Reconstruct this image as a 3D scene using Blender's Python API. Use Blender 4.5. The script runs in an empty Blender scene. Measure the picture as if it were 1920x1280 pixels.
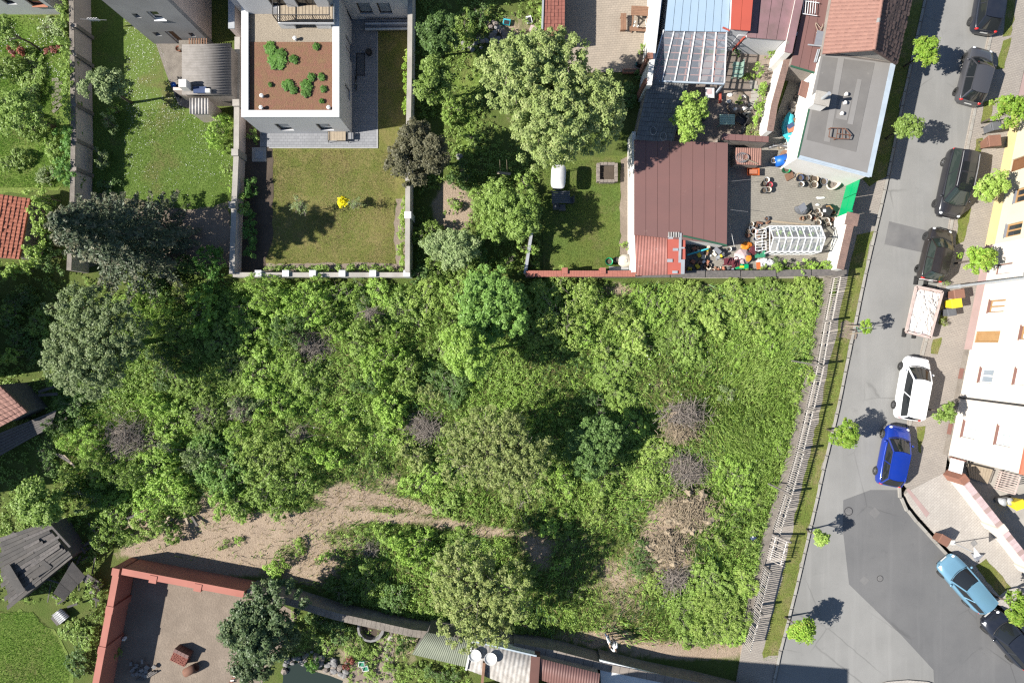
import bpy, math, random
import numpy as np
from mathutils import Vector, Matrix

# ------------------------------------------------------------------ camera, sky, sun, exposure
S = bpy.context.scene
COL = S.collection
CAM_H = 44.0                 # drone height in metres
FPX = 1920 * 22.0 / 36.0     # focal length in photograph pixels (22 mm on a 36 mm frame)
PXM = FPX / CAM_H            # photograph pixels per metre on the ground
cam_d = bpy.data.cameras.new('camera'); cam_d.lens = 22.0; cam_d.sensor_width = 36.0
cam_d.clip_start = 0.5; cam_d.clip_end = 3000.0
cam = bpy.data.objects.new('camera', cam_d); COL.objects.link(cam)
cam.location = (0, 0, CAM_H); cam.rotation_euler = (0, 0, 0)
S.camera = cam

SUN_EL = math.radians(38.0)
SUN_DIR = Vector((0.988 * math.cos(SUN_EL), 0.155 * math.cos(SUN_EL), -math.sin(SUN_EL)))   # the way the light travels
world = bpy.data.worlds.new('World'); S.world = world; world.use_nodes = True
wn = world.node_tree.nodes; wl = world.node_tree.links
sky = wn.new('ShaderNodeTexSky'); sky.sky_type = 'NISHITA'; sky.sun_disc = False
sky.sun_elevation = SUN_EL; sky.sun_rotation = math.atan2(-SUN_DIR.x, -SUN_DIR.y)
sky.air_density = 1.0; sky.dust_density = 0.3; sky.ozone_density = 2.0
wl.new(sky.outputs[0], wn['Background'].inputs[0])
wn['Background'].inputs[1].default_value = 0.062
sun_d = bpy.data.lights.new('sun', 'SUN'); sun_d.energy = 5.0; sun_d.angle = math.radians(0.53)
sun_d.color = (1.0, 0.955, 0.88)
sun = bpy.data.objects.new('sun', sun_d); COL.objects.link(sun)
sun.location = (-60, -10, 60); sun.rotation_euler = SUN_DIR.to_track_quat('-Z', 'Y').to_euler()
S.view_settings.view_transform = 'Standard'; S.view_settings.look = 'None'
S.view_settings.exposure = 1.25; S.view_settings.gamma = 1.0
S.view_settings.use_curve_mapping = False
S.cycles.max_bounces = 6; S.cycles.diffuse_bounces = 3; S.cycles.transmission_bounces = 4
S.cycles.transparent_max_bounces = 6; S.cycles.use_denoising = False
S.cycles.caustics_reflective = False; S.cycles.caustics_refractive = False
S.cycles.use_adaptive_sampling = False
S.cycles.pixel_filter_type = 'BLACKMAN_HARRIS'; S.cycles.filter_width = 1.3

# ------------------------------------------------------------------ helpers
R = math.radians
rng = np.random.default_rng(7)
random.seed(7)
def P(px, py, h=0.0):
    "where a point seen at photograph pixel (px, py) stands when its height is h"
    k = (CAM_H - h) / FPX
    return Vector(((px - 960) * k, (640 - py) * k, h))
def PP(pts, h=0.0): return [P(x, y, h) for x, y in pts]
def G2(px, py):
    p = P(px, py); return (p.x, p.y)
def on_wall(px, py, A, B):
    "(distance along AB, height) of the point of the upright wall A-B that is seen at (px, py)"
    d = Vector(((px - 960) / FPX, (640 - py) / FPX)); A = Vector(A[:2]); B = Vector(B[:2])
    u = (B - A).normalized(); n = Vector((-u.y, u.x))
    t = n.dot(A) / n.dot(d)
    return (d * t - A).dot(u), CAM_H - t
def wpos(o):
    p = Vector((0, 0, 0))
    while o is not None: p = p + o.location; o = o.parent
    return p
LABELS = {}
def tag(o, label, cat, group=None, kind=None):
    if label:
        assert 4 <= len(label.split()) <= 16, label
        o['label'] = label
    if cat: o['category'] = cat
    if group: o['group'] = group
    if kind: o['kind'] = kind
    return o
def thing(name, label, cat, loc=(0, 0, 0), rz=0.0, group=None):
    o = bpy.data.objects.new(name, None); COL.objects.link(o); o.empty_display_size = 0.2
    o.location = loc; o.rotation_euler = (0, 0, rz)
    return tag(o, label, cat, group, 'thing')
def link(name, me, parent=None, loc=None):
    o = bpy.data.objects.new(name, me); COL.objects.link(o)
    if parent: o.parent = parent
    if loc is not None: o.location = loc
    return o
def copy_thing(o, parent=None):
    c = o.copy(); COL.objects.link(c); c.parent = parent
    for ch in o.children: copy_thing(ch, c)
    return c

class MB:
    "collects faces in world (or local) coordinates; obj() links them as one mesh"
    def __init__(s): s.v = []; s.f = []; s.m = []
    def add(s, vs, fs, mi=0):
        b = len(s.v); s.v += [tuple(q) for q in vs]
        for f in fs: s.f.append([b + i for i in f]); s.m.append(mi)
        return s
    def box(s, c, d, rz=0.0, rx=0.0, ry=0.0, mi=0):
        x, y, z = d[0] / 2, d[1] / 2, d[2] / 2
        m = Matrix.Rotation(rz, 3, 'Z') @ Matrix.Rotation(ry, 3, 'Y') @ Matrix.Rotation(rx, 3, 'X')
        vs = [Vector(c) + m @ Vector(q) for q in ((-x,-y,-z),(x,-y,-z),(x,y,-z),(-x,y,-z),(-x,-y,z),(x,-y,z),(x,y,z),(-x,y,z))]
        return s.add(vs, ((3,2,1,0),(4,5,6,7),(0,1,5,4),(1,2,6,5),(2,3,7,6),(3,0,4,7)), mi)
    def bar(s, a, b, w, t=None, mi=0):
        "square bar from a to b"
        a = Vector(a); b = Vector(b); t = t or w
        u = (b - a).normalized(); q = Vector((0, 0, 1)) if abs(u.z) < .95 else Vector((1, 0, 0))
        e = u.cross(q).normalized() * w / 2; g = e.cross(u).normalized() * t / 2
        vs = [a - e - g, a + e - g, a + e + g, a - e + g, b - e - g, b + e - g, b + e + g, b - e + g]
        return s.add(vs, ((0,1,2,3),(7,6,5,4),(4,5,1,0),(5,6,2,1),(6,7,3,2),(7,4,0,3)), mi)
    def prism(s, poly, z0, z1, mi=0):
        "upright prism over a ground polygon; z0, z1 numbers or lists (one height for each corner)"
        p = [(q[0], q[1]) for q in poly]
        n = len(p)
        za = z0 if hasattr(z0, '__len__') else [z0] * n
        zb = z1 if hasattr(z1, '__len__') else [z1] * n
        if sum(p[i][0] * p[(i + 1) % n][1] - p[(i + 1) % n][0] * p[i][1] for i in range(n)) < 0:
            p = p[::-1]; za = list(za)[::-1]; zb = list(zb)[::-1]
        vs = [(x, y, z) for (x, y), z in zip(p, za)] + [(x, y, z) for (x, y), z in zip(p, zb)]
        fs = [list(range(n))[::-1], list(range(n, 2 * n))] + [(i, (i + 1) % n, n + (i + 1) % n, n + i) for i in range(n)]
        return s.add(vs, fs, mi)
    def wall(s, a, b, w, z0, z1, off=0.0, mi=0):
        "wall of width w along a-b, shifted off to its left"
        a = Vector(a[:2]); b = Vector(b[:2]); u = (b - a).normalized(); n = Vector((-u.y, u.x))
        o = n * off; h = n * w / 2
        return s.prism([a + o - h, b + o - h, b + o + h, a + o + h], z0, z1, mi)
    def sheet(s, pts, mi=0):
        n = len(pts); return s.add(pts, [list(range(n))], mi)
    def tube(s, pts, rad, n=6, mi=0, cap=True):
        pts = [Vector(p) for p in pts]; k = len(pts)
        rad = rad if hasattr(rad, '__len__') else [rad] * k
        vs = []
        for i, p in enumerate(pts):
            u = (pts[min(i + 1, k - 1)] - pts[max(i - 1, 0)]).normalized()
            q = Vector((0, 0, 1)) if abs(u.z) < .9 else Vector((1, 0, 0))
            e = u.cross(q).normalized(); g = e.cross(u).normalized()
            vs += [p + (e * math.cos(2*math.pi*j/n) + g * math.sin(2*math.pi*j/n)) * rad[i] for j in range(n)]
        fs = [(i*n+j, i*n+(j+1)%n, (i+1)*n+(j+1)%n, (i+1)*n+j) for i in range(k-1) for j in range(n)]
        if cap: fs += [list(range(n))[::-1], list(range((k-1)*n, k*n))]
        return s.add(vs, fs, mi)
    def lathe(s, c, prof, n=14, mi=0, sx=1.0, rz=0.0):
        c = Vector(c); vs = []
        cr, sr = math.cos(rz), math.sin(rz)
        for r, z in prof:
            for j in range(n):
                x = math.cos(2*math.pi*j/n)*r*sx; y = math.sin(2*math.pi*j/n)*r
                vs.append(c + Vector((x*cr - y*sr, x*sr + y*cr, z)))
        fs = [(i*n+j, i*n+(j+1)%n, (i+1)*n+(j+1)%n, (i+1)*n+j) for i in range(len(prof)-1) for j in range(n)]
        fs += [list(range(n))[::-1], list(range((len(prof)-1)*n, len(prof)*n))]
        return s.add(vs, fs, mi)
    def blob(s, c, r, sub=8, amp=.15, seed=0, mi=0):
        "uneven boulder or sack, r = (rx, ry, rz)"
        g = np.random.default_rng(seed); ph = g.uniform(0, 6.3, 6); vs = []; c = Vector(c)
        nl = max(4, sub // 2 + 1)
        for i in range(nl + 1):
            t = math.pi * i / nl
            for j in range(sub):
                a = 2 * math.pi * j / sub
                k = 1 + amp * (math.sin(2*a+ph[0]+t) + math.sin(3*a+ph[1]-2*t)*.7 + math.sin(3*t+ph[2]+a)*.6) + g.normal(0, amp*.35)
                vs.append(c + Vector((math.sin(t)*math.cos(a)*r[0]*k, math.sin(t)*math.sin(a)*r[1]*k, -math.cos(t)*r[2]*(k if 0 < i < nl else 1))))
        fs = [(i*sub+j, i*sub+(j+1)%sub, (i+1)*sub+(j+1)%sub, (i+1)*sub+j) for i in range(nl) for j in range(sub)]
        return s.add(vs, fs, mi)
    def mesh(s, name, mat, origin=(0, 0, 0), smooth=False):
        me = bpy.data.meshes.new(name); ox, oy, oz = origin
        me.from_pydata([(x-ox, y-oy, z-oz) for x, y, z in s.v], [], s.f)
        for m in (mat if isinstance(mat, (list, tuple)) else [mat]): me.materials.append(MAT(m))
        if any(s.m): me.polygons.foreach_set('material_index', s.m)
        if smooth: me.polygons.foreach_set('use_smooth', [True] * len(s.f))
        me.update(); return me
    def obj(s, name, mat, parent=None, smooth=False, local=False):
        return link(name, s.mesh(name, mat, (0,0,0) if local else wpos(parent), smooth), parent)
def rect_between(a, b, w):
    a = Vector(a[:2]); b = Vector(b[:2]); u = (b-a).normalized(); n = Vector((-u.y, u.x)) * w / 2
    return [a - n, b - n, b + n, a + n]
def struct(name, mb, mat, parent=None):
    o = mb.obj(name, mat, parent)
    if parent is None: o['kind'] = 'structure'
    return o
def lerp(a, b, t): return Vector(a) * (1 - t) + Vector(b) * t

# ------------------------------------------------------------------ materials
_M = {}
def MAT(m): return _M[m] if isinstance(m, str) else m
def nd(nt, typ, **kw):
    n = nt.nodes.new(typ)
    for k, v in kw.items(): setattr(n, k, v)
    return n
def mixc(nt, fac, a, b):
    m = nt.nodes.new('ShaderNodeMix'); m.data_type = 'RGBA'
    for i, x in ((0, fac), (6, a), (7, b)):
        if hasattr(x, 'is_linked') or hasattr(x, 'links'): nt.links.new(x, m.inputs[i])
        elif isinstance(x, (int, float)): m.inputs[i].default_value = x
        else: m.inputs[i].default_value = (*x, 1)
    return m.outputs[2]
def ramp(nt, src, p0, p1, c0=(0,0,0,1), c1=(1,1,1,1)):
    r = nt.nodes.new('ShaderNodeValToRGB'); nt.links.new(src, r.inputs[0])
    e = r.color_ramp.elements; e[0].position = p0; e[1].position = p1; e[0].color = c0; e[1].color = c1
    return r.outputs[0]
def noise(nt, vec, scale, detail=4.0, rough=.6, dist=0.0):
    n = nt.nodes.new('ShaderNodeTexNoise'); n.inputs['Scale'].default_value = scale
    n.inputs['Detail'].default_value = detail; n.inputs['Roughness'].default_value = rough
    n.inputs['Distortion'].default_value = dist
    if vec is not None: nt.links.new(vec, n.inputs['Vector'])
    return n.outputs[0]
def base_mat(name):
    m = bpy.data.materials.new(name); m.use_nodes = True; nt = m.node_tree
    bs = nt.nodes['Principled BSDF']; _M[name] = m
    return m, nt, bs
def wcoord(nt):
    "world position: the same scale of grain on every object"
    return nt.nodes.new('ShaderNodeNewGeometry').outputs['Position']
AK = .72      # surfaces other than leaves: keeps them true at the exposure above
def dim(c): return tuple(x * AK for x in c)
def plain(name, c, c2=None, scale=2.0, rough=.75, metal=0.0, bump=0.0, bscale=30.0, spots=None, spec=.4, fine=0.12):
    "base colour varied by large patches (c -> c2) and fine grain"
    m, nt, bs = base_mat(name); v = wcoord(nt)
    c2 = dim(c2 or tuple(x * .82 for x in c)); c = dim(c)
    f = ramp(nt, noise(nt, v, scale, 5), .35, .68)
    col = mixc(nt, f, c, c2)
    g = ramp(nt, noise(nt, v, bscale, 3), .3, .75)
    col = mixc(nt, g, col, tuple(x * (1 - fine * 2) for x in c2)) if fine > 0 else col
    if fine > 0:
        mx = col.node; mx.inputs[0].default_value = 0
        mm = nt.nodes.new('ShaderNodeMath'); mm.operation = 'MULTIPLY'; mm.inputs[1].default_value = min(1, fine * 4)
        nt.links.new(g, mm.inputs[0]); nt.links.new(mm.outputs[0], mx.inputs[0])
    if spots:
        sc, th, cc = spots; cc = dim(cc)
        s2 = ramp(nt, noise(nt, v, sc, 6, .7), th, th + .05)
        col = mixc(nt, s2, col, cc)
    nt.links.new(col, bs.inputs['Base Color'])
    bs.inputs['Roughness'].default_value = rough; bs.inputs['Metallic'].default_value = metal
    bs.inputs['Specular IOR Level'].default_value = spec
    if bump > 0:
        b = nt.nodes.new('ShaderNodeBump'); b.inputs['Strength'].default_value = bump; b.inputs['Distance'].default_value = .05
        nt.links.new(noise(nt, v, bscale, 4), b.inputs['Height']); nt.links.new(b.outputs[0], bs.inputs['Normal'])
    return m
def leafmat(name, c0, c1, c2, trans=.36, k=1.9):
    c0, c1, c2 = (tuple(x * k for x in c) for c in (c0, c1, c2))
    "leaf colours between young, grown and old; each leaf has its own tint"
    m, nt, bs = base_mat(name)
    at = nt.nodes.new('ShaderNodeAttribute'); at.attribute_name = 'tint'
    r = nt.nodes.new('ShaderNodeValToRGB'); nt.links.new(at.outputs['Fac'], r.inputs[0])
    e = r.color_ramp.elements; e[0].position = 0; e[0].color = (*c0, 1); e[1].position = 1; e[1].color = (*c2, 1)
    e.new(.5).color = (*c1, 1)
    hs = nt.nodes.new('ShaderNodeHueSaturation'); nt.links.new(r.outputs[0], hs.inputs['Color'])
    oi = nt.nodes.new('ShaderNodeObjectInfo'); mr = nt.nodes.new('ShaderNodeMapRange')
    mr.inputs[3].default_value = .82; mr.inputs[4].default_value = 1.18
    nt.links.new(oi.outputs['Random'], mr.inputs[0]); nt.links.new(mr.outputs[0], hs.inputs['Value'])
    bs.inputs['Roughness'].default_value = .5; bs.inputs['Specular IOR Level'].default_value = .22
    nt.links.new(hs.outputs[0], bs.inputs['Base Color'])
    tr = nt.nodes.new('ShaderNodeBsdfTranslucent'); nt.links.new(hs.outputs[0], tr.inputs['Color'])
    mx = nt.nodes.new('ShaderNodeMixShader'); mx.inputs[0].default_value = trans
    nt.links.new(bs.outputs[0], mx.inputs[1]); nt.links.new(tr.outputs[0], mx.inputs[2])
    nt.links.new(mx.outputs[0], nt.nodes['Material Output'].inputs[0])
    return m
def pavers(name, c, c2, joint, bw, bh, rz=0.0, rough=.85, mortar=.006, dirt=None, offset=.5):
    "small set pavers laid in courses: colour only, each stone a little different"
    m, nt, bs = base_mat(name); v = wcoord(nt); c, c2, joint = dim(c), dim(c2), dim(joint)
    mp = nt.nodes.new('ShaderNodeMapping'); mp.inputs['Rotation'].default_value = (0, 0, rz); nt.links.new(v, mp.inputs[0])
    b = nt.nodes.new('ShaderNodeTexBrick'); nt.links.new(mp.outputs[0], b.inputs['Vector'])
    b.inputs['Scale'].default_value = 1.0; b.inputs['Brick Width'].default_value = bw; b.inputs['Row Height'].default_value = bh
    b.inputs['Mortar Size'].default_value = mortar; b.inputs['Mortar Smooth'].default_value = .3; b.offset = offset
    b.inputs['Color1'].default_value = (*c, 1); b.inputs['Color2'].default_value = (*c2, 1); b.inputs['Mortar'].default_value = (*joint, 1)
    d = ramp(nt, noise(nt, v, .7, 6, .65), .38, .7)
    col = mixc(nt, d, b.outputs[0], dirt or tuple(x * .8 for x in c2))
    col.node.inputs[0].default_value = 0
    mm = nt.nodes.new('ShaderNodeMath'); mm.operation = 'MULTIPLY'; mm.inputs[1].default_value = .55
    nt.links.new(d, mm.inputs[0]); nt.links.new(mm.outputs[0], col.node.inputs[0])
    nt.links.new(col, bs.inputs['Base Color']); bs.inputs['Roughness'].default_value = rough
    bp = nt.nodes.new('ShaderNodeBump'); bp.inputs['Strength'].default_value = .5; bp.inputs['Distance'].default_value = .02
    nt.links.new(b.outputs['Fac'], bp.inputs['Height']); bp.invert = True; nt.links.new(bp.outputs[0], bs.inputs['Normal'])
    return m
def lawn(name, greens, dry, dscale=.5, lo=.45, hi=.7, fine=14):
    "mown grass: green and dry patches with blade-fine grain"
    m, nt, bs = base_mat(name); v = wcoord(nt); greens = [tuple(x * .85 for x in q) for q in greens]; dry = dim(dry)
    g = mixc(nt, ramp(nt, noise(nt, v, .45, 5), .35, .65), greens[0], greens[1])
    g = mixc(nt, ramp(nt, noise(nt, v, dscale, 7, .7, .4), lo, hi), g, dry)
    f = noise(nt, v, fine, 5, .75)
    mm = nt.nodes.new('ShaderNodeMix'); mm.data_type = 'RGBA'; mm.blend_type = 'MULTIPLY'; mm.inputs[0].default_value = 1
    nt.links.new(g, mm.inputs[6]); nt.links.new(ramp(nt, f, .25, .72, (.35,.35,.35,1), (1.35,1.35,1.35,1)), mm.inputs[7])
    nt.links.new(mm.outputs[2], bs.inputs['Base Color']); bs.inputs['Roughness'].default_value = .9
    bs.inputs['Specular IOR Level'].default_value = .15
    b = nt.nodes.new('ShaderNodeBump'); b.inputs['Strength'].default_value = .9; b.inputs['Distance'].default_value = .06
    nt.links.new(f, b.inputs['Height']); nt.links.new(b.outputs[0], bs.inputs['Normal'])
    return m
def glassy(name, c, rough=.05, spec=.6):
    m, nt, bs = base_mat(name)
    bs.inputs['Base Color'].default_value = (*c, 1); bs.inputs['Roughness'].default_value = rough; bs.inputs['Specular IOR Level'].default_value = spec
    return m
def clear(name, alpha, tint=(1,1,1), rough=.05, col=(.8,.85,.9)):
    "thin clear sheet: lets light through, adds a sheen"
    m, nt, bs = base_mat(name)
    bs.inputs['Base Color'].default_value = (*col, 1); bs.inputs['Roughness'].default_value = rough
    tr = nt.nodes.new('ShaderNodeBsdfTransparent'); tr.inputs[0].default_value = (*tint, 1)
    mx = nt.nodes.new('ShaderNodeMixShader'); mx.inputs[0].default_value = alpha
    nt.links.new(tr.outputs[0], mx.inputs[1]); nt.links.new(bs.outputs[0], mx.inputs[2])
    nt.links.new(mx.outputs[0], nt.nodes['Material Output'].inputs[0])
    return m
def paint(name, c, rough=.3, coat=.6, metal=0.0):
    m, nt, bs = base_mat(name)
    v = wcoord(nt); f = ramp(nt, noise(nt, v, 2.5, 4), .4, .8)
    dusty = tuple(x * .92 + .006 for x in c)
    nt.links.new(mixc(nt, f, c, dusty), bs.inputs['Base Color'])
    bs.inputs['Roughness'].default_value = rough; bs.inputs['Coat Weight'].default_value = coat; bs.inputs['Coat Roughness'].default_value = .06
    bs.inputs['Metallic'].default_value = metal
    return m

# ground and paving
plain('soil', (.215,.17,.13), (.31,.25,.195), .6, .95, bump=.6, bscale=9, fine=.2)
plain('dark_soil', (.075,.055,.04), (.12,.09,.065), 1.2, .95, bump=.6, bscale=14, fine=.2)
plain('far_ground', (.10,.11,.06), (.16,.14,.09), .05, .95)
def asphalt(name, c, c2, crack):
    "worn road: large tone patches, long wheel streaks down the street, stains, fine cracks"
    m, nt, bs = base_mat(name); v = wcoord(nt); c, c2 = dim(c), dim(c2)
    col = mixc(nt, ramp(nt, noise(nt, v, .22, 5), .35, .68), c, c2)
    mp = nt.nodes.new('ShaderNodeMapping'); mp.inputs['Rotation'].default_value = (0, 0, R(-12.3)); mp.inputs['Scale'].default_value = (1.1, .06, 1); nt.links.new(v, mp.inputs[0])
    col = mixc(nt, ramp(nt, noise(nt, mp.outputs[0], 1.0, 3), .52, .72, (0,0,0,1), (.55,.55,.55,1)), col, tuple(x * 1.13 for x in c2))
    col = mixc(nt, ramp(nt, noise(nt, v, .9, 6, .7), .60, .74, (0,0,0,1), (.5,.5,.5,1)), col, tuple(x * .78 for x in c))
    col = mixc(nt, ramp(nt, noise(nt, v, 26, 3, .8), .3, .75, (0,0,0,1), (.3,.3,.3,1)), col, tuple(x * .75 for x in c))
    dw = nt.nodes.new('ShaderNodeMix'); dw.data_type = 'VECTOR'; dw.inputs[0].default_value = .12
    nz = nt.nodes.new('ShaderNodeTexNoise'); nz.inputs['Scale'].default_value = 1.5; nz.inputs['Detail'].default_value = 4; nt.links.new(v, nz.inputs['Vector'])
    nt.links.new(v, dw.inputs[4]); nt.links.new(nz.outputs['Color'], dw.inputs[5])
    vo = nt.nodes.new('ShaderNodeTexVoronoi'); vo.feature = 'DISTANCE_TO_EDGE'; vo.inputs['Scale'].default_value = .22; nt.links.new(dw.outputs[1], vo.inputs['Vector'])
    gate = ramp(nt, noise(nt, v, .16, 2), .5, .62)
    cr = ramp(nt, vo.outputs['Distance'], .0, .010, (crack,crack,crack,1), (0,0,0,1))
    mu = nt.nodes.new('ShaderNodeMath'); mu.operation = 'MULTIPLY'; nt.links.new(cr, mu.inputs[0]); nt.links.new(gate, mu.inputs[1])
    col = mixc(nt, mu.outputs[0], col, tuple(x * .35 for x in c))
    nt.links.new(col, bs.inputs['Base Color']); bs.inputs['Roughness'].default_value = .9; bs.inputs['Specular IOR Level'].default_value = .2
    b = nt.nodes.new('ShaderNodeBump'); b.inputs['Strength'].default_value = .2; b.inputs['Distance'].default_value = .03; nt.links.new(noise(nt, v, 60, 3), b.inputs['Height']); nt.links.new(b.outputs[0], bs.inputs['Normal'])
asphalt('asphalt', (.24,.237,.227), (.30,.295,.282), .4)
asphalt('new_asphalt', (.14,.14,.142), (.18,.178,.177), .4)
plain('patch_asphalt', (.14,.138,.14), (.21,.205,.20), .5, .9, fine=.06, spec=.2)
plain('kerb', (.40,.385,.35), (.30,.28,.25), 1.5, .9, fine=.1, bump=.2)
plain('concrete', (.46,.43,.385), (.34,.315,.28), 1.1, .9, bump=.25, bscale=20, fine=.12)
plain('old_concrete', (.30,.265,.225), (.19,.165,.14), 1.8, .95, bump=.4, bscale=16, fine=.16)
plain('slab', (.42,.42,.42), (.35,.35,.35), 2, .85)
plain('gravel', (.50,.43,.33), (.36,.30,.23), 22, .95, bump=.9, bscale=28, fine=.24)
plain('sedum', (.275,.115,.085), (.26,.155,.08), 2.2, .95, bump=.9, bscale=20, fine=.22, spots=(7.0,.62,(.16,.16,.05)))
pavers('walk_pavers', (.37,.33,.285), (.32,.285,.25), (.20,.175,.15), .22, .12, R(12))
pavers('yard_pavers', (.31,.285,.24), (.265,.242,.205), (.17,.155,.13), .22, .14, R(8))
pavers('patio_pavers', (.40,.335,.265), (.35,.295,.235), (.22,.18,.145), .24, .16, R(-4))
pavers('grey_pavers', (.30,.305,.32), (.25,.255,.27), (.14,.145,.155), .3, .2, 0)
pavers('light_pavers', (.47,.435,.39), (.42,.385,.345), (.30,.27,.245), .3, .16, R(-42))
pavers('tan_concrete', (.30,.24,.195), (.27,.215,.175), (.15,.12,.10), 1.2, .45, R(-8))
lawn('daisy_lawn', ((.105,.165,.03),(.13,.19,.042)), (.20,.165,.075), .35, .52, .75)
lawn('dry_lawn', ((.14,.155,.038),(.165,.165,.046)), (.27,.215,.095), .9, .42, .75)
lawn('short_lawn', ((.13,.155,.036),(.105,.155,.034)), (.20,.165,.08), .6, .5, .8)
lawn('wild_lawn', ((.115,.19,.03),(.165,.215,.05)), (.16,.14,.06), .5, .5, .75, 9)
lawn('verge', ((.13,.165,.035),(.175,.19,.05)), (.29,.235,.12), .8, .48, .7)
# the overgrown lot: bare earth and straw where the 'dry' attribute says, weeds elsewhere
def lot_material():
    m, nt, bs = base_mat('lot_soil'); v = wcoord(nt)
    at = nt.nodes.new('ShaderNodeAttribute'); at.attribute_name = 'dry'
    n1 = noise(nt, v, 1.3, 7, .7, .5)
    ad = nt.nodes.new('ShaderNodeMath'); ad.operation = 'MULTIPLY_ADD'; ad.inputs[1].default_value = 1.1; ad.inputs[2].default_value = -.55
    nt.links.new(n1, ad.inputs[0])
    sm = nt.nodes.new('ShaderNodeMath'); sm.operation = 'ADD'; nt.links.new(at.outputs['Fac'], sm.inputs[0]); nt.links.new(ad.outputs[0], sm.inputs[1])
    f = ramp(nt, sm.outputs[0], .35, .62)
    green = mixc(nt, ramp(nt, noise(nt, v, .8, 5), .35, .65), (.075,.11,.024), (.10,.12,.036))
    earth = mixc(nt, ramp(nt, noise(nt, v, .5, 5), .35, .65), (.26,.197,.148), (.315,.242,.178))
    earth = mixc(nt, ramp(nt, noise(nt, v, 11, 5, .75), .45, .75), earth, (.40,.325,.235))
    c = mixc(nt, f, green, earth)
    mm = nt.nodes.new('ShaderNodeMix'); mm.data_type = 'RGBA'; mm.blend_type = 'MULTIPLY'; mm.inputs[0].default_value = 1
    fn = noise(nt, v, 16, 5, .75)
    nt.links.new(c, mm.inputs[6]); nt.links.new(ramp(nt, fn, .25, .75, (.68,.68,.68,1), (1.2,1.2,1.2,1)), mm.inputs[7])
    nt.links.new(mm.outputs[2], bs.inputs['Base Color']); bs.inputs['Roughness'].default_value = .95; bs.inputs['Specular IOR Level'].default_value = .1
    b = nt.nodes.new('ShaderNodeBump'); b.inputs['Strength'].default_value = 1; b.inputs['Distance'].default_value = .08
    nt.links.new(fn, b.inputs['Height']); nt.links.new(b.outputs[0], bs.inputs['Normal'])
lot_material()
# walls, roofs, metals
plain('white_wall', (.80,.78,.74), (.70,.67,.62), .8, .85, fine=.04)
plain('house_white', (.62,.62,.63), (.56,.56,.57), .6, .8, fine=.03)
plain('coping_white', (.72,.73,.74), (.64,.65,.66), 1.2, .6, fine=.03)
plain('grey_wall', (.34,.335,.335), (.26,.255,.255), .7, .9, fine=.08)
plain('pink_wall', (.72,.60,.54), (.60,.50,.45), .6, .9, fine=.07)
plain('old_plaster', (.36,.31,.27), (.24,.21,.185), 1.4, .95, fine=.15, bump=.3)
plain('red_plaster', (.44,.17,.125), (.38,.14,.105), .9, .85, fine=.06)
plain('cream_wall', (.66,.59,.43), (.60,.535,.39), .5, .85, fine=.03)
plain('yellow_plinth', (.60,.49,.25), (.54,.44,.22), .8, .85, fine=.04)
plain('pale_wall', (.68,.615,.545), (.61,.55,.485), .5, .85, fine=.03)
plain('pink_plinth', (.42,.30,.28), (.36,.26,.24), 1, .9, fine=.08)
plain('brick', (.36,.155,.10), (.26,.125,.09), 4, .9, bump=.3, bscale=25, fine=.15, spots=(6,.66,(.42,.36,.32)))
plain('brick_cap', (.33,.21,.17), (.22,.145,.12), 3, .9, bump=.4, bscale=22, fine=.2)
plain('stone', (.36,.30,.255), (.22,.19,.165), 2.5, .95, bump=.5, bscale=14, fine=.18)
plain('grey_stone', (.32,.31,.30), (.22,.215,.21), 3, .95, bump=.4, fine=.15)
plain('felt', (.16,.152,.145), (.20,.19,.18), .7, .9, fine=.08, spots=(1.4,.64,(.25,.235,.22)))
plain('felt_light', (.26,.25,.24), (.225,.215,.205), .6, .9, fine=.06)
plain('brown_metal', (.215,.112,.10), (.19,.104,.094), .5, .55, fine=.06, spots=(.9,.66,(.245,.15,.13)))
plain('dark_brown_metal', (.17,.08,.065), (.13,.065,.055), .8, .6, fine=.06)
plain('red_metal', (.50,.10,.065), (.44,.09,.06), .7, .55, fine=.03)
plain('mauve_metal', (.30,.17,.185), (.19,.125,.12), .9, .6, fine=.06, spots=(1.1,.60,(.23,.19,.17)))
plain('blue_metal', (.36,.47,.58), (.32,.43,.54), .6, .5, fine=.02)
plain('flash_blue', (.44,.51,.57), (.37,.43,.49), 2, .5, fine=.03)
plain('zinc', (.50,.52,.54), (.42,.44,.46), 2, .45, metal=.3, fine=.04)
plain('green_metal', (.0,.36,.13), (.0,.33,.12), .6, .45, fine=.02)
plain('dark_green', (.035,.12,.07), (.03,.10,.06), 2, .6)
plain('orange_tile', (.46,.15,.085), (.38,.12,.07), 2.5, .8, fine=.1)
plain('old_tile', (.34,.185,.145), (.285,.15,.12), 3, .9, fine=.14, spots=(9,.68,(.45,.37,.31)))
plain('shaded_tile', (.15,.10,.09), (.115,.08,.07), 3, .9, fine=.14, spots=(11,.69,(.36,.30,.27)))  # same roof's far slope: its shade is put into the tile colour
plain('red_tile', (.42,.16,.115), (.33,.12,.09), 5, .85, fine=.1)
plain('cement_roof', (.27,.25,.235), (.20,.185,.17), 3, .95, fine=.16)
plain('green_roof_sheet', (.22,.24,.18), (.18,.20,.15), 1.5, .85, fine=.08)
plain('white_sheet', (.55,.53,.505), (.33,.305,.28), 2.5, .8, fine=.12)
plain('corr_red', (.48,.22,.185), (.38,.165,.135), 2, .8, fine=.14, spots=(3,.62,(.55,.42,.37)))
plain('patch_red', (.50,.12,.085), (.44,.11,.08), 2, .7, fine=.06)
plain('shingle', (.27,.265,.26), (.175,.17,.165), 3, .95, fine=.2, spots=(2.2,.6,(.22,.21,.20)))
plain('tar', (.075,.07,.066), (.125,.115,.105), 1.3, .92, fine=.2, bump=.4, spots=(1.6,.66,(.15,.125,.10)))
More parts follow.
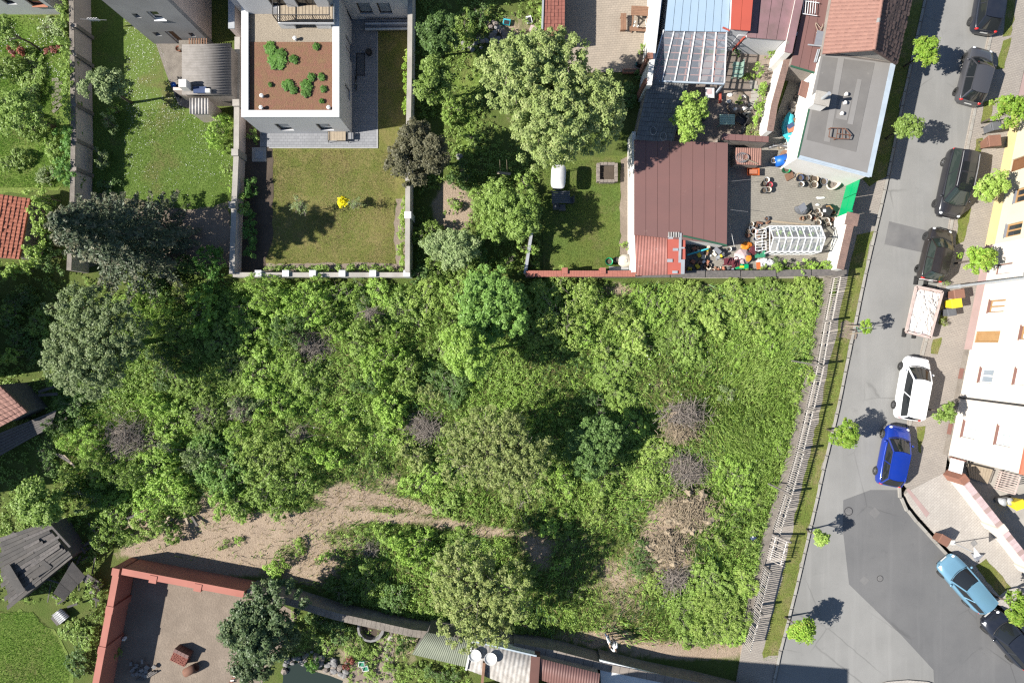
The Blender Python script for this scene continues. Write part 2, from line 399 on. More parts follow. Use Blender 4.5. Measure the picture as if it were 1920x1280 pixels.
plain('shed_felt', (.16,.145,.13), (.10,.09,.082), 2.2, .95, fine=.2)
plain('grey_roof', (.80,.82,.83), (.70,.72,.73), .8, .85, fine=.04)
# timber, plastics, small things
plain('wood', (.30,.165,.10), (.22,.12,.075), 5, .75, fine=.12)
plain('pale_wood', (.44,.36,.26), (.34,.275,.20), 5, .8, fine=.1)
plain('grey_wood', (.20,.18,.165), (.12,.11,.105), 6, .95, fine=.2)
plain('picket', (.46,.42,.385), (.35,.315,.285), 4, .85, fine=.1)
plain('rail_white', (.66,.62,.58), (.52,.48,.44), 4, .8, fine=.08)
plain('bark', (.16,.13,.105), (.10,.08,.065), 6, .95, fine=.2)
plain('twig', (.36,.31,.265), (.24,.205,.175), 5, .95, fine=.2)
plain('straw', (.44,.355,.245), (.33,.26,.175), 4, .95, fine=.2)
plain('white_plastic', (.78,.78,.76), (.68,.68,.66), 2, .5, fine=.03)
plain('cream_plastic', (.66,.60,.50), (.56,.50,.42), 2, .6, fine=.06)
plain('black_plastic', (.025,.026,.028), (.04,.04,.042), 3, .5, fine=.05)
plain('grey_plastic', (.13,.135,.145), (.10,.105,.115), 3, .6, fine=.05)
plain('dark_steel', (.05,.05,.055), (.075,.072,.07), 4, .6, metal=.4)
plain('steel', (.45,.45,.46), (.36,.36,.37), 4, .45, metal=.5)
plain('rust', (.22,.10,.06), (.15,.075,.05), 6, .85, fine=.15)
plain('brown_plastic', (.25,.125,.085), (.21,.105,.075), 2, .65, fine=.05)
plain('yellow_plastic', (.80,.62,.03), (.74,.56,.03), 2, .55, fine=.03)
plain('blue_plastic', (.01,.13,.52), (.01,.11,.45), 2, .45, fine=.03)
plain('orange_plastic', (.62,.16,.04), (.55,.13,.04), 2, .6, fine=.05)
plain('bright_orange', (.85,.26,.02), (.75,.21,.02), 6, .6, fine=.06)
plain('red_plastic', (.55,.03,.06), (.48,.03,.05), 2, .5)
plain('maroon', (.14,.025,.035), (.11,.02,.03), 3, .6)
plain('pink_cloth', (.60,.46,.46), (.48,.36,.36), 4, .85, fine=.08)
plain('turquoise', (.05,.50,.58), (.04,.40,.48), 3, .6, fine=.06)
plain('mint_wood', (.42,.58,.46), (.32,.46,.36), 4, .75, fine=.08)
plain('green_cloth', (.04,.27,.15), (.035,.22,.12), 4, .8)
plain('terracotta', (.46,.19,.11), (.38,.15,.09), 4, .85, fine=.08)
plain('earth_pot', (.10,.075,.055), (.14,.105,.075), 6, .95, fine=.2)
plain('tarp', (.80,.77,.74), (.70,.65,.61), 1.6, .75, fine=.12, bump=.4, bscale=6)
plain('trailer_pink', (.58,.47,.43), (.46,.36,.325), 3, .75, fine=.1)
plain('rubber', (.022,.022,.022), (.03,.03,.03), 4, .85)
plain('skin', (.45,.27,.19), (.42,.25,.18), 4, .6, fine=.03)
plain('dark_hair', (.03,.022,.018), (.045,.035,.028), 9, .7)
plain('white_cloth', (.74,.73,.72), (.64,.63,.63), 5, .85, fine=.06)
plain('blue_cloth', (.05,.08,.17), (.04,.06,.13), 5, .85, fine=.06)
plain('hi_vis', (.45,.85,.05), (.4,.75,.05), 5, .8)
plain('brown_door', (.22,.10,.045), (.17,.08,.04), 4, .6)
plain('orange_wood', (.42,.25,.11), (.36,.21,.09), 4, .6, fine=.06)
plain('window_white', (.78,.78,.78), (.72,.72,.72), 3, .45, fine=.02)
plain('dark_frame', (.05,.035,.03), (.04,.03,.025), 3, .5)
plain('sill_brown', (.24,.12,.095), (.20,.10,.08), 3, .7)
plain('sill_grey', (.25,.26,.29), (.21,.22,.25), 3, .7)
plain('curtain', (.62,.62,.60), (.55,.55,.54), 3, .9)
glassy('pane', (.02,.025,.03), .04, .7)
glassy('pane_sky', (.20,.23,.26), .06, .7)
glassy('pane_curtain', (.42,.47,.47), .12, .6)
glassy('car_glass', (.012,.014,.016), .03, .7)
glassy('car_glass_green', (.02,.028,.025), .04, .7)
glassy('lamp_red', (.45,.02,.02), .15, .6)
glassy('lamp_white', (.62,.64,.66), .1, .8)
glassy('pond', (.02,.028,.022), .04, .5)
clear('greenhouse_glass', .16, (.93,.96,.95), .06)
clear('polycarb', .20, (.86,.88,.92), .18, (.55,.60,.68))
paint('paint_black', (.014,.014,.017)); paint('paint_navy', (.011,.013,.02)); paint('paint_grey', (.045,.045,.05), .35)
paint('paint_white', (.80,.80,.80), .35, .4); paint('paint_blue', (.006,.03,.26), .25, .8, .25); paint('paint_sky', (.12,.24,.33), .32, .5, .2)
paint('paint_darkblack', (.018,.015,.014), .3)
# leaves
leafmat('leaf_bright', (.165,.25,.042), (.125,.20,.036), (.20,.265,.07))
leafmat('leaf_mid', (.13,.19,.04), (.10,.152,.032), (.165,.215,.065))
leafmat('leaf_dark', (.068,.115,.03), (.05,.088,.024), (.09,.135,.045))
leafmat('leaf_hazel', (.092,.16,.034), (.072,.13,.028), (.12,.185,.052))
leafmat('leaf_olive', (.155,.185,.055), (.115,.145,.045), (.20,.205,.085))
leafmat('leaf_big', (.155,.19,.062), (.12,.155,.05), (.195,.21,.09))
leafmat('leaf_grey', (.125,.16,.066), (.10,.135,.054), (.16,.185,.09))
leafmat('leaf_purple', (.12,.115,.062), (.09,.088,.05), (.155,.145,.085), k=1.2)
leafmat('leaf_lime', (.135,.215,.026), (.10,.17,.022), (.19,.215,.045))
leafmat('leaf_spruce', (.075,.10,.052), (.055,.078,.043), (.13,.12,.072), .1, k=1.25)
leafmat('leaf_pine', (.055,.085,.03), (.04,.065,.026), (.09,.11,.045), .1, k=1.3)
leafmat('leaf_box', (.06,.125,.022), (.045,.10,.02), (.085,.15,.035))
leafmat('leaf_yellow', (.72,.62,.01), (.62,.55,.01), (.78,.68,.03), k=1.0)
leafmat('leaf_vine', (.155,.225,.04), (.12,.18,.035), (.20,.24,.07))
leafmat('leaf_red', (.16,.05,.035), (.11,.035,.03), (.18,.07,.04))
leafmat('blade_green', (.125,.20,.036), (.09,.155,.03), (.165,.215,.06), .3)
leafmat('blade_bright', (.15,.215,.045), (.12,.175,.038), (.20,.235,.075), .3)
leafmat('blade_blue', (.075,.145,.06), (.06,.12,.045), (.10,.165,.085), .3)
leafmat('leaf_pale', (.165,.225,.05), (.13,.185,.04), (.205,.25,.075))
leafmat('blade_dry', (.36,.28,.15), (.27,.21,.11), (.42,.34,.20), .2, k=1.1)
leafmat('petal_white', (.78,.78,.76), (.72,.72,.68), (.82,.82,.80), .2, k=1.0)
leafmat('petal_red', (.60,.05,.02), (.5,.04,.02), (.65,.08,.03), .2, k=1.0)
# ------------------------------------------------------------------ ground, road, pavements
def sheet_px(name, pts, z, mat, jit=0.0, seg=1.0):
    "ground sheet traced in photograph pixels; jit makes its edge uneven"
    w = [P(x, y) for x, y in pts]
    if jit > 0:
        out = []; g = np.random.default_rng(len(pts) + int(abs(pts[0][0])))
        for i, a in enumerate(w):
            b = w[(i + 1) % len(w)]; n = max(1, int((b - a).length / seg))
            for k in range(n): out.append(a.lerp(b, k / n) + Vector((g.normal(0, jit), g.normal(0, jit), 0)))
        w = out
    o = MB().sheet([(p.x, p.y, z) for p in w]).obj(name, mat)
    me = o.data
    if me.polygons[0].normal.z < 0: me.flip_normals()
    o['kind'] = 'structure'
    return o
def slab_px(name, pts, z0, z1, mat, parent=None):
    return struct(name, MB().prism([P(x, y) for x, y in pts], z0, z1), mat, parent)
MB().sheet([(-900,-900,-.6),(900,-900,-.6),(900,900,-.6),(-900,900,-.6)]).obj('ground', 'far_ground')['kind'] = 'structure'

# the lot and the gardens' earth: one grid with gentle humps; 'dry' is bare earth and straw
DRY = [(300,1032,70,18,1.2),(380,1010,70,30,1.2),(450,995,70,32,1.2),(530,985,60,24,1.0),(600,972,50,15,.9),(640,935,50,16,.8),(700,936,50,9,.8),(760,944,45,8,.8),(815,956,40,8,.8),(680,966,50,9,.8),(760,972,50,9,.8),(840,983,50,10,.8),(920,998,45,12,.8),
       (1000,1015,34,26,.55),(1010,1050,26,26,.5),(400,945,26,26,1.1),(255,975,45,24,.9),(1290,955,66,30,.9),(1245,1010,52,38,.8),(1270,1060,40,26,.6),(1275,790,32,36,.8),(1150,1165,50,50,.25),(1220,1140,60,26,.22),(1100,1195,80,16,.6),
       (1300,1218,130,18,1.1),(1180,1075,50,40,.35),(1160,545,45,16,.7),(1320,545,26,14,.7),(595,1050,26,36,.7),(660,1010,70,40,.38),(850,395,34,42,1.2),(845,385,22,32,.8),(1290,870,50,45,.15),(250,820,45,50,.15),(795,800,34,40,.15),(585,645,35,35,.1),
       (560,1075,60,22,.5),(400,1062,130,18,1.0),(730,905,40,24,.42),(640,915,40,18,.5),(1080,1020,80,60,.3),(1150,1100,70,60,.28),(620,1060,80,40,.25),(1180,900,40,40,.25),(960,930,60,30,.3),(700,870,60,40,.28),(1040,700,60,40,.25),(1230,720,40,50,.4),(1400,690,40,30,.35),(500,1030,50,24,.4),
       (650,720,40,40,.38),(800,1185,120,16,.4),(340,990,25,20,.6),(1120,600,30,18,.35),(1350,500,200,20,.5),(300,560,60,14,.5),(100,850,60,60,.4),(700,1220,180,40,.5),(1000,170,140,140,.35),(960,60,80,40,.4),(1340,820,40,60,.3),(560,800,40,30,.35),(1330,600,40,30,.3),(760,660,30,30,.25)]
HUMPS = [(1290,960,70,32,.5),(1250,1030,60,40,.55),(250,825,50,50,.35),(1275,790,35,35,.5),(480,880,120,80,.3),(930,570,80,60,.25),(700,680,120,90,.25),(1060,590,90,50,.2),(1350,1110,60,60,.25)]
def field(px, py, blobs):
    f = np.zeros_like(px)
    for x, y, rx, ry, a in blobs: f += a * np.exp(-(((px-x)/rx)**2 + ((py-y)/ry)**2) * .9)
    return f
def lot_height(px, py):
    return field(px, py, HUMPS) + .05*np.sin(px*.031+1)*np.sin(py*.037) + .03*np.sin(px*.09)*np.cos(py*.083+2)
def in_lot(px, py):
    e = np.clip((py - 535) / 30, 0, 1) * np.clip((1215 - py) / 20, 0, 1) * np.clip((1500 - .11*(py-600) - px) / 40, 0, 1)
    wy = np.interp(px, [0,100,240,480,600,780,1000,1110,1300], [560,900,1030,1070,1105,1150,1180,1205,1212])   # the garden wall along the south side
    return e * np.clip((wy - py) / 15, 0, 1)
nx, ny = 250, 176
gx = np.linspace(-120, 1660, nx); gy = np.linspace(-120, 1400, ny)
GX, GY = np.meshgrid(gx, gy)
GZ = .012 + np.maximum(0, lot_height(GX, GY)) * in_lot(GX, GY)
me = bpy.data.meshes.new('lot_earth')
vv = np.stack([(GX-960)/PXM, (640-GY)/PXM, GZ], -1).reshape(-1, 3)
idx = np.arange(nx*ny).reshape(ny, nx)
ff = np.stack([idx[1:, :-1], idx[1:, 1:], idx[:-1, 1:], idx[:-1, :-1]], -1).reshape(-1, 4)
keep = (GX[:-1, 1:] < np.interp(GY[:-1, :-1], [-120,110,345,520,690,850,1000,1140,1330], [1670,1640,1590,1575,1532,1496,1452,1414,1374])).reshape(-1)   # stops under the pavement
me.from_pydata(vv.tolist(), [], ff[keep].tolist()); me.materials.append(_M['lot_soil'])
at = me.attributes.new('dry', 'FLOAT', 'POINT'); at.data.foreach_set('value', np.clip(field(GX, GY, DRY), 0, 1.3).reshape(-1))
me.polygons.foreach_set('use_smooth', [True]*len(me.polygons))
link('terrain', me)['kind'] = 'structure'
def ground_z(px, py):
    a = np.array([float(px)]); b = np.array([float(py)])
    return float((.012 + np.maximum(0, lot_height(a, b)) * in_lot(a, b))[0])

LK = [(1750,-70),(1735,0),(1694,187),(1662,347),(1622,520),(1570,775),(1547,870),(1527,960),(1497,1090),(1462,1230),(1440,1330)]
RK = [(1880,-70),(1868,20),(1859,65),(1830,200),(1814,280),(1786,415),(1768,520),(1733,655),(1706,800),(1687,905),(1688,925),(1698,948),(1715,970),(1742,1000),(1776,1037),(1858,1130),(1878,1150),(1925,1205),(2010,1300)]
sheet_px('road', LK + [(1430,1420),(2130,1420),(2090,1400)] + RK[::-1], .006, 'asphalt')
sheet_px('asphalt_resurfacing', [(1581,937),(1632,918),(1686,918),(1690,926),(1700,949),(1717,971),(1744,1002),(1778,1038),(1859,1131),(1880,1152),(1928,1207),(2010,1302),(2010,1330),(1765,1330),(1751,1275),(1750,1255),(1690,1190),(1592,1095),(1590,1080),(1580,990)], .010, 'new_asphalt')
sheet_px('asphalt_trench_patch', [(1667,415),(1740,433),(1728,473),(1658,458)], .010, 'patch_asphalt')
sheet_px('asphalt_square_patch', [(1640,950),(1651,961),(1640,972),(1629,961)], .014, 'patch_asphalt')
sheet_px('asphalt_square_patch', [(1620,1079),(1630,1087),(1621,1097),(1611,1088)], .014, 'patch_asphalt')
def offs(line, d):
    out = []
    for i, (x, y) in enumerate(line):
        a = line[max(0, i-1)]; b = line[min(len(line)-1, i+1)]
        dx, dy = b[0]-a[0], b[1]-a[1]; l = math.hypot(dx, dy)
        out.append((x + dy/l*d, y - dx/l*d))
    return out
def cut(line, y0, y1):
    "piece of a polyline between two heights of the picture"
    out = []
    for (xa, ya), (xb, yb) in zip(line, line[1:]):
        for t in np.linspace(0, 1, 13):
            y = ya + (yb-ya)*t
            if y0 <= y <= y1: out.append((xa + (xb-xa)*t, y))
    res = []
    for p in out:
        if not res or math.dist(p, res[-1]) > 1: res.append(p)
    return res
# left pavement: walk, verge and a row of kerb stones
WL = [(1690,-70),(1652,110),(1612,330),(1603,345),(1588,405),(1578,520),(1548,602),(1530,690),(1503,780),(1490,850),(1466,930),(1444,1000),(1432,1060),(1407,1140),(1392,1205),(1370,1330)]
walkL = slab_px('pavement_beside_the_lot', WL + offs(LK, -5)[::-1], -.3, .09, 'walk_pavers')
vk = offs(LK, -5); vo = offs(LK, -34)
sheet_px('grass_verge', cut(vk, -70, 345) + [(1628,349),(1612,330),(1652,110),(1690,-70)], .097, 'verge', .04, .5)
sheet_px('grass_verge', cut(vk, 432, 1236) + cut(vo, 432, 1236)[::-1], .097, 'verge', .05, .5)
sheet_px('bare_tree_pit', [(1575,603),(1605,604),(1602,636),(1572,634)], .101, 'soil', .05, .3)
# right pavement
HL = [(1953,-70),(1925,100),(1859,395),(1767,850)]
walkR = slab_px('pavement_beside_the_houses', offs(RK, -7)[:9] + [(1693,906),(1705,917),(1770,884),(1775,852)] + HL[::-1], -.3, .11, 'walk_pavers')
cornR = slab_px('corner_pavement', [(1705,917.5),(1770,884.5),(1940,1092),(2040,1210),(2060,1300),(2018,1294),(1931,1200),(1883,1144),(1863,1124),(1781,1031),(1747,994),(1720,964),(1704,942),(1696,925)], -.3, .105, 'light_pavers')
sheet_px('pink_paver_strip', [(1697,917),(1702,914),(1741,961),(1735,969)], .112, 'pink_plinth')
for q in ([(1896,-70),(1912,-70),(1894,70),(1878,70)], [(1878,80),(1894,74),(1880,132),(1866,132)], [(1842,190),(1862,185),(1852,232),(1836,232)], [(1830,262),(1840,258),(1836,290),(1824,290)],
          [(1794,412),(1820,390),(1806,452),(1790,460)], [(1792,478),(1800,476),(1797,487),(1790,487)], [(1762,585),(1776,590),(1770,612),(1758,604)], [(1748,634),(1764,632),(1757,664),(1742,664)],
          [(1716,798),(1733,798),(1724,848),(1718,846)], [(1826,1060),(1846,1045),(1893,1098),(1872,1114)]):
    sheet_px('grass_verge', q, .118, 'verge', .04, .4)
sheet_px('brick_forecourt', [(1923,112),(1945,112),(1940,260),(1888,262)], .118, 'pink_plinth')
slab_px('kerb_island', [(1600,1330),(1640,1284),(1662,1276),(1700,1273),(1738,1276),(1765,1286),(1800,1330)], -.3, .10, 'light_pavers')
# kerb stones, each a piece of its pavement
ks = MB().box((0,0,-.12),(.97,.17,.30)).mesh('kerb_stone', 'kerb')
def kerb_row(line, parent, z, ln=26.7):
    pts = [P(x, y) for x, y in line]; seg = [(b-a).length for a, b in zip(pts, pts[1:])]; tot = sum(seg); n = int(tot); k = 0; acc = 0
    for i in range(n):
        d = (i + .5) * tot / n
        while d > acc + seg[k]: acc += seg[k]; k += 1
        u = (pts[k+1]-pts[k]).normalized(); p = pts[k] + u * (d-acc)
        o = link('kerb_stone', ks, parent, (p.x, p.y, z + random.uniform(-.008,.008))); o.rotation_euler[2] = math.atan2(u.y, u.x) + random.uniform(-.012,.012)
        o.scale = (tot/n*.985, 1, 1)
kerb_row(offs(cut(LK, -40, 1300), -2.3), walkL, .115)
kerb_row(offs(RK[:10], 2.3-5), walkR, .13)
kerb_row(offs(RK[9:], 2.3-5), cornR, .13)
gut = MB()
pts = cut(LK, -70, 1320)
gut.sheet([P(x, y, .011) for x, y in pts] + [P(x, y, .011) for x, y in offs(pts, 4)[::-1]])
o = gut.obj('gutter', 'old_concrete'); o['kind'] = 'structure'
if o.data.polygons[0].normal.z < 0: o.data.flip_normals()
# manhole covers
for x, y, r, lab in ((1591,958,8,'round cast iron manhole cover in the dark asphalt by the bend'), (1650,1084,6,'round manhole cover lower down in the wide dark asphalt')):
    p = P(x, y, .012); t = thing('manhole_cover', lab, 'manhole cover', p, 0, 'manhole covers in the street')
    k = r / PXM
    MB().lathe(p, [(k,0),(k,.012),(k*.86,.013),(k*.86,.006)], 20).obj('frame', 'dark_steel', t)
    b = MB().lathe(p, [(k*.84,0),(k*.84,.011)], 20)
    for a in range(6): b.box(p + Vector((math.cos(a*1.047)*k*.5, math.sin(a*1.047)*k*.5, .013)), (k*.55,.035,.008), a*1.047)
    b.obj('lid', 'patch_asphalt', t)

# gardens
sheet_px('garden_lawn', [(-90,-60),(118,28),(128,120),(132,250),(120,352),(-90,372)], .030, 'wild_lawn', .1, .5)
sheet_px('garden_lawn', [(168,-60),(232,30),(292,84),(304,95),(312,140),(325,175),(336,200),(360,205),(440,220),(440,340),(425,380),(360,395),(300,380),(168,360)], .030, 'daisy_lawn', .06, .5)
sheet_px('bare_garden_soil', [(300,380),(360,393),(428,378),(437,500),(160,500),(170,360)], .026, 'soil', .1, .5)
slab_px('concrete_terrace', [(292,80),(400,80),(404,215),(355,204),(336,198),(325,172),(312,138)], .0, .055, 'old_concrete')
sheet_px('garden_lawn', [(470,40),(765,40),(763,370),(741,380),(741,496),(490,498),(472,480)], .030, 'dry_lawn', .05, .5)
slab_px('house_paving', [(488,20),(707,20),(707,276),(488,276)], .0, .06, 'grey_pavers')
slab_px('paving_edge', [(706.6,60),(709,60),(709,278.6),(505,278.6),(505,276.4),(706.6,276.4)], .0, .075, 'slab')
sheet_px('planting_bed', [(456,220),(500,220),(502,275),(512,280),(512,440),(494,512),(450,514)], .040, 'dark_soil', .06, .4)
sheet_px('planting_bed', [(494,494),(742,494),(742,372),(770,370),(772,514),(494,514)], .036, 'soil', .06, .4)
slab_px('stone_patio', [(1058,-60),(1245,-60),(1226,70),(1205,135),(1040,138)], .0, .06, 'patio_pavers')
sheet_px('garden_lawn', [(1018,300),(1185,290),(1164,350),(1163,470),(1140,505),(1018,512)], .030, 'short_lawn', .06, .4)
sheet_px('planting_bed', [(1164,300),(1184,290),(1184,480),(1162,478)], .042, 'soil', .04, .4)
slab_px('terrace_paving', [(1206,135),(1440,80),(1470,95),(1440,268),(1200,268)], .0, .05, 'tan_concrete')
slab_px('yard_paving', [(1358,262),(1500,262),(1492,300),(1602,340),(1580,416),(1572,522),(1280,522),(1280,440),(1358,440)], .0, .055, 'yard_pavers')
slab_px('shaded_passage', [(1440,262),(1500,90),(1540,130),(1500,262)], .0, .050, 'yard_pavers')
sheet_px('garden_lawn', [(862,110),(935,95),(1000,98),(985,150),(900,180),(890,240),(880,320),(858,300),(850,200)], .034, 'wild_lawn', .12, .4)
sheet_px('red_walled_yard', [(255,1066),(430,1092),(480,1104),(560,1150),(480,1300),(205,1300)], .030, 'soil', .04, .5)
sheet_px('garden_lawn', [(-60,1140),(60,1148),(112,1190),(140,1245),(130,1320),(-60,1320)], .034, 'wild_lawn', .1, .4)
sheet_px('garden_path', [(700,1150),(735,1160),(740,1290),(640,1290),(660,1240),(710,1230)], .034, 'soil', .1, .4)
sheet_px('pond_water', [(534,1252),(560,1240),(600,1252),(640,1264),(648,1310),(520,1310)], .020, 'pond', .04, .4)
slab_px('shadowed_yard', [(1774,852),(1985,850),(1985,1110),(1920,1062)], -.2, .05, 'concrete')
# ------------------------------------------------------------------ buildings
def facade(t, A, B, z0, z1, mat, wins, thick=.3, name='wall', rev=.14):
    "upright wall A-B with real openings; its outer side is to the right of A->B. wins: dicts with s0,s1,z0,z1"
    A = Vector(A[:2]); B = Vector(B[:2]); L = (B-A).length; u = (B-A)/L; n = Vector((u.y, -u.x))
    ss = sorted({0.0, L, *[w['s0'] for w in wins], *[w['s1'] for w in wins]}); zz = sorted({z0, z1, *[w['z0'] for w in wins], *[w['z1'] for w in wins]})
    ss = [q for q in ss if -1e-6 <= q <= L+1e-6]; zz = [q for q in zz if z0-1e-6 <= q <= z1+1e-6]
    mb = MB()
    for a, b in zip(ss, ss[1:]):
        run = None
        for c, d in list(zip(zz, zz[1:])) + [(None, None)]:
            solid = c is not None and not any(w['s0'] <= (a+b)/2 <= w['s1'] and w['z0'] <= (c+d)/2 <= w['z1'] for w in wins)
            if solid: run = (run[0] if run else c, d)
            elif run:
                p = [A+u*a, A+u*b, A+u*b-n*thick, A+u*a-n*thick]; mb.prism(p, run[0], run[1]); run = None
    wl = mb.obj(name, mat, t)
    for w in wins:
        s0, s1, b0, b1 = w['s0'], w['s1'], w['z0'], w['z1']
        def pt(s_, z_, d_): q = A + u*s_ - n*d_; return Vector((q.x, q.y, z_))
        fw = w.get('fw', .07); fm = w.get('frame', 'window_white')
        f = MB(); d0 = rev
        for (a, b) in (((s0+fw/2, b0), (s0+fw/2, b1)), ((s1-fw/2, b0), (s1-fw/2, b1))): f.bar(pt(a[0], a[1], d0), pt(b[0], b[1], d0), fw)
        for z_ in (b0+fw/2, b1-fw/2): f.bar(pt(s0+fw, z_, d0), pt(s1-fw, z_, d0), fw)
        kind = w.get('kind', 'window')
        if kind == 'window':
            if w.get('mull', True): f.bar(pt((s0+s1)/2, b0+fw, d0), pt((s0+s1)/2, b1-fw, d0), fw*1.1)
            if w.get('trans'): f.bar(pt(s0+fw, b0+(b1-b0)*.68, d0), pt(s1-fw, b0+(b1-b0)*.68, d0), fw)
        fo = f.obj(kind, fm, t)
        cut_ = [s0+fw] + ([(s0+s1)/2] if kind == 'window' and w.get('mull', True) else []) + [s1-fw]
        for a, b in zip(cut_, cut_[1:]):
            g = MB().sheet([pt(a, b0+fw, d0+.012), pt(b, b0+fw, d0+.012), pt(b, b1-fw, d0+.012), pt(a, b1-fw, d0+.012)])
            g.obj('pane' if kind == 'window' else 'door_leaf', w.get('pane', 'pane'), fo)
        if w.get('sill'):
            q = MB(); c0 = pt(s0-.06, b0-.03, -.07); c1 = pt(s1+.06, b0-.03, -.07); e0 = pt(s0-.06, b0-.01, d0); e1 = pt(s1+.06, b0-.01, d0)
            dz = Vector((0,0,.035)); q.add([c0,c1,e1,e0,c0+dz,c1+dz,e1+dz,e0+dz], ((3,2,1,0),(4,5,6,7),(0,1,5,4),(1,2,6,5),(2,3,7,6),(3,0,4,7)))
            q.obj('sill', w['sill'], fo)
    return wl
def win(A, B, bl, br, top, **kw):
    "opening from three pixels on wall A-B: two bottom corners and one point on its top edge"
    s0, za = on_wall(*bl, A, B); s1, zb = on_wall(*br, A, B); _, zt = on_wall(*top, A, B)
    d = dict(s0=min(s0, s1), s1=max(s0, s1), z0=(za+zb)/2, z1=zt); d.update(kw); return d
def roof_slab(t, pts, th, mat, name='roof'):
    "sloped slab from 3-D corner points"
    n = len(pts); up = [Vector(p) for p in pts]; dn = [p - Vector((0,0,th)) for p in up]
    mb = MB().add(dn + up, [list(range(n))[::-1], list(range(n, 2*n))] + [(i, (i+1)%n, n+(i+1)%n, n+i) for i in range(n)])
    o = mb.obj(name, mat, t)
    if o.data.polygons[1].normal.z < 0: o.data.flip_normals()
    return o
def walls_under(t, pts, mat, z0=0.0, inset=.12, name='wall', drop=.05):
    c = sum((Vector(p) for p in pts), Vector((0,0,0))) / len(pts)
    q = []
    for p in pts:
        d = (c - Vector(p)); d.z = 0; d.normalize(); q.append(Vector(p) + d*inset)
    return MB().prism(q, z0, [p[2]-drop for p in pts] if True else 0).obj(name, mat, t)
def corrugated(t, a, b, c, d, n, amp, mat, name='roof', per=6, th=.02):
    "wavy sheet; waves counted across a->b, running along a->d"
    a, b, c, d = map(Vector, (a, b, c, d)); nr = (b-a).cross(d-a).normalized()
    if nr.z < 0: nr = -nr
    k = n*per; vs = []
    for i in range(k+1):
        s_ = i/k; o = nr * (amp * math.cos(2*math.pi*s_*n))
        vs += [a.lerp(b, s_)+o, d.lerp(c, s_)+o, a.lerp(b, s_)+o-nr*th, d.lerp(c, s_)+o-nr*th]
    fs = []
    for i in range(k): p = 4*i; fs += [(p, p+4, p+5, p+1), (p+2, p+3, p+7, p+6), (p, p+2, p+6, p+4), (p+1, p+5, p+7, p+3)]
    fs += [(0,1,3,2), (4*k, 4*k+2, 4*k+3, 4*k+1)]
    mb = MB().add(vs, fs); o = mb.obj(name, mat, t); o.data.polygons.foreach_set('use_smooth', [True]*len(o.data.polygons)); return o
def tiles(t, a, b, c, d, nu, nv, mat, name='roof_tiles', lift=.05, jit=.012, round_=True):
    "courses of overlapping tiles on the slope a (eave) b (eave) c (ridge) d (ridge), one joined part"
    a, b, c, d = map(Vector, (a, b, c, d)); nr = (b-a).cross(d-a).normalized(); nr = nr if nr.z > 0 else -nr
    mb = MB(); g = np.random.default_rng(nu*nv)
    for j in range(nv):
        for i in range(nu):
            u0, u1 = (i+.03)/nu, (i+.97)/nu; v0, v1 = (j-.12)/nv, (j+1)/nv
            q = lambda u, v: (a.lerp(b, u)).lerp(d.lerp(c, u), max(0, v))
            h0 = lift + g.normal(0, jit); h1 = .012
            um = (u0+u1)/2; hm = h0 + (.03 if round_ else 0); hn = h1 + (.03 if round_ else 0)
            vs = [q(u0,v0)+nr*h0, q(um,v0)+nr*hm, q(u1,v0)+nr*h0, q(u1,v1)+nr*h1, q(um,v1)+nr*hn, q(u0,v1)+nr*h1, q(u0,v0), q(u1,v0)]
            mb.add(vs, ((0,1,4,5),(1,2,3,4),(6,7,2,1,0),(6,0,5),(7,3,2)))
    o = mb.obj(name, mat, t); o['kind'] = 'stuff'; return o
def planks(t, a, b, c, d, n, th, mat, name, gap=.02):
    "n boards or panels side by side across a->b, each a part of its own"
    a, b, c, d = map(Vector, (a, b, c, d))
    nr = (b-a).cross(d-a).normalized(); nr = nr if nr.z > 0 else -nr
    L = (b-a).length
    for i in range(n):
        u0 = i/n + gap/L/2; u1 = (i+1)/n - gap/L/2
        up = [a.lerp(b,u0), a.lerp(b,u1), d.lerp(c,u1), d.lerp(c,u0)]; dz = nr*random.uniform(0,.006)
        up = [p+dz for p in up]; dn = [p-nr*th for p in up]
        mb = MB().add(dn+up, ((3,2,1,0),(4,5,6,7),(0,1,5,4),(1,2,6,5),(2,3,7,6),(3,0,4,7)))
        mb.obj(name, mat, t)
def pxroof(pts, hs): return [P(x, y, h) for (x, y), h in zip(pts, hs if hasattr(hs, '__len__') else [hs]*len(pts))]
# --- modern white house with planted roof
H = thing('modern_house', 'white flat-roofed house with red sedum roof garden and gravel strip', 'house', P(575,150))
A, B = P(492,251), P(660,251)
facade(H, A, B, .0, 3.28, 'house_white', [win(A,B,(527,245),(552,245),(520,232.5), frame='dark_frame', mull=False, pane='pane_sky'), win(A,B,(602,245),(627,245),(597,232.5), frame='dark_frame', mull=False, pane='pane_sky')])
C = P(660,-70)
e0 = P(660,251-.3*PXM*0)
facade(H, B+Vector((0,.3,0)), C, .0, 3.28, 'house_white', [win(B,C,(657,199),(657,178),(647,170), frame='dark_frame', mull=False), win(B,C,(660,128),(660,92),(648,100), frame='dark_frame', fw=.06), win(B,C,(660,52),(660,30),(650,35), frame='dark_frame', mull=False)])
MB().wall(P(492,-70), P(492,243), .3, 0, 3.28, off=.15).obj('wall', 'house_white', H)
MB().prism(PP([(495,-70),(657,-70),(657,246),(495,246)]), .1, 3.0).obj('core', 'house_white', H)
for a, b in (((492,251),(660,251)), ((660,251),(660,-70)), ((492,-70),(492,251))):
    pa, pb = P(*a), P(*b)
u = .21
fx0, fx1, fy0, fy1 = P(492,0).x, P(660,0).x, P(0,251).y, P(0,-70).y
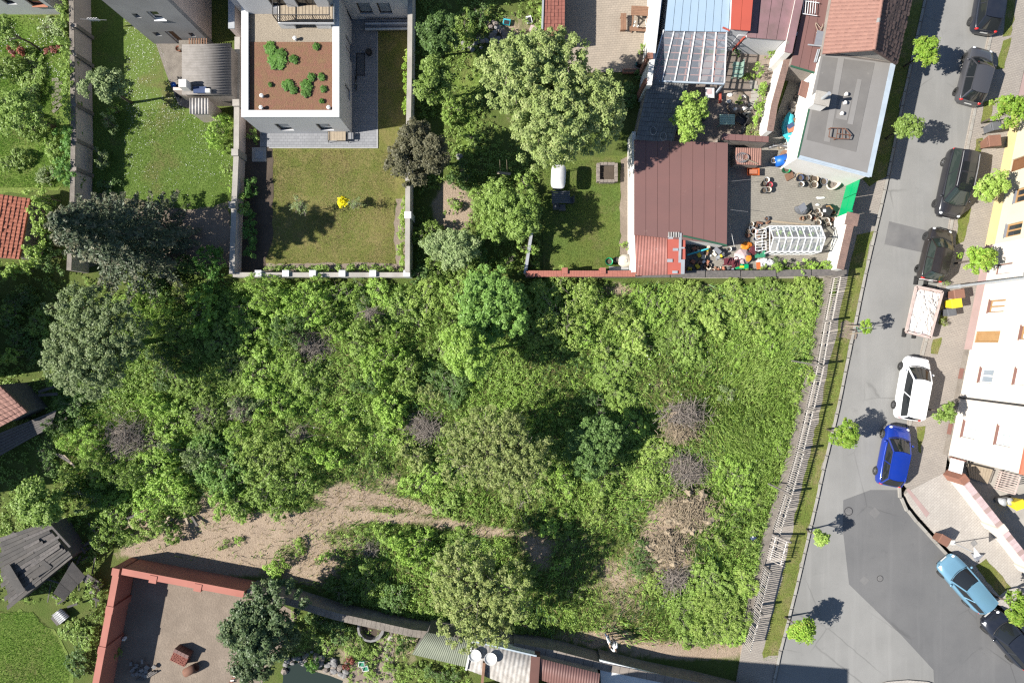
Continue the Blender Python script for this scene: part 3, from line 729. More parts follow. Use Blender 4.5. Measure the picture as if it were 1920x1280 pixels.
for nm, q in (('coping', [(fx0-.03,fy0-.03),(fx1+.03,fy0-.03),(fx1+.03,fy0+.42),(fx0-.03,fy0+.42)]), ('coping', [(fx1-.42,fy0+.422),(fx1+.03,fy0+.422),(fx1+.03,fy1),(fx1-.42,fy1)]), ('coping', [(fx0-.03,fy0+.422),(fx0+.42,fy0+.422),(fx0+.42,fy1),(fx0-.03,fy1)])):
    MB().prism(q, 3.283, 3.36).obj(nm, 'coping_white', H)
yS = P(0,207,3.05).y; yG = P(0,80,3.05).y; yN = P(0,30,3.05).y
sed = MB().prism([(fx0+.42,fy0+.42),(fx1-.42,fy0+.42),(fx1-.42,yG),(fx0+.42,yG)], 3.003, 3.12).obj('sedum_bed', 'sedum', H)
MB().prism([(fx0+.42,yG+.004),(fx1-.42,yG+.004),(fx1-.42,fy1),(fx0+.42,fy1)], 3.003, 3.10).obj('gravel_bed', 'gravel', H)
for x, y in ((492,204),(618,204),(555,75),(493,182)):
    p = P(x,y,3.1); MB().lathe(p, [(.09,0),(.09,.22),(.13,.24),(.13,.28),(.02,.33)], 12).obj('roof_vent', 'white_plastic', H)
# upper storey, balcony
uy = P(0,70).y
A2, B2 = Vector((fx0+.3,uy,0)), Vector((fx1-.35,uy,0))
facade(H, A2, B2, 3.11, 7.2, 'house_white', [win(A2,B2,(512,14),(540,14),(505,-8), frame='dark_frame'), win(A2,B2,(560,14),(596,14),(555,-8), frame='dark_frame')], name='upper_wall')
MB().prism([(fx0+.32,uy+.31),(fx1-.37,uy+.31),(fx1-.37,fy1),(fx0+.32,fy1)], 3.11, 7.1).obj('upper_core', 'house_white', H)
bz = 3.95
b0, b1 = P(521,44,bz), P(626,44,bz); bt = P(521,24,bz).y
bal = MB().prism([(b0.x,b0.y),(b1.x,b0.y),(b1.x,bt+.6),(b0.x,bt+.6)], bz-.16, bz).obj('balcony', 'coping_white', H)
planks(bal, Vector((b0.x+.05,b0.y+.06,bz+.03)), Vector((b1.x-.05,b0.y+.06,bz+.03)), Vector((b1.x-.05,bt+.5,bz+.03)), Vector((b0.x+.05,bt+.5,bz+.03)), 16, .028, 'pale_wood', 'deck_board', .03)
r = MB()
for z_ in (bz+.95, bz+.12): r.bar((b0.x+.03,b0.y+.04,z_),(b1.x-.03,b0.y+.04,z_),.045); r.bar((b0.x+.03,b0.y+.04,z_),(b0.x+.03,bt+.5,z_),.045); r.bar((b1.x-.03,b0.y+.04,z_),(b1.x-.03,bt+.5,z_),.045)
for i in range(27):
    x = b0.x+.03+(b1.x-b0.x-.06)*i/26; r.bar((x,b0.y+.04,bz+.12),(x,b0.y+.04,bz+.95),.02 if i % 9 else .05)
r.obj('railing', 'dark_steel', bal)
for x in (540,608):
    p = P(x,50,3.3); MB().box((p.x,p.y+.15,3.45),(.95,.42,.66)).obj('air_conditioner', 'white_plastic', H)
# wings that run out of the picture
A, B = P(660.5,37), P(772,37)
facade(H, A, B, 0, 6.4, 'house_white', [win(A,B,(676,27),(701,27),(670,6), frame='dark_frame', mull=False, pane='pane_sky'), win(A,B,(713,27),(737,27),(706,6), frame='dark_frame', mull=False, pane='pane_sky')], name='wing_wall')
A, B = P(466,42), P(491.5,42)
facade(H, A, B, 0, 6.4, 'house_white', [win(A,B,(472,26),(484,26),(466,12), frame='dark_frame', mull=False)], name='wing_wall')
MB().prism(PP([(466,33),(491.5,33),(491.5,-70),(466,-70)]), 0, 6.3).obj('wing_core', 'house_white', H)
MB().prism(PP([(661,28),(772,28),(772,-70),(661,-70)]), 0, 6.3).obj('wing_core', 'house_white', H)
# --- grey rendered house, top left
H = thing('grey_house', 'tall grey rendered house with brown back door beside the clover lawn', 'house', P(340,40))
A, B = P(290,83), P(397,83)
facade(H, A, B, 0, 7.4, 'grey_wall', [win(A,B,(255,34),(266,34),(252,26), mull=False, frame='grey_wall'), win(A,B,(291,38),(311,38),(280,22), frame='window_white', mull=False, sill='window_white'), win(A,B,(293,68),(304,68),(290,61), mull=False, frame='grey_wall'),
    win(A,B,(334,82.4),(350,82.4),(314,59), kind='door', frame='window_white', pane='brown_door', fw=.1), win(A,B,(359,69),(368,69),(356,62), mull=False, frame='grey_wall')])
facade(H, B+Vector((0,.3,0)), P(397,-90), 0, 7.4, 'pink_wall', [])
MB().prism(PP([(290,75),(389,75),(389,-90),(290,-90)]), 0, 7.3).obj('core', 'grey_wall', H)
MB().box(P(362,80,.45)+Vector((0,-.35,0)),(1.5,.6,.9)).obj('stair_block','old_concrete',H)
for i in range(8):
    p = P(355+i*4.6,79,1.0); MB().box((p.x,p.y-.2,1.0),(.07,.9,.04)).obj('stair_slat','wood',H)
# --- white house, top left corner
H = thing('white_house', 'pale bluish-white house with two windows above the far-left garden', 'house', P(40,0))
A, B = P(-60,28), P(118,28)
facade(H, A, B, 0, 6.5, 'house_white', [win(A,B,(14,9),(33,9),(8,-8), frame='dark_frame', mull=False), win(A,B,(62,12),(88,12),(52,-6), frame='dark_frame', mull=False, sill='terracotta')])
MB().prism(PP([(-60,20),(118,20),(118,-90),(-60,-90)]), 0, 6.4).obj('core', 'house_white', H)
# --- garden shed with wavy cement roof
H = thing('garden_shed', 'small shed with grey wavy cement roof beside the concrete terrace', 'shed', P(395,135))
q = pxroof([(341,178),(434,178),(433,82),(341,84)], [2.3,2.3,2.5,2.5])
walls_under(H, q, 'old_plaster', 0, .15, drop=.12)
corrugated(H, q[0], q[3], q[2], q[1], 19, .028, 'cement_roof')
MB().box(P(347,160,2.65),(.5,.5,.7)).obj('chimney','white_wall',H)
MB().box(P(375,169,2.46),(.85,.42,.1), .0).obj('roof_hatch','blue_cloth',H)
MB().box(P(390,171,2.5),(.3,.25,.2)).obj('hatch_block','white_wall',H)
MB().wall(P(352,187), P(440,190), .2, 0, 1.9).obj('side_wall','pink_wall',H)
q = pxroof([(356,214),(391,214),(391,184),(356,184)], [1.85,1.85,2.1,2.1])
walls_under(H, q, 'pink_wall', 0, .1, name='annex_wall', drop=.1)
corrugated(H, q[0], q[1], q[2], q[3], 6, .035, 'white_sheet', 'annex_roof')
# --- ivy-edged hut with orange tile roof at the left edge
H = thing('tiled_hut', 'small hut with orange-red tiled roof ringed by ivy', 'hut', P(40,425))
e = pxroof([(-60,345),(53,372),(32,480),(-60,492)], [2.4,2.4,2.4,2.4])
rz_ = [P(-60,350,3.3), P(54,375,2.5)]
a, b, c, d = P(36,486,2.2), P(57,372,2.2), P(-90,352,3.6), P(-110,474,3.6)
roof_slab(H, [a,b,c,d], .1, 'orange_tile'); walls_under(H, [a,b,c,d], 'old_plaster', 0, .25, drop=.15)
tiles(H, a, b, c, d, 17, 17, 'orange_tile', lift=.05)
# second tiled roof lower at the left edge
H = thing('tiled_outbuilding', 'outbuilding with brown pantile roof corner at the left edge', 'shed', P(10,760))
a, b, c, d = P(0,800,2.2), P(52,772,2.2), P(-8,715,2.8), P(-120,745,2.8)
roof_slab(H, [a,b,c,d], .1, 'old_tile'); walls_under(H, [a,b,c,d], 'grey_wood', 0, .25, drop=.15)
tiles(H, a, b, c, d, 7, 9, 'old_tile', lift=.07)
H = thing('weathered_shelter', 'dark weathered board lean-to in deep shade under the pale tree', 'shelter', P(55,800))
a, b, c, d = P(0,852,1.2), P(100,772,1.2), P(104,800,.7), P(20,850,.7)
planks(H, P(-10,815,1.0), P(-10,860,.8), P(96,800,.8), P(106,768,1.0), 7, .04, 'grey_wood', 'board', .03)
MB().box(P(40,815,.4),(3.2,.6,.8), R(18)).obj('frame','grey_wood',H)

# --- row houses on the right
def HLp(y): return P(1859 + (395-y)*92/455, y)
def row_house(label, y0, y1, mat, plinth, pm, wins, h=7.3, extra=None):
    A, B = HLp(y0), HLp(y1); H = thing('row_house', label, 'house', A, 0, 'row of houses along the street')
    ws = [win(A, B, *w[:3], **w[3]) for w in wins]
    u = (B-A).normalized(); n = Vector((u.y, -u.x, 0))
    facade(H, A, B, plinth, h, mat, ws, .4)
    facade(H, A - n*.05 + n*.09, B - n*.05 + n*.09, 0, plinth-.002, pm, [], .3, 'plinth')
    q = [A-n*.41, B-n*.41, B-n*9, A-n*9]; MB().prism(q, 0, h-.02).obj('core', mat, H)
    e = .45
    r0, r1 = A+n*e, B+n*e; m0, m1 = A-n*4.7, B-n*4.7
    pts = [(r0.x,r0.y,h),(r1.x,r1.y,h),(m1.x,m1.y,h+3),(m0.x,m0.y,h+3)]
    roof_slab(H, pts, .15, 'orange_tile'); k0, k1 = A-n*9.5, B-n*9.5
    roof_slab(H, [(m0.x,m0.y,h+3),(m1.x,m1.y,h+3),(k1.x,k1.y,h),(k0.x,k0.y,h)], .15, 'orange_tile')
    return H, A, B, n
ow = dict(frame='orange_wood', sill='sill_grey', fw=.1)
H, A, B, n = row_house('cream house with yellow plinth and orange-brown wooden windows', 226, 461.5, 'cream_wall', .95, 'yellow_plinth',
    [((1905,355),(1900,382),(1935,366), ow), ((1888,421),(1882,446),(1915,430), ow), ((1897,300),(1893,324),(1945,308), dict(kind='door', frame='brown_door', pane='brown_door'))])
wb = dict(frame='orange_wood', sill='sill_brown', fw=.09, pane='pane_curtain')
H, A, B, n = row_house('pale house with pink plinth and orange panelled front door', 461.5, 655, 'pale_wall', .8, 'pink_plinth',
    [((1868,496),(1865,515),(1896,505), dict(frame='sill_brown', pane='pane_curtain', mull=False)), ((1856,563),(1852,586),(1884,572), wb), ((1915,611),(1911,636),(1940,620), wb), ((1829,621),(1826,642),(1874,630), dict(kind='door', frame='orange_wood', pane='orange_wood', fw=.12))])
ww = dict(frame='window_white', sill='sill_brown', fw=.1)
wc = dict(frame='window_white', sill='sill_brown', fw=.1, pane='pane_curtain')
H, A, B, n = row_house('pale pink house with white windows and brown sills', 655, 850, 'pale_wall', .6, 'old_concrete',
    [((1839,689),(1834,716),(1863,700), dict(ww, pane='pane_sky')), ((1905,690),(1899,720),(1932,704), wc), ((1808,788),(1802,818),(1831,802), wc), ((1872,797),(1864,832),(1899,812), wc)])
for y in (700, 803):
    p = HLp(y) + n*.06; MB().box((p.x,p.y,.33),(.05,.75,.38), R(-11.5)).obj('cellar_grille','sill_brown',H)
p = HLp(744)+n*.08; MB().tube([(p.x,p.y,.6),(p.x,p.y,7.2)], .06, 8).obj('downpipe','dark_steel',H)
# yard behind the last house: porch deck, slatted wall, gate
t = thing('wooden_deck', 'tan board deck in the yard behind the pale pink house', 'deck', P(1838,880))
planks(t, P(1812,868,.3), P(1862,880,.3), P(1852,907,.3), P(1818,895,.3), 9, .05, 'pale_wood', 'deck_board', .03)
MB().prism(PP([(1814,870),(1860,881),(1851,905),(1819,894)]), .0, .24).obj('base','old_concrete',t)
t = thing('letterbox_gate', 'white slatted garden gate with letterboxes beside the pink house', 'gate', P(1786,868))
A, B = P(1775,882), P(1780,856)
for i in range(7):
    z_ = .25+i*.19; MB().bar(A+Vector((0,0,z_)), B+Vector((0,0,z_)), .03, .14).obj('slat','window_white',t)
MB().bar(A, A+Vector((0,0,1.6)), .08).obj('post','sill_brown',t); MB().bar(B, B+Vector((0,0,1.6)), .08).obj('post','sill_brown',t)
t = thing('garage_grille', 'pinkish slatted pergola wall in the yard at the right edge', 'pergola', P(1880,905))
A, B = P(1862,914), P(1872,882)
for i in range(9):
    q = lerp(A,B,i/8); MB().bar((q.x,q.y,.06),(q.x+.0,q.y,1.9),.06).obj('slat','trailer_pink',t)
for z_ in (.3,1.9): MB().bar((A.x,A.y,z_),(B.x,B.y,z_),.07).obj('rail','trailer_pink',t)
# --- the cluster of low buildings and yards in the upper right
def low_building(name, label, cat, pts, hs, wall, roofm, th=.08, inset=.1):
    q = pxroof(pts, hs); c = sum(q, Vector((0,0,0)))/len(q)
    t = thing(name, label, cat, (c.x, c.y, 0)); walls_under(t, q, wall, 0, inset, drop=th+.005)
    return t, q
# flat-roofed white house at the street
t, q = low_building('flat_roofed_house', 'white house with grey felt flat roof at the street corner', 'house', [(1497,296),(1630,330),(1678,118),(1541,101)], 2.9, 'white_wall', 'felt', .12, .06)
roof_slab(t, q, .12, 'felt_light')
zz = Vector((0,0,.012))
def patch(t, pts, h, mat, name, dz=.012):
    w = PP(pts, h+dz); return roof_slab(t, w, .01, mat, name)
patch(t, [(1512,262),(1605,285),(1640,118),(1543,106)], 2.9, 'felt', 'felt_strip')
patch(t, [(1545,265),(1556,267),(1583,110),(1572,108)], 2.9, 'felt_light', 'felt_seam', .024)
patch(t, [(1589,232),(1599,234),(1616,150),(1608,148)], 2.9, 'felt_light', 'felt_patch', .024)
patch(t, [(1567,222),(1588,226),(1596,190),(1575,186)], 2.9, 'felt_light', 'felt_patch', .024)
MB().add(*[([a, b, b+Vector((0,0,.05)), a+Vector((0,0,.05))], [(0,1,2,3)]) for a, b in [(q[0],q[1])]][0]).obj('edge_strip','flash_blue',t)
patch(t, [(1496,298),(1630,333),(1632,326),(1500,291)], 2.9, 'flash_blue', 'edge_flashing', .02)
patch(t, [(1625,330),(1634,332),(1680,118),(1670,117)], 2.9, 'flash_blue', 'edge_flashing', .022)
MB().bar(P(1496,296,2.86), P(1519,196,2.86), .09).obj('gutter','dark_green',t)
cb = P(1528,196,2.9)
ch = MB().box((cb.x,cb.y,3.35),(.85,.75,1.0), R(-12)).obj('chimney','white_wall',t)
MB().box((cb.x,cb.y,3.89),(.98,.88,.08), R(-12)).obj('cap','concrete',ch)
MB().tube([(cb.x,cb.y,3.93),(cb.x,cb.y,4.75)], .11, 12).obj('flue_pipe','zinc',ch)
for x, y in ((1585,178),(1583,194),(1577,214)): MB().lathe(P(x,y,2.92), [(.09,0),(.09,.16),(.13,.18),(.04,.26)], 10).obj('roof_vent','white_wall',t)
for (x0,y0),(x1,y1) in (((1468,232),(1481,216)),): pass
A, B = P(1485,222), P(1468,300)
for (x0,y0,x1,y1,nm,m) in ((1497,176,1519,154,'window_hood','brick'),):
    p = P(1508,168,1.9); MB().box((p.x,p.y,1.9),(.7,1.0,.08), R(-14), ry=R(18)).obj(nm, 'old_tile', t)
p = HLp(0)
# metal roof ladder lying on the felt
l = thing('metal_frame', 'rusty metal ladder frame standing on the grey flat roof', 'frame', P(1575,248,2.93))
z_ = 3.0
fr = [(1557,240),(1584,241),(1595,253),(1592,261),(1567,260),(1554,257)]
for a, b in zip(fr, fr[1:]+fr[:1]): MB().bar(P(*a,3.2), P(*b,3.2), .045).obj('bar','rust',l)
for a, b in (((1571,241),(1568,260)),((1569,251),(1594,253)),((1580,241),(1580,260))): MB().bar(P(*a,3.2), P(*b,3.2), .04).obj('bar','rust',l)
for a in fr[::2]: MB().bar(P(*a,3.2), P(*a,3.2)-Vector((0,0,.27)), .04).obj('leg','rust',l)
# tiled house
t = thing('tiled_roof_house', 'house with weathered red tile roof, its far slope darkened for shade, by the street', 'house', P(1630,50))
ew0, ew1 = P(1543,101,3.3), P(1575,-90,3.3); r1, r0 = P(1666,-90,5.0), P(1638,94,5.0); ee0, ee1 = P(1681,121,3.3), P(1730,-90,3.3)
walls_under(t, [ew0, ee0, ee1, ew1], 'old_plaster', 0, .25, drop=.2)
roof_slab(t, [ew0, r0, r1, ew1], .12, 'old_tile'); roof_slab(t, [r0, ee0, ee1, r1], .12, 'shaded_tile')
tiles(t, ew1, ew0, r0, r1, 26, 13, 'old_tile', lift=.05); tiles(t, ee0, ee1, r1, r0, 26, 9, 'shaded_tile', lift=.05)
g0 = Vector((ew0.x,ew0.y,3.18)); g1 = Vector((ee0.x,ee0.y,3.18)); g2 = Vector((r0.x,r0.y,4.85)); off = Vector((.06,.22,0))
MB().sheet([g0+off,g1+off,g2+off]).obj('gable','concrete',t)
n_ = 22
for i in range(n_):
    a = lerp(r0,r1,i/n_); b = lerp(r0,r1,(i+.95)/n_); MB().tube([a+Vector((0,0,.03)), b+Vector((0,0,.06))], .11, 8).obj('ridge_tile','old_tile' if i != 6 else 'grey_stone',t)
# brown lean-to roof between
t, q = low_building('brown_lean_to', 'lean-to with flat brown metal roof and green gutter beside the tiled roof', 'shed', [(1483,122),(1531,136),(1572,-90),(1528,-90)], [2.3,2.3,2.45,2.45], 'old_plaster', 'brown_metal')
planks(t, q[0], q[1], q[2], q[3], 3, .07, 'brown_metal', 'roof_panel', .025)
MB().bar(q[0]+Vector((0,-.06,-.03)), q[1]+Vector((0,-.06,-.03)), .1).obj('gutter','dark_green',t)
MB().box(P(1537,72,2.5),(.55,.95,.02), R(-12)).obj('roof_sheet','sill_grey',t)
b = thing('bed_frame', 'white tubular bed frame lying on the brown lean-to roof', 'bed frame', P(1516,12,2.5))
for i in range(6):
    x = 1507+i*4.6; MB().tube([P(x,2,2.62+.0), P(x-2,26,2.62)], .022, 6).obj('bar','window_white',b)
MB().tube([P(1508,2,2.62), P(1536,6,2.62)], .028, 6).obj('rail','window_white',b); MB().tube([P(1505,26,2.62), P(1532,30,2.62)], .028, 6).obj('rail','window_white',b)
b = thing('gutter_pipes', 'short white pipes left on the brown lean-to roof', 'pipes', P(1530,100,2.5))
for a, c in (((1515,84),(1542,87)),((1534,93),(1527,117)),((1537,93),(1530,117))): MB().tube([P(*a,2.53), P(*c,2.53)], .05, 8).obj('pipe','zinc',b)
c = thing('rope_coil', 'thin pale rope looped on the brown roof', 'rope', P(1536,45,2.48))
MB().tube([P(1536+7*math.cos(a)*(1-.1*a/6), 45+6*math.sin(a*1.7)+a*1.5, 2.49) for a in np.linspace(0,9,40)], .018, 4).obj('loop','pale_wood',c)
# mauve roof and its parapet
t, q = low_building('mauve_roofed_house', 'low house with patchy mauve metal roof and parapet', 'house', [(1400,70),(1474,76),(1510,-90),(1410,-90)], [2.5,2.5,2.6,2.6], 'house_white', 'mauve_metal')
planks(t, q[0], q[1], q[2], q[3], 4, .07, 'mauve_metal', 'roof_panel', .03)
wa, wb_ = P(1478,99,2.8), P(1518,-90,2.8)
pp = MB().wall((wa.x,wa.y),(wb_.x,wb_.y), .42, 0, 2.75).obj('parapet','white_wall',t)
MB().wall((wa.x,wa.y),(wb_.x,wb_.y), .5, 2.752, 2.82).obj('coping','mauve_metal',pp)
A, B = P(1362,97), P(1468,97)
facade(t, A, B, 0, 2.3, 'house_white', [win(A,B,(1408,88),(1432,88),(1415,74), frame='window_white', mull=False, sill='window_white')], .25, 'yard_wall')
MB().tube([P(1396,70,2.3), P(1393,73,2.0), P(1374,94,.3)], .06, 8).obj('downpipe','red_metal',t)
# red roof
t, q = low_building('red_roofed_annex', 'small annex with bright red two-panel metal roof', 'annex', [(1370,55),(1407,58),(1420,-90),(1376,-90)], [3.1,3.1,3.2,3.2], 'house_white', 'red_metal')
planks(t, q[0], q[1], q[2], q[3], 2, .07, 'red_metal', 'roof_panel', .02)
# blue-grey roof with white parapet
t, q = low_building('blue_roofed_house', 'house wing with pale blue standing-seam metal roof', 'house', [(1246,58),(1366,60),(1374,-90),(1262,-90)], [2.75,2.75,2.9,2.9], 'house_white', 'blue_metal')
planks(t, q[0], q[1], q[2], q[3], 8, .07, 'blue_metal', 'roof_panel', .03)
pp = MB().prism([P(1213,160,2.9)[:2], P(1222,160,2.9)[:2], P(1250,-90,2.9)[:2], P(1236,-90,2.9)[:2]], 0, 2.95).obj('parapet','white_wall',t)
MB().prism([P(1218,142,2.9)[:2], P(1224,142,2.9)[:2], P(1253,-90,2.9)[:2], P(1246,-90,2.9)[:2]], 2.5, 2.9).obj('parapet_flashing','blue_metal',t)
MB().bar(P(1355,52,2.8), P(1368,58,2.75), .09).obj('downpipe','red_metal',t)
# clear roofed pergola
t = thing('glazed_pergola', 'pergola with clear roof sheets over orange timber grid', 'pergola', P(1290,105))
a, b, c, d = P(1218,150,2.2), P(1358,156,2.2), P(1362,62,2.6), P(1244,57,2.6)
for i in range(7):
    p0, p1 = lerp(a,b,i/6), lerp(d,c,i/6); MB().bar(p0+Vector((0,0,.03)), p1+Vector((0,0,.03)), .07).obj('rafter','window_white',t)
    if i < 6:
        e = .07/((b-a).length/6)/2
        for k in range(1):
            g0, g1, g2, g3 = lerp(a,b,(i+e)/6), lerp(a,b,(i+1-e)/6), lerp(d,c,(i+1-e)/6), lerp(d,c,(i+e)/6)
            MB().sheet([g0,g1,g2,g3]).obj('clear_pane','polycarb',t)
for i in range(8):
    p0, p1 = lerp(a,d,i/7), lerp(b,c,i/7); MB().bar(p0-Vector((0,0,.07)), p1-Vector((0,0,.07)), .06).obj('purlin','terracotta',t)
for i in range(5):
    p0, p1 = lerp(a,b,(i+.4)/5), lerp(d,c,(i+.4)/5); MB().bar(p0-Vector((0,0,.45)), p1-Vector((0,0,.45)), .1).obj('beam','terracotta',t)
for q_ in (a, b, lerp(a,b,.5)): MB().bar((q_.x,q_.y,.05),(q_.x,q_.y,q_.z-.1),.11).obj('post','flash_blue',t)
MB().bar(a+Vector((0,-.06,-.02)), b+Vector((0,-.06,-.02)), .1).obj('gutter','flash_blue',t)
# dark shingled shed
t, q = low_building('shingled_shed', 'old shed with dark slate roof in the big tree\'s shade', 'shed', [(1192,262),(1262,268),(1292,152),(1216,150)], [2.2,1.9,1.9,2.3], 'old_plaster', 'shingle')
roof_slab(t, q, .07, 'shingle'); tiles(t, q[1], q[2], q[3], q[0], 13, 16, 'shingle', 'roof_slates', .05, .018, False)
for i, (x, y) in enumerate(((1218,107),(1213,154))):
    p = P(x,y,2.9 if i==0 else 2.6); MB().box((p.x,p.y,p.z/2+.1),(.38,.38,p.z+.2)).obj('brick_pier','brick',t)
# brown metal roof hall
t, q = low_building('brown_roofed_workshop', 'workshop with large plain brown metal roof in eight panels', 'workshop', [(1189,440),(1363,458),(1365,268),(1189,262)], [2.1,1.85,1.85,2.1], 'white_wall', 'brown_metal', .1, .04)
planks(t, q[0], q[1], q[2], q[3], 8, .07, 'brown_metal', 'roof_panel', .022)
MB().bar(q[0]+Vector((3.3,-.07,-.12)), q[1]+Vector((0,-.07,-.05)), .11).obj('gutter','dark_green',t)
MB().wall(P(1180,515), P(1180,262), .25, 0, 1.7, off=0).obj('side_wall','white_wall',t)
for a, b in (((1222,243),(1226,250)),((1240,252),(1246,262))):
    c_ = P((a[0]+b[0])/2,(a[1]+b[1])/2,2.1)
    w = thing('wire_coil', 'thin wire coil lying at the top %s of the brown roof' % ('left corner' if a[0] < 1230 else 'edge near the vine'), 'wire', c_)
    MB().tube([c_+Vector((.2*math.cos(k), .28*math.sin(k), .1+.003*k)) for k in np.linspace(0,12.4,40)], .016, 5).obj('loop','steel',w)
# red wavy roof with patches
t, q = low_building('corrugated_lean_to', 'lean-to with faded red wavy roof beside patched red sheets', 'shed', [(1193,517),(1251,515),(1250,436),(1190,438)], [1.75,1.75,2.0,2.0], 'white_wall', 'corr_red', .06)
corrugated(t, q[0], q[1], q[2], q[3], 21, .022, 'corr_red')
w = pxroof([(1251.6,515),(1285,513),(1285,445),(1251.6,437)], [1.75,1.7,1.9,2.0])
roof_slab(t, w, .05, 'patch_red', 'patched_roof'); walls_under(t, w, 'old_plaster', 0, .1, 'annex_wall', .06)
for (x0,x1,y0,y1) in ((1252,1262,443,448),(1262,1272,465,470),(1252,1262,485,491),(1262,1272,507,512),(1273,1278,437,492),(1278,1285,486,513),(1278,1284,463,466)):
    r_ = PP([(x0,y1),(x1,y1),(x1,y0),(x0,y0)], 2.0); s0 = [Vector((p.x,p.y,2.03-.25*max(0,(p_[1]-437)/78)+.01)) for p, p_ in zip(r_, [(x0,y1),(x1,y1),(x1,y0),(x0,y0)])]
    roof_slab(t, s0, .015, 'zinc', 'patch')
for i in range(5):
    x = 1254+i*4.6; MB().box(P(x,440,2.06),(.09,.35,.02)).obj('slat','white_sheet',t)
# doghouse-like store with tile roof and coiled cable
t, q = low_building('tiled_kennel', 'small store with brown tile roof in the yard\'s shade', 'kennel', [(1378,308),(1427,310),(1428,278),(1380,277)], [1.15,1.15,1.4,1.4], 'old_plaster', 'old_tile', .06)
roof_slab(t, q, .05, 'old_tile'); tiles(t, q[0], q[1], q[2], q[3], 12, 8, 'old_tile', 'roof_tiles', .03, .006)
c_ = P(1391,296,1.32)
t = thing('cable_coil', 'grey coil of cable on the small tiled roof', 'cable', c_)
for k in range(5): MB().tube([c_+Vector(((.42-.05*k)*math.cos(a)+.05*k, (.34-.03*k)*math.sin(a), .05+.02*k)) for a in np.linspace(0,6.3,22)], .016, 5).obj('loop','steel',t)
MB().bar(P(1398,298,1.4), P(1420,307,1.25), .05).obj('stick','pale_wood',t)
# --- yard walls
def wall_line(name, label, pts, w, h, mat, cap=None, capm=None, capw=None, cat='wall', z0=-.2, pieces=None):
    "garden wall along ground pixels; its cap either one strip or single cap stones"
    g = [P(x, y) for x, y in pts]; t = thing(name, label, cat, g[0])
    hs = h if hasattr(h, '__len__') else [h]*len(g)
    for i, (a, b) in enumerate(zip(g, g[1:])):
        u = (b-a).normalized(); n = Vector((-u.y,u.x,0))*w/2
        q = [a-n, b-n, b+n, a+n]; MB().prism(q, z0, [hs[i],hs[i+1],hs[i+1],hs[i]]).obj('wall_section', mat, t)
        if cap:
            L = (b-a).length; k = max(1, int(L/pieces)) if pieces else 1
            for j in range(k):
                p0, p1 = lerp(a,b,(j+.02)/k if pieces else 0), lerp(a,b,(j+.98)/k if pieces else 1)
                m = Vector((-u.y,u.x,0))*(capw or w+.1)/2; z0_, z1_ = hs[i]+(hs[i+1]-hs[i])*j/k, hs[i]+(hs[i+1]-hs[i])*(j+1)/k
                dz = random.uniform(0,.012) if pieces else .003
                MB().prism([p0-m,p1-m,p1+m,p0+m], [z0_+.002,z1_+.002,z1_+.002,z0_+.002], [z0_+cap+dz,z1_+cap+dz,z1_+cap+dz,z0_+cap+dz]).obj('cap_stone' if pieces else 'coping', capm, t)
    return t
wall_line('brick_capped_wall', 'slanting white yard wall with old brick cap beside the terrace', [(1459,118),(1432,215),(1424,262)], .34, 1.75, 'white_wall', .1, 'brick_cap', .42, pieces=.16)
wall_line('yard_wall', 'low yard wall with reddish cap above the small tiled store', [(1340,270),(1424,275)], .32, 1.5, 'old_plaster', .08, 'brown_metal', .4, pieces=.45)
wall_line('street_wall', 'white yard wall with brick cap along the pavement', [(1571,418),(1550,510)], .36, 1.75, 'white_wall', .1, 'brick_cap', .46, pieces=.16)
p = P(1568,418); t = thing('gate_pier', 'thick brick-capped pier beside the green gate', 'pier', p)
MB().box((p.x+.1,p.y-.1,.9),(.72,.72,1.8), R(-12)).obj('shaft','white_wall',t); MB().box((p.x+.1,p.y-.1,1.86),(.82,.82,.12), R(-12)).obj('cap','brick_cap',t)
t = thing('green_gate', 'bright green sheet metal yard gate in two leaves', 'gate', P(1575,375))
A, B = P(1571,406), P(1588,342)
for i in range(2):
    p0, p1 = lerp(A,B,i*.5+.01), lerp(A,B,i*.5+.49); u = (p1-p0).normalized(); n = Vector((-u.y,u.x,0))*.02
    lf = MB().prism([p0-n,p1-n,p1+n,p0+n], .08, 1.75).obj('gate_leaf','green_metal',t)
    MB().bar(p0+Vector((-.03,0,.95)), p1+Vector((-.03,0,.95)), .04).obj('rail','green_metal',lf)
for q_ in (A, B): MB().bar((q_.x,q_.y,0),(q_.x,q_.y,1.85),.1).obj('post','green_metal',t)
wall_line('board_capped_wall', 'long low wall with weathered board cap between yard and wild lot', [(1186,517),(1380,516),(1575,513)], .3, .9, 'old_concrete', .06, 'grey_wood', .45, pieces=2.2)
t = wall_line('tile_capped_wall', 'low wall capped with red roof tiles between small lawn and wild lot', [(985,517),(1184,517)], .3, 1.3, 'old_plaster', .07, 'red_tile', .42, pieces=.17)
for x in (1056,1125,1183):
    p = P(x,512); MB().box((p.x,p.y,.75),(.36,.42,1.5)).obj('pier','red_tile',t)
wall_line('lichen_wall', 'narrow grey wall between the overgrown garden and small lawn', [(984,516),(996,440)], .25, 1.2, 'old_concrete', .05, 'zinc', .2)
wall_line('long_garden_wall', 'long pinkish garden wall with pilasters, ivy along its left side', [(166,-70),(169,140),(171,260),(169,380),(163,512)], .3, 1.75, 'pink_wall', .05, 'old_concrete', .32)
t = bpy.data.objects['long_garden_wall']
for y in (72,125,215,278,330):
    p = P(171.5,y); MB().box((p.x+.06,p.y,.92),(.3,.24,1.84)).obj('pilaster','old_plaster',t)
w2 = wall_line('lawn_side_wall', 'beige garden wall with block piers left of the square lawn', [(461,-70),(461,84)], .3, 2.2, 'pink_wall', .08, 'zinc', .42)
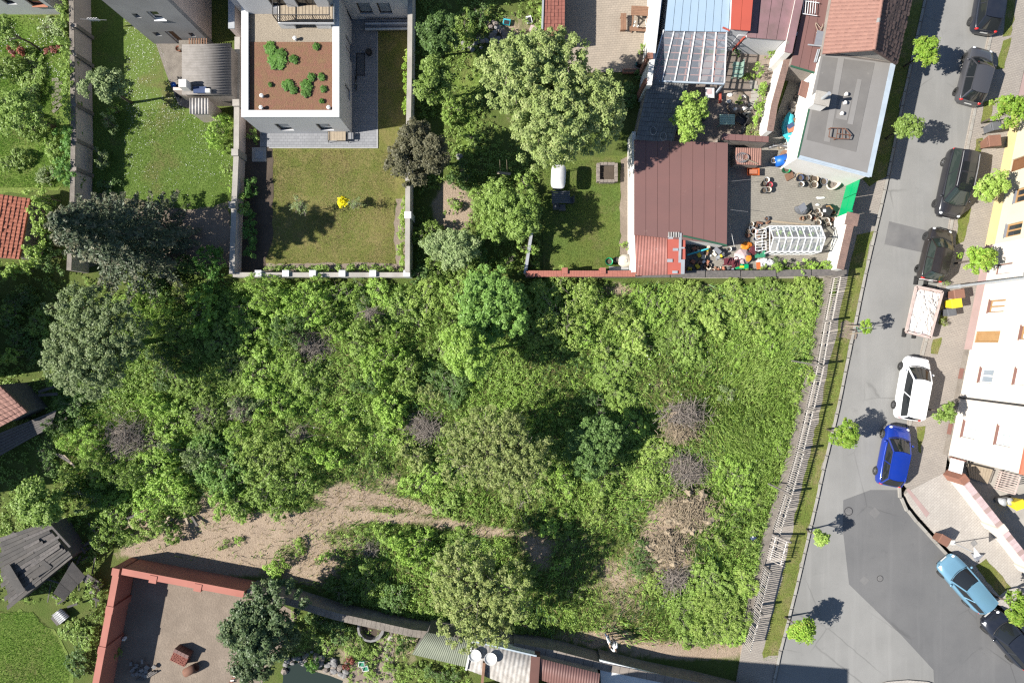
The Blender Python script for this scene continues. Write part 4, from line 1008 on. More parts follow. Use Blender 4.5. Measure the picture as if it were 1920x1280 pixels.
for a, b in (((459,85),(458,205)),((458,205),(457,300)),((457,300),(453,390)),((453,390),(449,517))):
    p0, p1 = P(*a), P(*b); MB().wall(p0,p1,.26,-.1,1.15).obj('wall_section','pink_wall',w2); MB().wall(p0,p1,.36,1.152,1.22).obj('coping','concrete',w2)
for x, y in ((459,207),(457,297),(452,392)): p = P(x,y); MB().box((p.x,p.y,.72),(.46,.46,1.44)).obj('pier','concrete',w2)
w3 = wall_line('lawn_end_wall', 'low pale wall with white block piers below the square lawn', [(449,518),(772,518)], .26, 1.0, 'pale_wall', .05, 'concrete', .32)
for x in (497,547,596,650,706,768): p = P(x,516); MB().box((p.x,p.y,.6),(.44,.44,1.24)).obj('pier','coping_white',w3)
w4 = wall_line('lawn_far_wall', 'pale garden wall right of the square lawn, one grey pier', [(777,-70),(775,150),(772,300),(771,515)], .24, 1.6, 'pale_wall', .05, 'concrete', .32)
p = P(772,412); MB().box((p.x,p.y,.85),(.46,.46,1.72)).obj('pier','coping_white',w4)
# tile-capped wall of the patio
t = thing('tiled_boundary_wall', 'wide wall with small red roof tiles left of the stone patio', 'wall', P(1040,30))
q = pxroof([(1016,72),(1058,72),(1060,-90),(1021,-90)], [2.3,1.9,1.9,2.3]); walls_under(t, q, 'old_plaster', 0, .1, drop=.1); roof_slab(t, q, .06, 'red_tile')
tiles(t, q[1], q[2], q[3], q[0], 24, 6, 'red_tile', 'cap_tiles', .035, .005, False); MB().bar(q[0], q[3], .12).obj('ridge','zinc',t)
# --- red walled yard at the bottom
def red_wall(label, pts, side):
    t = wall_line('red_garden_wall', label, pts, .28, 1.95, 'red_plaster', .07, 'red_plaster', .44)
    return t
t = red_wall('terracotta-red plastered wall, upper side of the bare yard', [(262,1051),(480,1092)], 1)
for x, y in ((318,1061),(398,1076)): p = P(x,y+4); MB().box((p.x,p.y,1.03),(.5,.5,2.06), R(-11)).obj('pier','red_plaster',t)
t = red_wall('terracotta-red plastered wall with piers, left side of the bare yard', [(252,1053),(206,1300)], 1)
for x, y in ((251,1052),(240,1120),(226,1192)): p = P(x,y); MB().box((p.x,p.y,1.03),(.5,.5,2.06), R(-11)).obj('pier','red_plaster',t)
wall_line('crumbling_garden_wall', 'old brown crumbling wall curving right from the red wall', [(482,1092),(560,1110),(640,1135),(780,1166),(860,1176),(960,1190)], .42, [1.7,1.6,1.6,1.6,1.5,1.5], 'stone', .06, 'old_concrete', .5, pieces=.3)
wall_line('rough_boundary_wall', 'rough plastered boundary wall behind the bottom sheds', [(962,1188),(1040,1203),(1122,1226),(1300,1262),(1420,1292)], .4, [1.7,1.7,1.6,1.6,1.6], 'old_concrete', .05, 'old_plaster', .5, pieces=.6)
# bottom sheds
t, q = low_building('green_roofed_shed', 'garden shed with grey-green wavy roof at the bottom edge', 'shed', [(772,1226),(874,1250),(884,1199),(800,1185)], [2.2,2.2,2.4,2.4], 'grey_wood', 'green_roof_sheet')
corrugated(t, q[0], q[1], q[2], q[3], 26, .02, 'green_roof_sheet')
t, q = low_building('white_roofed_shed', 'shed with pale sheet roof and two white dishes', 'shed', [(874,1254),(995,1300),(1006,1228),(886,1200)], [2.3,2.3,2.4,2.4], 'white_wall', 'white_sheet')
corrugated(t, q[0], q[1], q[2], q[3], 15, .014, 'white_sheet')
MB().bar(q[0]+Vector((0,0,.06)), q[3]+Vector((0,0,.06)), .12).obj('verge_board','window_white',t); MB().bar(q[3]+Vector((0,0,.05)), q[2]+Vector((0,0,.05)), .1).obj('verge_board','flash_blue',t)
for x, y in ((891,1226),(920,1232)): MB().lathe(P(x,y,2.5), [(.05,0),(.38,.12),(.42,.2),(.40,.2),(.30,.12),(.03,.06)], 18).obj('dish','white_plastic',t)
MB().bar(P(908,1240,2.45), P(903,1290,2.45), .18, .3).obj('beam','wood',t)
t, q = low_building('brown_wavy_shed', 'shed with brown wavy sheet roof at the bottom edge', 'shed', [(1002,1270),(1120,1310),(1125,1262),(1006,1232)], [2.3,2.3,2.4,2.4], 'old_plaster', 'brown_metal')
corrugated(t, q[0], q[1], q[2], q[3], 24, .013, 'brown_metal')
MB().wall(P(1004,1226,2.2), P(1000,1290,2.2), .6, .5, 2.5).obj('end_wall','dark_brown_metal',t)
t, q = low_building('grey_roofed_shed', 'low building with smooth grey roof, bottom edge right of centre', 'shed', [(1130,1330),(1400,1330),(1322,1286),(1124,1236)], [1.7,1.7,1.6,1.6], 'old_concrete', 'grey_roof')
roof_slab(t, q, .12, 'grey_roof')
# house just outside the lower edge; its shade falls across the lot's corner and the street
t = thing('tall_house', 'tall house just below the bottom edge, seen by its shadow', 'house', P(1100,1330))
q = [P(890,1281), P(1240,1308), P(1240,1420), P(880,1400)]
MB().prism(q, 0, 10.2).obj('wall','pale_wall',t); MB().prism(q, 10.202, 10.4).obj('eaves','old_tile',t)
# collapsed shed, bottom left
t = thing('ruined_shed', 'ruined black shed with torn tar-paper roof, bottom left', 'shed', P(70,1060))
a, b, c, d = P(-8,1010,2.2), P(88,978,2.2), P(140,1042,1.6), P(16,1142,1.5)
walls_under(t, [a,b,c,d], 'grey_wood', 0, .3, drop=.1)
g = np.random.default_rng(15); n = 15
for i in range(n):
    for half in range(2):
        u0, u1 = i/n+.002, (i+1)/n-.002; v0, v1 = (.0, g.uniform(.42,.6)) if half == 0 else (g.uniform(.40,.5), 1.0)
        if half == 0: v0 += g.uniform(-.05,.07)
        else: v1 += g.uniform(-.09,.04)
        if (i, half) in ((4,1),(5,1),(9,0)): v1 = v0+.28
        q = lambda u, v: a.lerp(d, u).lerp(b.lerp(c, u), v)
        dz = Vector((0,0,g.uniform(0,.05)+.035*half)); up = [q(u0,v0)+dz, q(u1,v0)+dz, q(u1,v1)+dz+Vector((0,0,g.uniform(-.03,.1))), q(u0,v1)+dz]; dn = [p-Vector((0,0,.03)) for p in up]
        MB().add(dn+up, ((0,1,2,3),(7,6,5,4),(4,5,1,0),(5,6,2,1),(6,7,3,2),(7,4,0,3))).obj('roof_strip', ('tar','grey_wood','tar','shed_felt')[int(g.integers(0,4))], t)
planks(t, P(100,1112,1.2), P(136,1052,1.5), P(160,1080,.9), P(120,1125,.7), 3, .04, 'tar', 'fallen_sheet', .02)
planks(t, P(150,1082,.8), P(166,1076,.9), P(196,1096,.3), P(176,1110,.3), 3, .04, 'grey_wood', 'fallen_board', .03)
MB().bar(P(92,980,2.25), P(132,1024,1.75), .14).obj('beam','grey_wood',t)
for i, (a, b, w_) in enumerate((((20,1000),(60,1040),.5),((60,1080),(110,1050),.4),((10,1060),(40,1110),.6),((85,995),(120,1040),.35),((40,1020),(95,1065),.3))):
    MB().bar(P(*a,2.12-.004*a[0]+.02*i), P(*b,2.06-.004*b[0]+.02*i), w_, .03).obj('torn_sheet','shed_felt' if i % 2 else 'tar',t)
g = np.random.default_rng(12)
for i in range(26):
    x, y = g.uniform(92,185), g.uniform(985,1135); a = g.uniform(0,3.1); l_ = g.uniform(.4,1.5)
    if y > 1010+(x-90)*-.2 and y < 1040 and x < 130: continue
    c = P(x,y,g.uniform(.15,.6)); d = Vector((math.cos(a),math.sin(a),g.uniform(-.2,.2)))*l_*.5; MB().bar(c-d, c+d, g.uniform(.06,.16), .03).obj('debris_board','grey_wood' if i % 3 else 'tar',t)
t = thing('stack_of_sheets', 'small stack of pale corrugated sheets beside the ruined shed', 'sheets', P(114,1154))
corrugated(t, P(97,1153,.35), P(112,1170,.35), P(130,1155,.4), P(114,1140,.4), 6, .03, 'steel', 'sheet')
MB().box(P(113,1156,.15),(.9,.7,.3), R(40)).obj('block','grey_wood',t)

# houses just outside the left edge; their shade lies over the sheds there
for l, y0, y1, h in (('house outside the left edge, shading the corner below the hut', 525, 715, 5.3), ('house outside the left edge, shading the leaning boards', 800, 930, 4.8)):
    t = thing('neighbour_house', l, 'house', P(-90, (y0+y1)/2)); q = PP([(-160,y0),(-48,y0),(-48,y1),(-160,y1)]); MB().prism(q, 0, h-.2).obj('wall','old_plaster',t); MB().prism(q, h-.198, h).obj('eaves','old_tile',t)
# ------------------------------------------------------------------ picket fence along the street, bay by bay
FP = [(1557,521),(1541,603),(1527,684),(1508,765),(1490,842),(1468,922),(1447,990)]
FP2 = [(1430,1058),(1411,1134),(1392,1205)]
pk = MB().box((0,0,.62),(.048,.03,1.24)).add([(-.024,-.015,1.24),(.024,-.015,1.24),(.024,.015,1.24),(-.024,.015,1.24),(0,0,1.30)], ((0,1,4),(1,2,4),(2,3,4),(3,0,4))).mesh('picket','picket')
def fence_bay(a, b, where, lean=0.0, miss=(), n=None):
    A, B = P(*a), P(*b); d = B-A; L = d.length; rz = math.atan2(d.y, d.x)
    t = thing('picket_fence_bay', where, 'fence', (A.x, A.y, .2), rz, 'bays of the picket fence along the street'); t.rotation_euler = (lean, 0, rz)
    n = n or int(L/.145)
    for i in range(n):
        if i in miss: continue
        o = link('picket', pk, t, ((i+.5)*L/n, -.035, .02)); o.rotation_euler = (random.uniform(-.02,.02), random.uniform(-.025,.025), 0)
    for z_ in (.28, 1.08): MB().box((L/2, .03, z_),(L-.1,.05,.07)).obj('rail','rail_white',t,local=True)
    MB().box((0,.03,.6),(.13,.13,1.6)).obj('post','grey_wood',t,local=True)
    return t
lab = ['topmost picket fence bay, next to the yard wall', 'second picket fence bay from the yard wall', 'third picket fence bay from the yard wall', 'fourth picket fence bay, beside the bushes opposite the white car',
       'fifth picket fence bay, opposite the blue car', 'sixth picket fence bay, bending left below its post']
for i, (a, b) in enumerate(zip(FP, FP[1:])): fence_bay(a, b, lab[i], R(random.uniform(-2,2)), miss=((7,),(5,11),(8,),(2,6),(),(9,))[i])
fence_bay((1446,1000),(1434,1046), 'collapsed short fence bay leaning inward over the gap', R(-38), miss=(2,5))
fence_bay(FP2[0], FP2[1], 'picket fence bay below the collapsed piece', R(1)); fence_bay(FP2[1], FP2[2], 'lowest picket fence bay at the lot\'s bottom corner', R(-2), miss=(6,))
for i, pts in enumerate(([FP[0],FP[1]],[FP[1],FP[2]],[FP[2],FP[3]],[FP[3],FP[4]],[FP[4],FP[5]],[FP[5],FP[6]],[FP[6],FP2[0]],[FP2[0],FP2[1]],[FP2[1],FP2[2]])):
    pass
t = wall_line('fence_plinth', 'low crumbling concrete plinth under the picket fence', [(x-6, y) for x, y in FP+FP2], .55, .18, 'old_concrete')
for (a, b, l) in (((1484,676),(1543,686),'grey pole propped through the third fence bay'), ((1440,906),(1480,925),'thin pale pole leaning over the fence opposite the blue car')):
    t = thing('prop_pole', l, 'pole', P(*a)); MB().tube([P(*a,.5), P(*b,1.5)], .05, 6).obj('shaft','grey_wood',t)
# ------------------------------------------------------------------ cars
def loft(sections, close=True):
    mb = MB(); m = len(sections[0])
    vs = [p for s_ in sections for p in s_]; fs = [(i*m+j, (i+1)*m+j, (i+1)*m+(j+1)%m, i*m+(j+1)%m) for i in range(len(sections)-1) for j in range(m)]
    if close: fs += [list(range(m)), list(range((len(sections)-1)*m, len(sections)*m))[::-1]]
    return mb.add(vs, fs)
wheel_me = {}
def wheel_parts(r):
    if r not in wheel_me:
        pr = [(r*.62,-.1),(r*.9,-.105),(r,-.07),(r,.07),(r*.9,.105),(r*.62,.1)]
        mb = MB().lathe((0,0,0), pr, 20); mb.v = [(x, z_, y) for x, y, z_ in mb.v]; ty = mb.mesh('tyre','rubber',smooth=True)
        rb = MB().lathe((0,0,0), [(r*.6,-.09),(r*.63,.085),(r*.56,.1),(r*.5,.06)], 20); 
        for k in range(5): rb.box((math.cos(k*1.2566)*r*.3, math.sin(k*1.2566)*r*.3, .085),(r*.52,r*.17,.03), k*1.2566)
        rb.lathe((0,0,.05), [(r*.14,0),(r*.14,.05)], 10)
        rb.v = [(x, z_, y) for x, y, z_ in rb.v]; wheel_me[r] = (ty, rb.mesh('rim','steel'))
    return wheel_me[r]
def car(label, px, py, ang, col, L=4.2, W=1.78, Hh=1.48, hood=.27, tail=.0, roofx=(-.33,.10), kind='hatch', glass='car_glass', cat='car', name='parked_car', rails=False, rim='steel', belt=.92):
    p = P(px, py, .75); t = thing(name, label, cat, (p.x, p.y, .012), R(ang), 'cars parked along the kerb')
    w2 = W/2; hz = belt
    X = [-.5,-.488,-.455,-.40,-.30,-.1,.1,.25,.34,.41,.455,.485,.5]
    Wf = [.70,.82,.91,.965,.99,1,1,.995,.975,.93,.86,.74,.60]
    tailz = hz - .02 if kind != 'sedan' else hz - .06
    Zt = [.72,tailz-.06,tailz,hz,hz+.01,hz,hz-.01,hz-.03,hz-.08,hz-.14,hz-.21,hz-.30,.52]
    secs = []
    for x, wf, zt in zip(X, Wf, Zt):
        w = w2*wf; zb = .20 if abs(x) < .46 else .28
        half = [(w*.82,zb),(w*.97,zb+.10),(w,.42),(w*.995,.60),(w*.97,zt-.10),(w*.90,zt-.02),(w*.55,zt+.015)]
        ring = [(x*L, y, z_) for y, z_ in half] + [(x*L, -y, z_) for y, z_ in half[::-1]]
        secs.append(ring)
    body = loft(secs); o = body.obj('body', col, t, smooth=True, local=True)
    # cabin
    xr1, xf1 = roofx[0]*L, roofx[1]*L; xf0 = hood*L; xr0 = (-.475+tail)*L
    wb, wr = w2*.90, w2*.66; zb = hz-.02; zr = Hh
    def arc(x0, y0, z0, bulge, n=7, crown=0.0):
        return [(x0 + bulge*(1-(2*i/(n-1)-1)**2), y0*(2*i/(n-1)-1), z0 + crown*(1-(2*i/(n-1)-1)**2)) for i in range(n)]
    FB = arc(xf0, wb*.93, zb-.02, .16); FT = arc(xf1, wr, zr-.05, .09, crown=.05)
    RT = arc(xr1, wr*.96, zr-.07, -.07, crown=.05); RB = arc(xr0, wb*.90, zb, -.07)
    def grid(rows, name, mat, flip=False):
        n = len(rows[0]); vs = [v for r_ in rows for v in r_]; fs = [(i*n+j, i*n+j+1, (i+1)*n+j+1, (i+1)*n+j) for i in range(len(rows)-1) for j in range(n-1)]
        return MB().add(vs, fs).obj(name, mat, t, smooth=True, local=True)
    def mix(a, b, k, dz=0.0): return [tuple(p_*(1-k)+q_*k + (dz if i == 2 else 0) for i, (p_, q_) in enumerate(zip(u_, v_))) for u_, v_ in zip(a, b)]
    mid = [mix(RT, FT, k, .035*math.sin(math.pi*k)) for k in (0,.2,.4,.6,.8,1)]
    rf = grid(mid, 'roof', col)
    # thin edge lips so glass sits slightly below the pillars
    grid([mix(FB,FT,k,.02*math.sin(math.pi*k)) for k in (.03,.35,.7,.97)], 'windscreen', glass)
    grid([mix(RB,RT,k,.02*math.sin(math.pi*k)) for k in (.04,.5,.96)], 'rear_window', glass)
    for s_ in (0, -1):
        fb, ft, rt, rb = Vector(FB[s_]), Vector(FT[s_]), Vector(RT[s_]), Vector(RB[s_])
        sg = -1 if s_ == 0 else 1
        low = lambda k: rb.lerp(fb, k) + Vector((0, sg*w2*.06*math.sin(math.pi*k), 0))
        top = lambda k: rt.lerp(ft, k)
        kk = [0,.2,.4,.6,.8,1]
        n = len(kk); vs = [low(k) for k in kk] + [top(k) for k in kk]
        MB().add(vs, [(i, i+1, n+i+1, n+i) for i in range(n-1)]).obj('side_window', glass, t, local=True)
        pl = MB()
        for a, b in ((fb,ft),(rb,rt)): pl.bar(a, b, .085, .05)
        pl.bar(low(.52), top(.50), .07, .035); pl.bar(rt, ft, .07, .05)
        for k0, k1 in zip(kk, kk[1:]): pl.bar(low(k0)+Vector((0,sg*.012,0)), low(k1)+Vector((0,sg*.012,0)), .05, .05)
        pl.obj('pillar', col, t, local=True)
        m = Vector((xf0*.80, sg*(w2+.07), hz+.02)); MB().blob(m, (.09,.10,.07), 8, .03, 1).obj('mirror', col, t, True, True)
        MB().blob((L*.455, sg*w2*.66, hz-.26), (.13,.13,.06), 8, .02, 2).obj('headlight','lamp_white',t,True,True)
        MB().blob((-L*.478, sg*w2*.72, hz-.12), (.07,.14,.13), 8, .02, 3).obj('taillight','lamp_red',t,True,True)
        if rails: MB().tube([(xr1+.1, sg*wr*.9, zr-.02),(xr1*.5,sg*wr*.93,zr+.05),(xf1*.5,sg*wr*.93,zr+.05),(xf1-.05, sg*wr*.9, zr-.0)], .025, 6).obj('roof_rail','steel',t,local=True)
        r_ = .31
        ty, ri = wheel_parts(r_)
        for x in (.315*L, -.305*L):
            o = link('wheel', ty, t, (x, sg*(w2-.085), r_-.012)); o.rotation_euler[2] = 0 if sg > 0 else math.pi
            link('rim', ri, o)
    MB().tube([(x+.03, y, z_+.005) for x, y, z_ in FB], .028, 5).obj('cowl','black_plastic',t,True,True)
    for xs in (-1, 1): MB().box((xs*L*.485,0,.30),(.07,W*.62,.12)).obj('bumper_trim','black_plastic',t,local=True)
    for ys in (-.2,.25): MB().bar((FB[3][0]-.05,ys,FB[3][2]+.05),(FB[3][0]-.22,ys+.42,FB[3][2]+.14),.02).obj('wiper','black_plastic',t,local=True)
    MB().box((-L*.499,0,.62),(.02,.5,.11)).obj('number_plate','white_plastic',t,local=True); MB().box((L*.5,0,.42),(.02,.5,.11)).obj('number_plate','white_plastic',t,local=True)
    return t
car('black hatchback cut by the top edge of the picture', 1857, 3, 80, 'paint_navy', 4.3, 1.8, 1.48)
car('dark grey compact hatchback near the top, tail lamps facing down', 1831, 141, 75, 'paint_grey', 4.0, 1.76, 1.58, hood=.25, roofx=(-.37,.06))
t = car('long black people carrier with roof rails', 1793, 344, 258, 'paint_black', 4.75, 1.86, 1.72, hood=.30, roofx=(-.42,.12), kind='van', rails=True, glass='car_glass_green', belt=1.0)
for x in (-.9,-.15,.5):
    MB().box((x,0,1.755),(.62,.85,.012)).obj('roof_glass','car_glass',t,local=True)
MB().box((1.15,-.35,1.05),(.3,.22,.06), .3).obj('dash_parcel','turquoise',t,local=True)
car('small black hatchback parked behind the rubble skip', 1757, 477, 76, 'paint_darkblack', 3.75, 1.7, 1.5, hood=.26, roofx=(-.36,.07), glass='car_glass_green')
car('white people carrier with dark side windows', 1713, 728, 80, 'paint_white', 4.4, 1.82, 1.64, hood=.31, roofx=(-.44,.13), kind='van', belt=1.0)
car('bright blue hatchback at the bend', 1678, 855, 79, 'paint_blue', 4.2, 1.78, 1.5, hood=.27, roofx=(-.36,.08))
car('pale blue estate car parked slanting by the corner', 1813, 1094, 131, 'paint_sky', 4.3, 1.74, 1.46, hood=.22, roofx=(-.44,.03), kind='van', belt=.88)
car('black car half under the yellow-green tree, lower right', 1896, 1199, 131, 'paint_navy', 4.3, 1.78, 1.46)
# ------------------------------------------------------------------ skip, barriers, bins, posts
sk = thing('rubble_skip', 'open skip with pinkish rim heaped with white rubble', 'skip', P(1733,585))
c4 = PP([(1719,537),(1768,547),(1745,633),(1700,622)], .95); lo = [Vector((p.x*.997, p.y, .25)) for p in PP([(1726,543),(1760,551),(1739,627),(1706,618)], .25)]
MB().add([*lo, *[p-Vector((0,0,.12)) for p in c4]], ((3,2,1,0),(0,1,5,4),(1,2,6,5),(2,3,7,6),(3,0,4,7),(4,5,6,7))).obj('body','trailer_pink',sk)
for a, b in zip(c4, c4[1:]+c4[:1]): MB().bar(a-Vector((0,0,.06)), b-Vector((0,0,.06)), .16, .12).obj('rim','trailer_pink',sk)
mb = MB(); nn = 15; g = np.random.default_rng(5); vs = []
for i in range(nn):
    for j in range(nn):
        u_, v_ = .06+.88*i/(nn-1), .05+.90*j/(nn-1); q_ = c4[0].lerp(c4[1], u_).lerp(c4[3].lerp(c4[2], u_), v_)
        vs.append((q_.x, q_.y, .86+.20*math.sin(math.pi*u_)*math.sin(math.pi*v_)+g.normal(0,.045)))
mb.add(vs, [(i*nn+j, i*nn+j+1, (i+1)*nn+j+1, (i+1)*nn+j) for i in range(nn-1) for j in range(nn-1)])
o = mb.obj('rubble_load','tarp',sk)
mb = MB()
for i in range(36):
    u_, v_ = g.uniform(.1,.9), g.uniform(.08,.92); q_ = c4[0].lerp(c4[1], u_).lerp(c4[3].lerp(c4[2], u_), v_)
    mb.box((q_.x,q_.y,.9+.2*math.sin(math.pi*u_)*math.sin(math.pi*v_)),(g.uniform(.06,.22),g.uniform(.05,.16),.09), g.uniform(0,3), g.uniform(-.5,.5), g.uniform(-.5,.5))
mb.obj('rubble_lumps','tarp',sk)['kind'] = 'stuff'
for (x, y, l) in ((1725,527,'white road barrier above the rubble skip'), (1703,625,'white road barrier below the rubble skip')):
    t = thing('road_barrier', l, 'barrier', P(x,y), R(-8), 'barriers at the skip')
    for s_ in (-.35,.35): MB().box((s_,0,.06),(.22,.6,.1)).obj('foot','rubber',t,local=True); MB().box((s_,0,.5),(.05,.05,.9)).obj('post','dark_steel',t,local=True)
    for k in range(4): MB().box((-.42+k*.28,0,.85),(.278,.04,.22)).obj('board', 'white_plastic' if k % 2 == 0 else 'pink_cloth', t, local=True)
def bin_(label, px, py, mat, rz, h=1.0, w=.56, open_=False, cat='bin'):
    p = P(px,py); t = thing('wheelie_bin', label, cat, (p.x,p.y,.11), R(rz), 'household waste bins')
    lo = [(-.2,-.22),(.2,-.22),(.2,.22),(-.2,.22)]; up = [(-w/2-.06,-w/2),(w/2,-w/2),(w/2,w/2),(-w/2-.06,w/2)]
    MB().add([(x,y,.06) for x,y in lo]+[(x,y,h-.05) for x,y in up], ((3,2,1,0),(4,5,6,7),(0,1,5,4),(1,2,6,5),(2,3,7,6),(3,0,4,7))).obj('body',mat,t,local=True)
    MB().add([(x*1.04,y*1.05,h-.045) for x,y in up]+[(x*.98,y*.98,h+.03) for x,y in up], ((3,2,1,0),(4,5,6,7),(0,1,5,4),(1,2,6,5),(2,3,7,6),(3,0,4,7))).obj('lid',mat,t,local=True)
    MB().tube([(w/2+.06,-.22,h-.08),(w/2+.06,.22,h-.08)], .025, 6).obj('handle',mat,t,local=True)
    for s_ in (-.25,.25):
        m = MB().lathe((0,0,0), [(.1,-.03),(.1,.03)], 12); m.v = [(x+.2, z_+s_, y+.1-.09) for x, y, z_ in m.v]; m.obj('wheel','rubber',t,local=True)
    return t
bin_('dark grey bin above the brown one, near the top street tree', 1846,246,'grey_plastic',190)
bin_('brown bin below the dark grey one, on the upper verge', 1840,274,'brown_plastic',185,1.1,.75)
bin_('brown bin, upper of three beside the skip', 1778,553,'brown_plastic',8,1.05,.62)
bin_('yellow bin between two others beside the skip', 1773,570,'yellow_plastic',8,1.05,.62)
bin_('dark grey bin, lowest of three beside the skip', 1768,586,'grey_plastic',8,.85,.5)
bin_('reddish-brown bin standing at the corner kerb', 1752,1004,'brown_plastic',-30,1.0,.62)
bin_('yellow bin in the shaded yard, lower right', 1888,938,'yellow_plastic',20,1.05,.6)
for x, y, l in ((1868,936,'pale grey round dustbin, left one in the shaded yard'), (1879,935,'pale grey round dustbin beside the yellow bin')):
    p = P(x,y,.05); t = thing('dustbin', l, 'bin', p, 0, 'household waste bins'); MB().lathe(p, [(.2,0),(.25,.7)], 16).obj('body','zinc',t,True); MB().lathe(p+Vector((0,0,.7)), [(.27,0),(.27,.04),(.05,.1)], 16).obj('lid','zinc',t,True)
p = P(1777,539,.1); t = thing('street_lamp', 'tall grey lamp post between two houses and the street', 'lamp post', p)
MB().tube([p, p+Vector((0,0,1.2))], .13, 12).obj('base','zinc',t); MB().tube([p+Vector((0,0,1.2)), p+Vector((0,0,8.4))], [.09,.06], 10).obj('pole','zinc',t)
MB().bar(p+Vector((0,0,8.4)), p+Vector((-1.1,0,8.5)), .07).obj('arm','zinc',t); MB().box(p+Vector((-1.3,0,8.5)),(.6,.25,.12)).obj('lamp_head','steel',t)
p = P(1787,1017,.1); t = thing('sign_post', 'thin sign post on the corner pavement', 'sign', p)
MB().tube([p, p+Vector((0,0,2.4))], .03, 8).obj('pole','zinc',t); MB().add([p+Vector((-.02,-.35,2.0)), p+Vector((-.02,.35,2.0)), p+Vector((-.02,0,2.6)), p+Vector((.02,-.35,2.0)), p+Vector((.02,.35,2.0)), p+Vector((.02,0,2.6))], ((0,1,2),(5,4,3),(0,3,4,1),(1,4,5,2),(2,5,3,0))).obj('plate','window_white',t)
MB().box(P(1787,1017,.13),(.3,.3,.04)).obj('foot_plate','white_plastic',t)
p = P(1829,1040,.1); t = thing('parking_sign', 'blue-grey triangular board lying on the corner pavement', 'sign', p)
MB().add([p+Vector((-.35,.15,.02)), p+Vector((.42,.12,.02)), p+Vector((-.05,-.42,.02)), p+Vector((-.3,.12,.3)), p+Vector((.38,.1,.28)), p+Vector((-.04,-.36,.26))], ((2,1,0),(3,4,5),(0,1,4,3),(1,2,5,4),(2,0,3,5))).obj('panel','sill_grey',t)
t = thing('pavement_hatch', 'dark square service hatch in the corner pavement', 'hatch', P(1826,1018,.112)); MB().box(P(1826,1018,.118),(.36,.36,.02), R(35)).obj('lid','grey_stone',t)
# corner wall with slanting coping
t = wall_line('corner_brick_wall', 'plastered corner wall with red brick coping behind the light paving', [(1772,884),(1908,1056),(1990,1160)], .34, 1.5, 'pale_wall', .09, 'pink_cloth', .46, pieces=.3)
for i, o in enumerate(q for q in t.children if q.name.startswith('cap_stone')):
    if i % 4 == 1: o.data.materials[0] = _M['pink_plinth']
for x, y in ((1776,889),(1846,979),(1908,1057)):
    p = P(x,y); MB().box((p.x,p.y,.85),(.56,.56,1.66), R(-52)).obj('pier','brick' if x < 1800 else 'pale_wall',t)
# ------------------------------------------------------------------ vegetation
def leaves_mesh(name, pos, nrm, L, W, tint, mat, g):
    "one diamond leaf for each point, turned at random about its normal"
    n = len(pos); r = g.normal(0, 1, (n, 3)); t = np.cross(nrm, r); t /= np.linalg.norm(t, axis=1, keepdims=True) + 1e-9
    b = np.cross(nrm, t); L = np.broadcast_to(L, (n,))[:, None]; W = np.broadcast_to(W, (n,))[:, None]
    v = np.stack([pos - t*L/2, pos + b*W/2 + t*L*.06 - nrm*L*.05, pos + t*L/2, pos - b*W/2 + t*L*.06 - nrm*L*.05], 1).reshape(-1, 3)
    me = bpy.data.meshes.new(name); me.vertices.add(4*n); me.vertices.foreach_set('co', v.astype(np.float32).ravel())
    me.loops.add(4*n); me.loops.foreach_set('vertex_index', np.arange(4*n, dtype=np.int32)); me.polygons.add(n)
    me.polygons.foreach_set('loop_start', np.arange(0, 4*n, 4, dtype=np.int32))
    at = me.attributes.new('tint', 'FLOAT', 'FACE'); at.data.foreach_set('value', np.clip(tint, 0, 1).astype(np.float32))
    me.materials.append(MAT(mat)); me.update(calc_edges=True); return me
def blades_mesh(name, pos, h, lean, w, tint, mat, g):
    "grass: one narrow triangle for each point"
    n = len(pos); a = g.uniform(0, 6.283, n); d = np.stack([np.cos(a), np.sin(a), np.zeros(n)], 1)*(np.broadcast_to(w, (n,))/2)[:, None]
    tip = pos + np.stack([lean[:, 0], lean[:, 1], h], 1)
    v = np.stack([pos-d, pos+d, tip], 1).reshape(-1, 3); me = bpy.data.meshes.new(name)
    me.vertices.add(3*n); me.vertices.foreach_set('co', v.astype(np.float32).ravel()); me.loops.add(3*n); me.loops.foreach_set('vertex_index', np.arange(3*n, dtype=np.int32))
    me.polygons.add(n); me.polygons.foreach_set('loop_start', np.arange(0, 3*n, 3, dtype=np.int32))
    at = me.attributes.new('tint', 'FLOAT', 'FACE'); at.data.foreach_set('value', np.clip(tint, 0, 1).astype(np.float32))
    me.materials.append(MAT(mat)); me.update(calc_edges=True); return me
def unit(g, n):
    d = g.normal(0, 1, (n, 3)); return d/np.linalg.norm(d, axis=1, keepdims=True)
def clump_leaves(C, cr, K, g, up=1.0, flat=.75, spread=.55):
    "K leaves about each clump centre C (radius cr); returns positions, normals, clump index"
    n = len(C); k = np.repeat(np.arange(n), K); d = unit(g, n*K); d[:, 2] = np.where(d[:, 2] < -.25, -d[:, 2]*.6, d[:, 2])
    rad = g.uniform(.45, 1.05, n*K)[:, None]; pos = C[k] + d*rad*cr[k][:, None]*np.array([1, 1, flat])
    nr = d + g.normal(0, spread, (n*K, 3)); nr[:, 2] += up; nr /= np.linalg.norm(nr, axis=1, keepdims=True)+1e-9
    return pos, nr, k
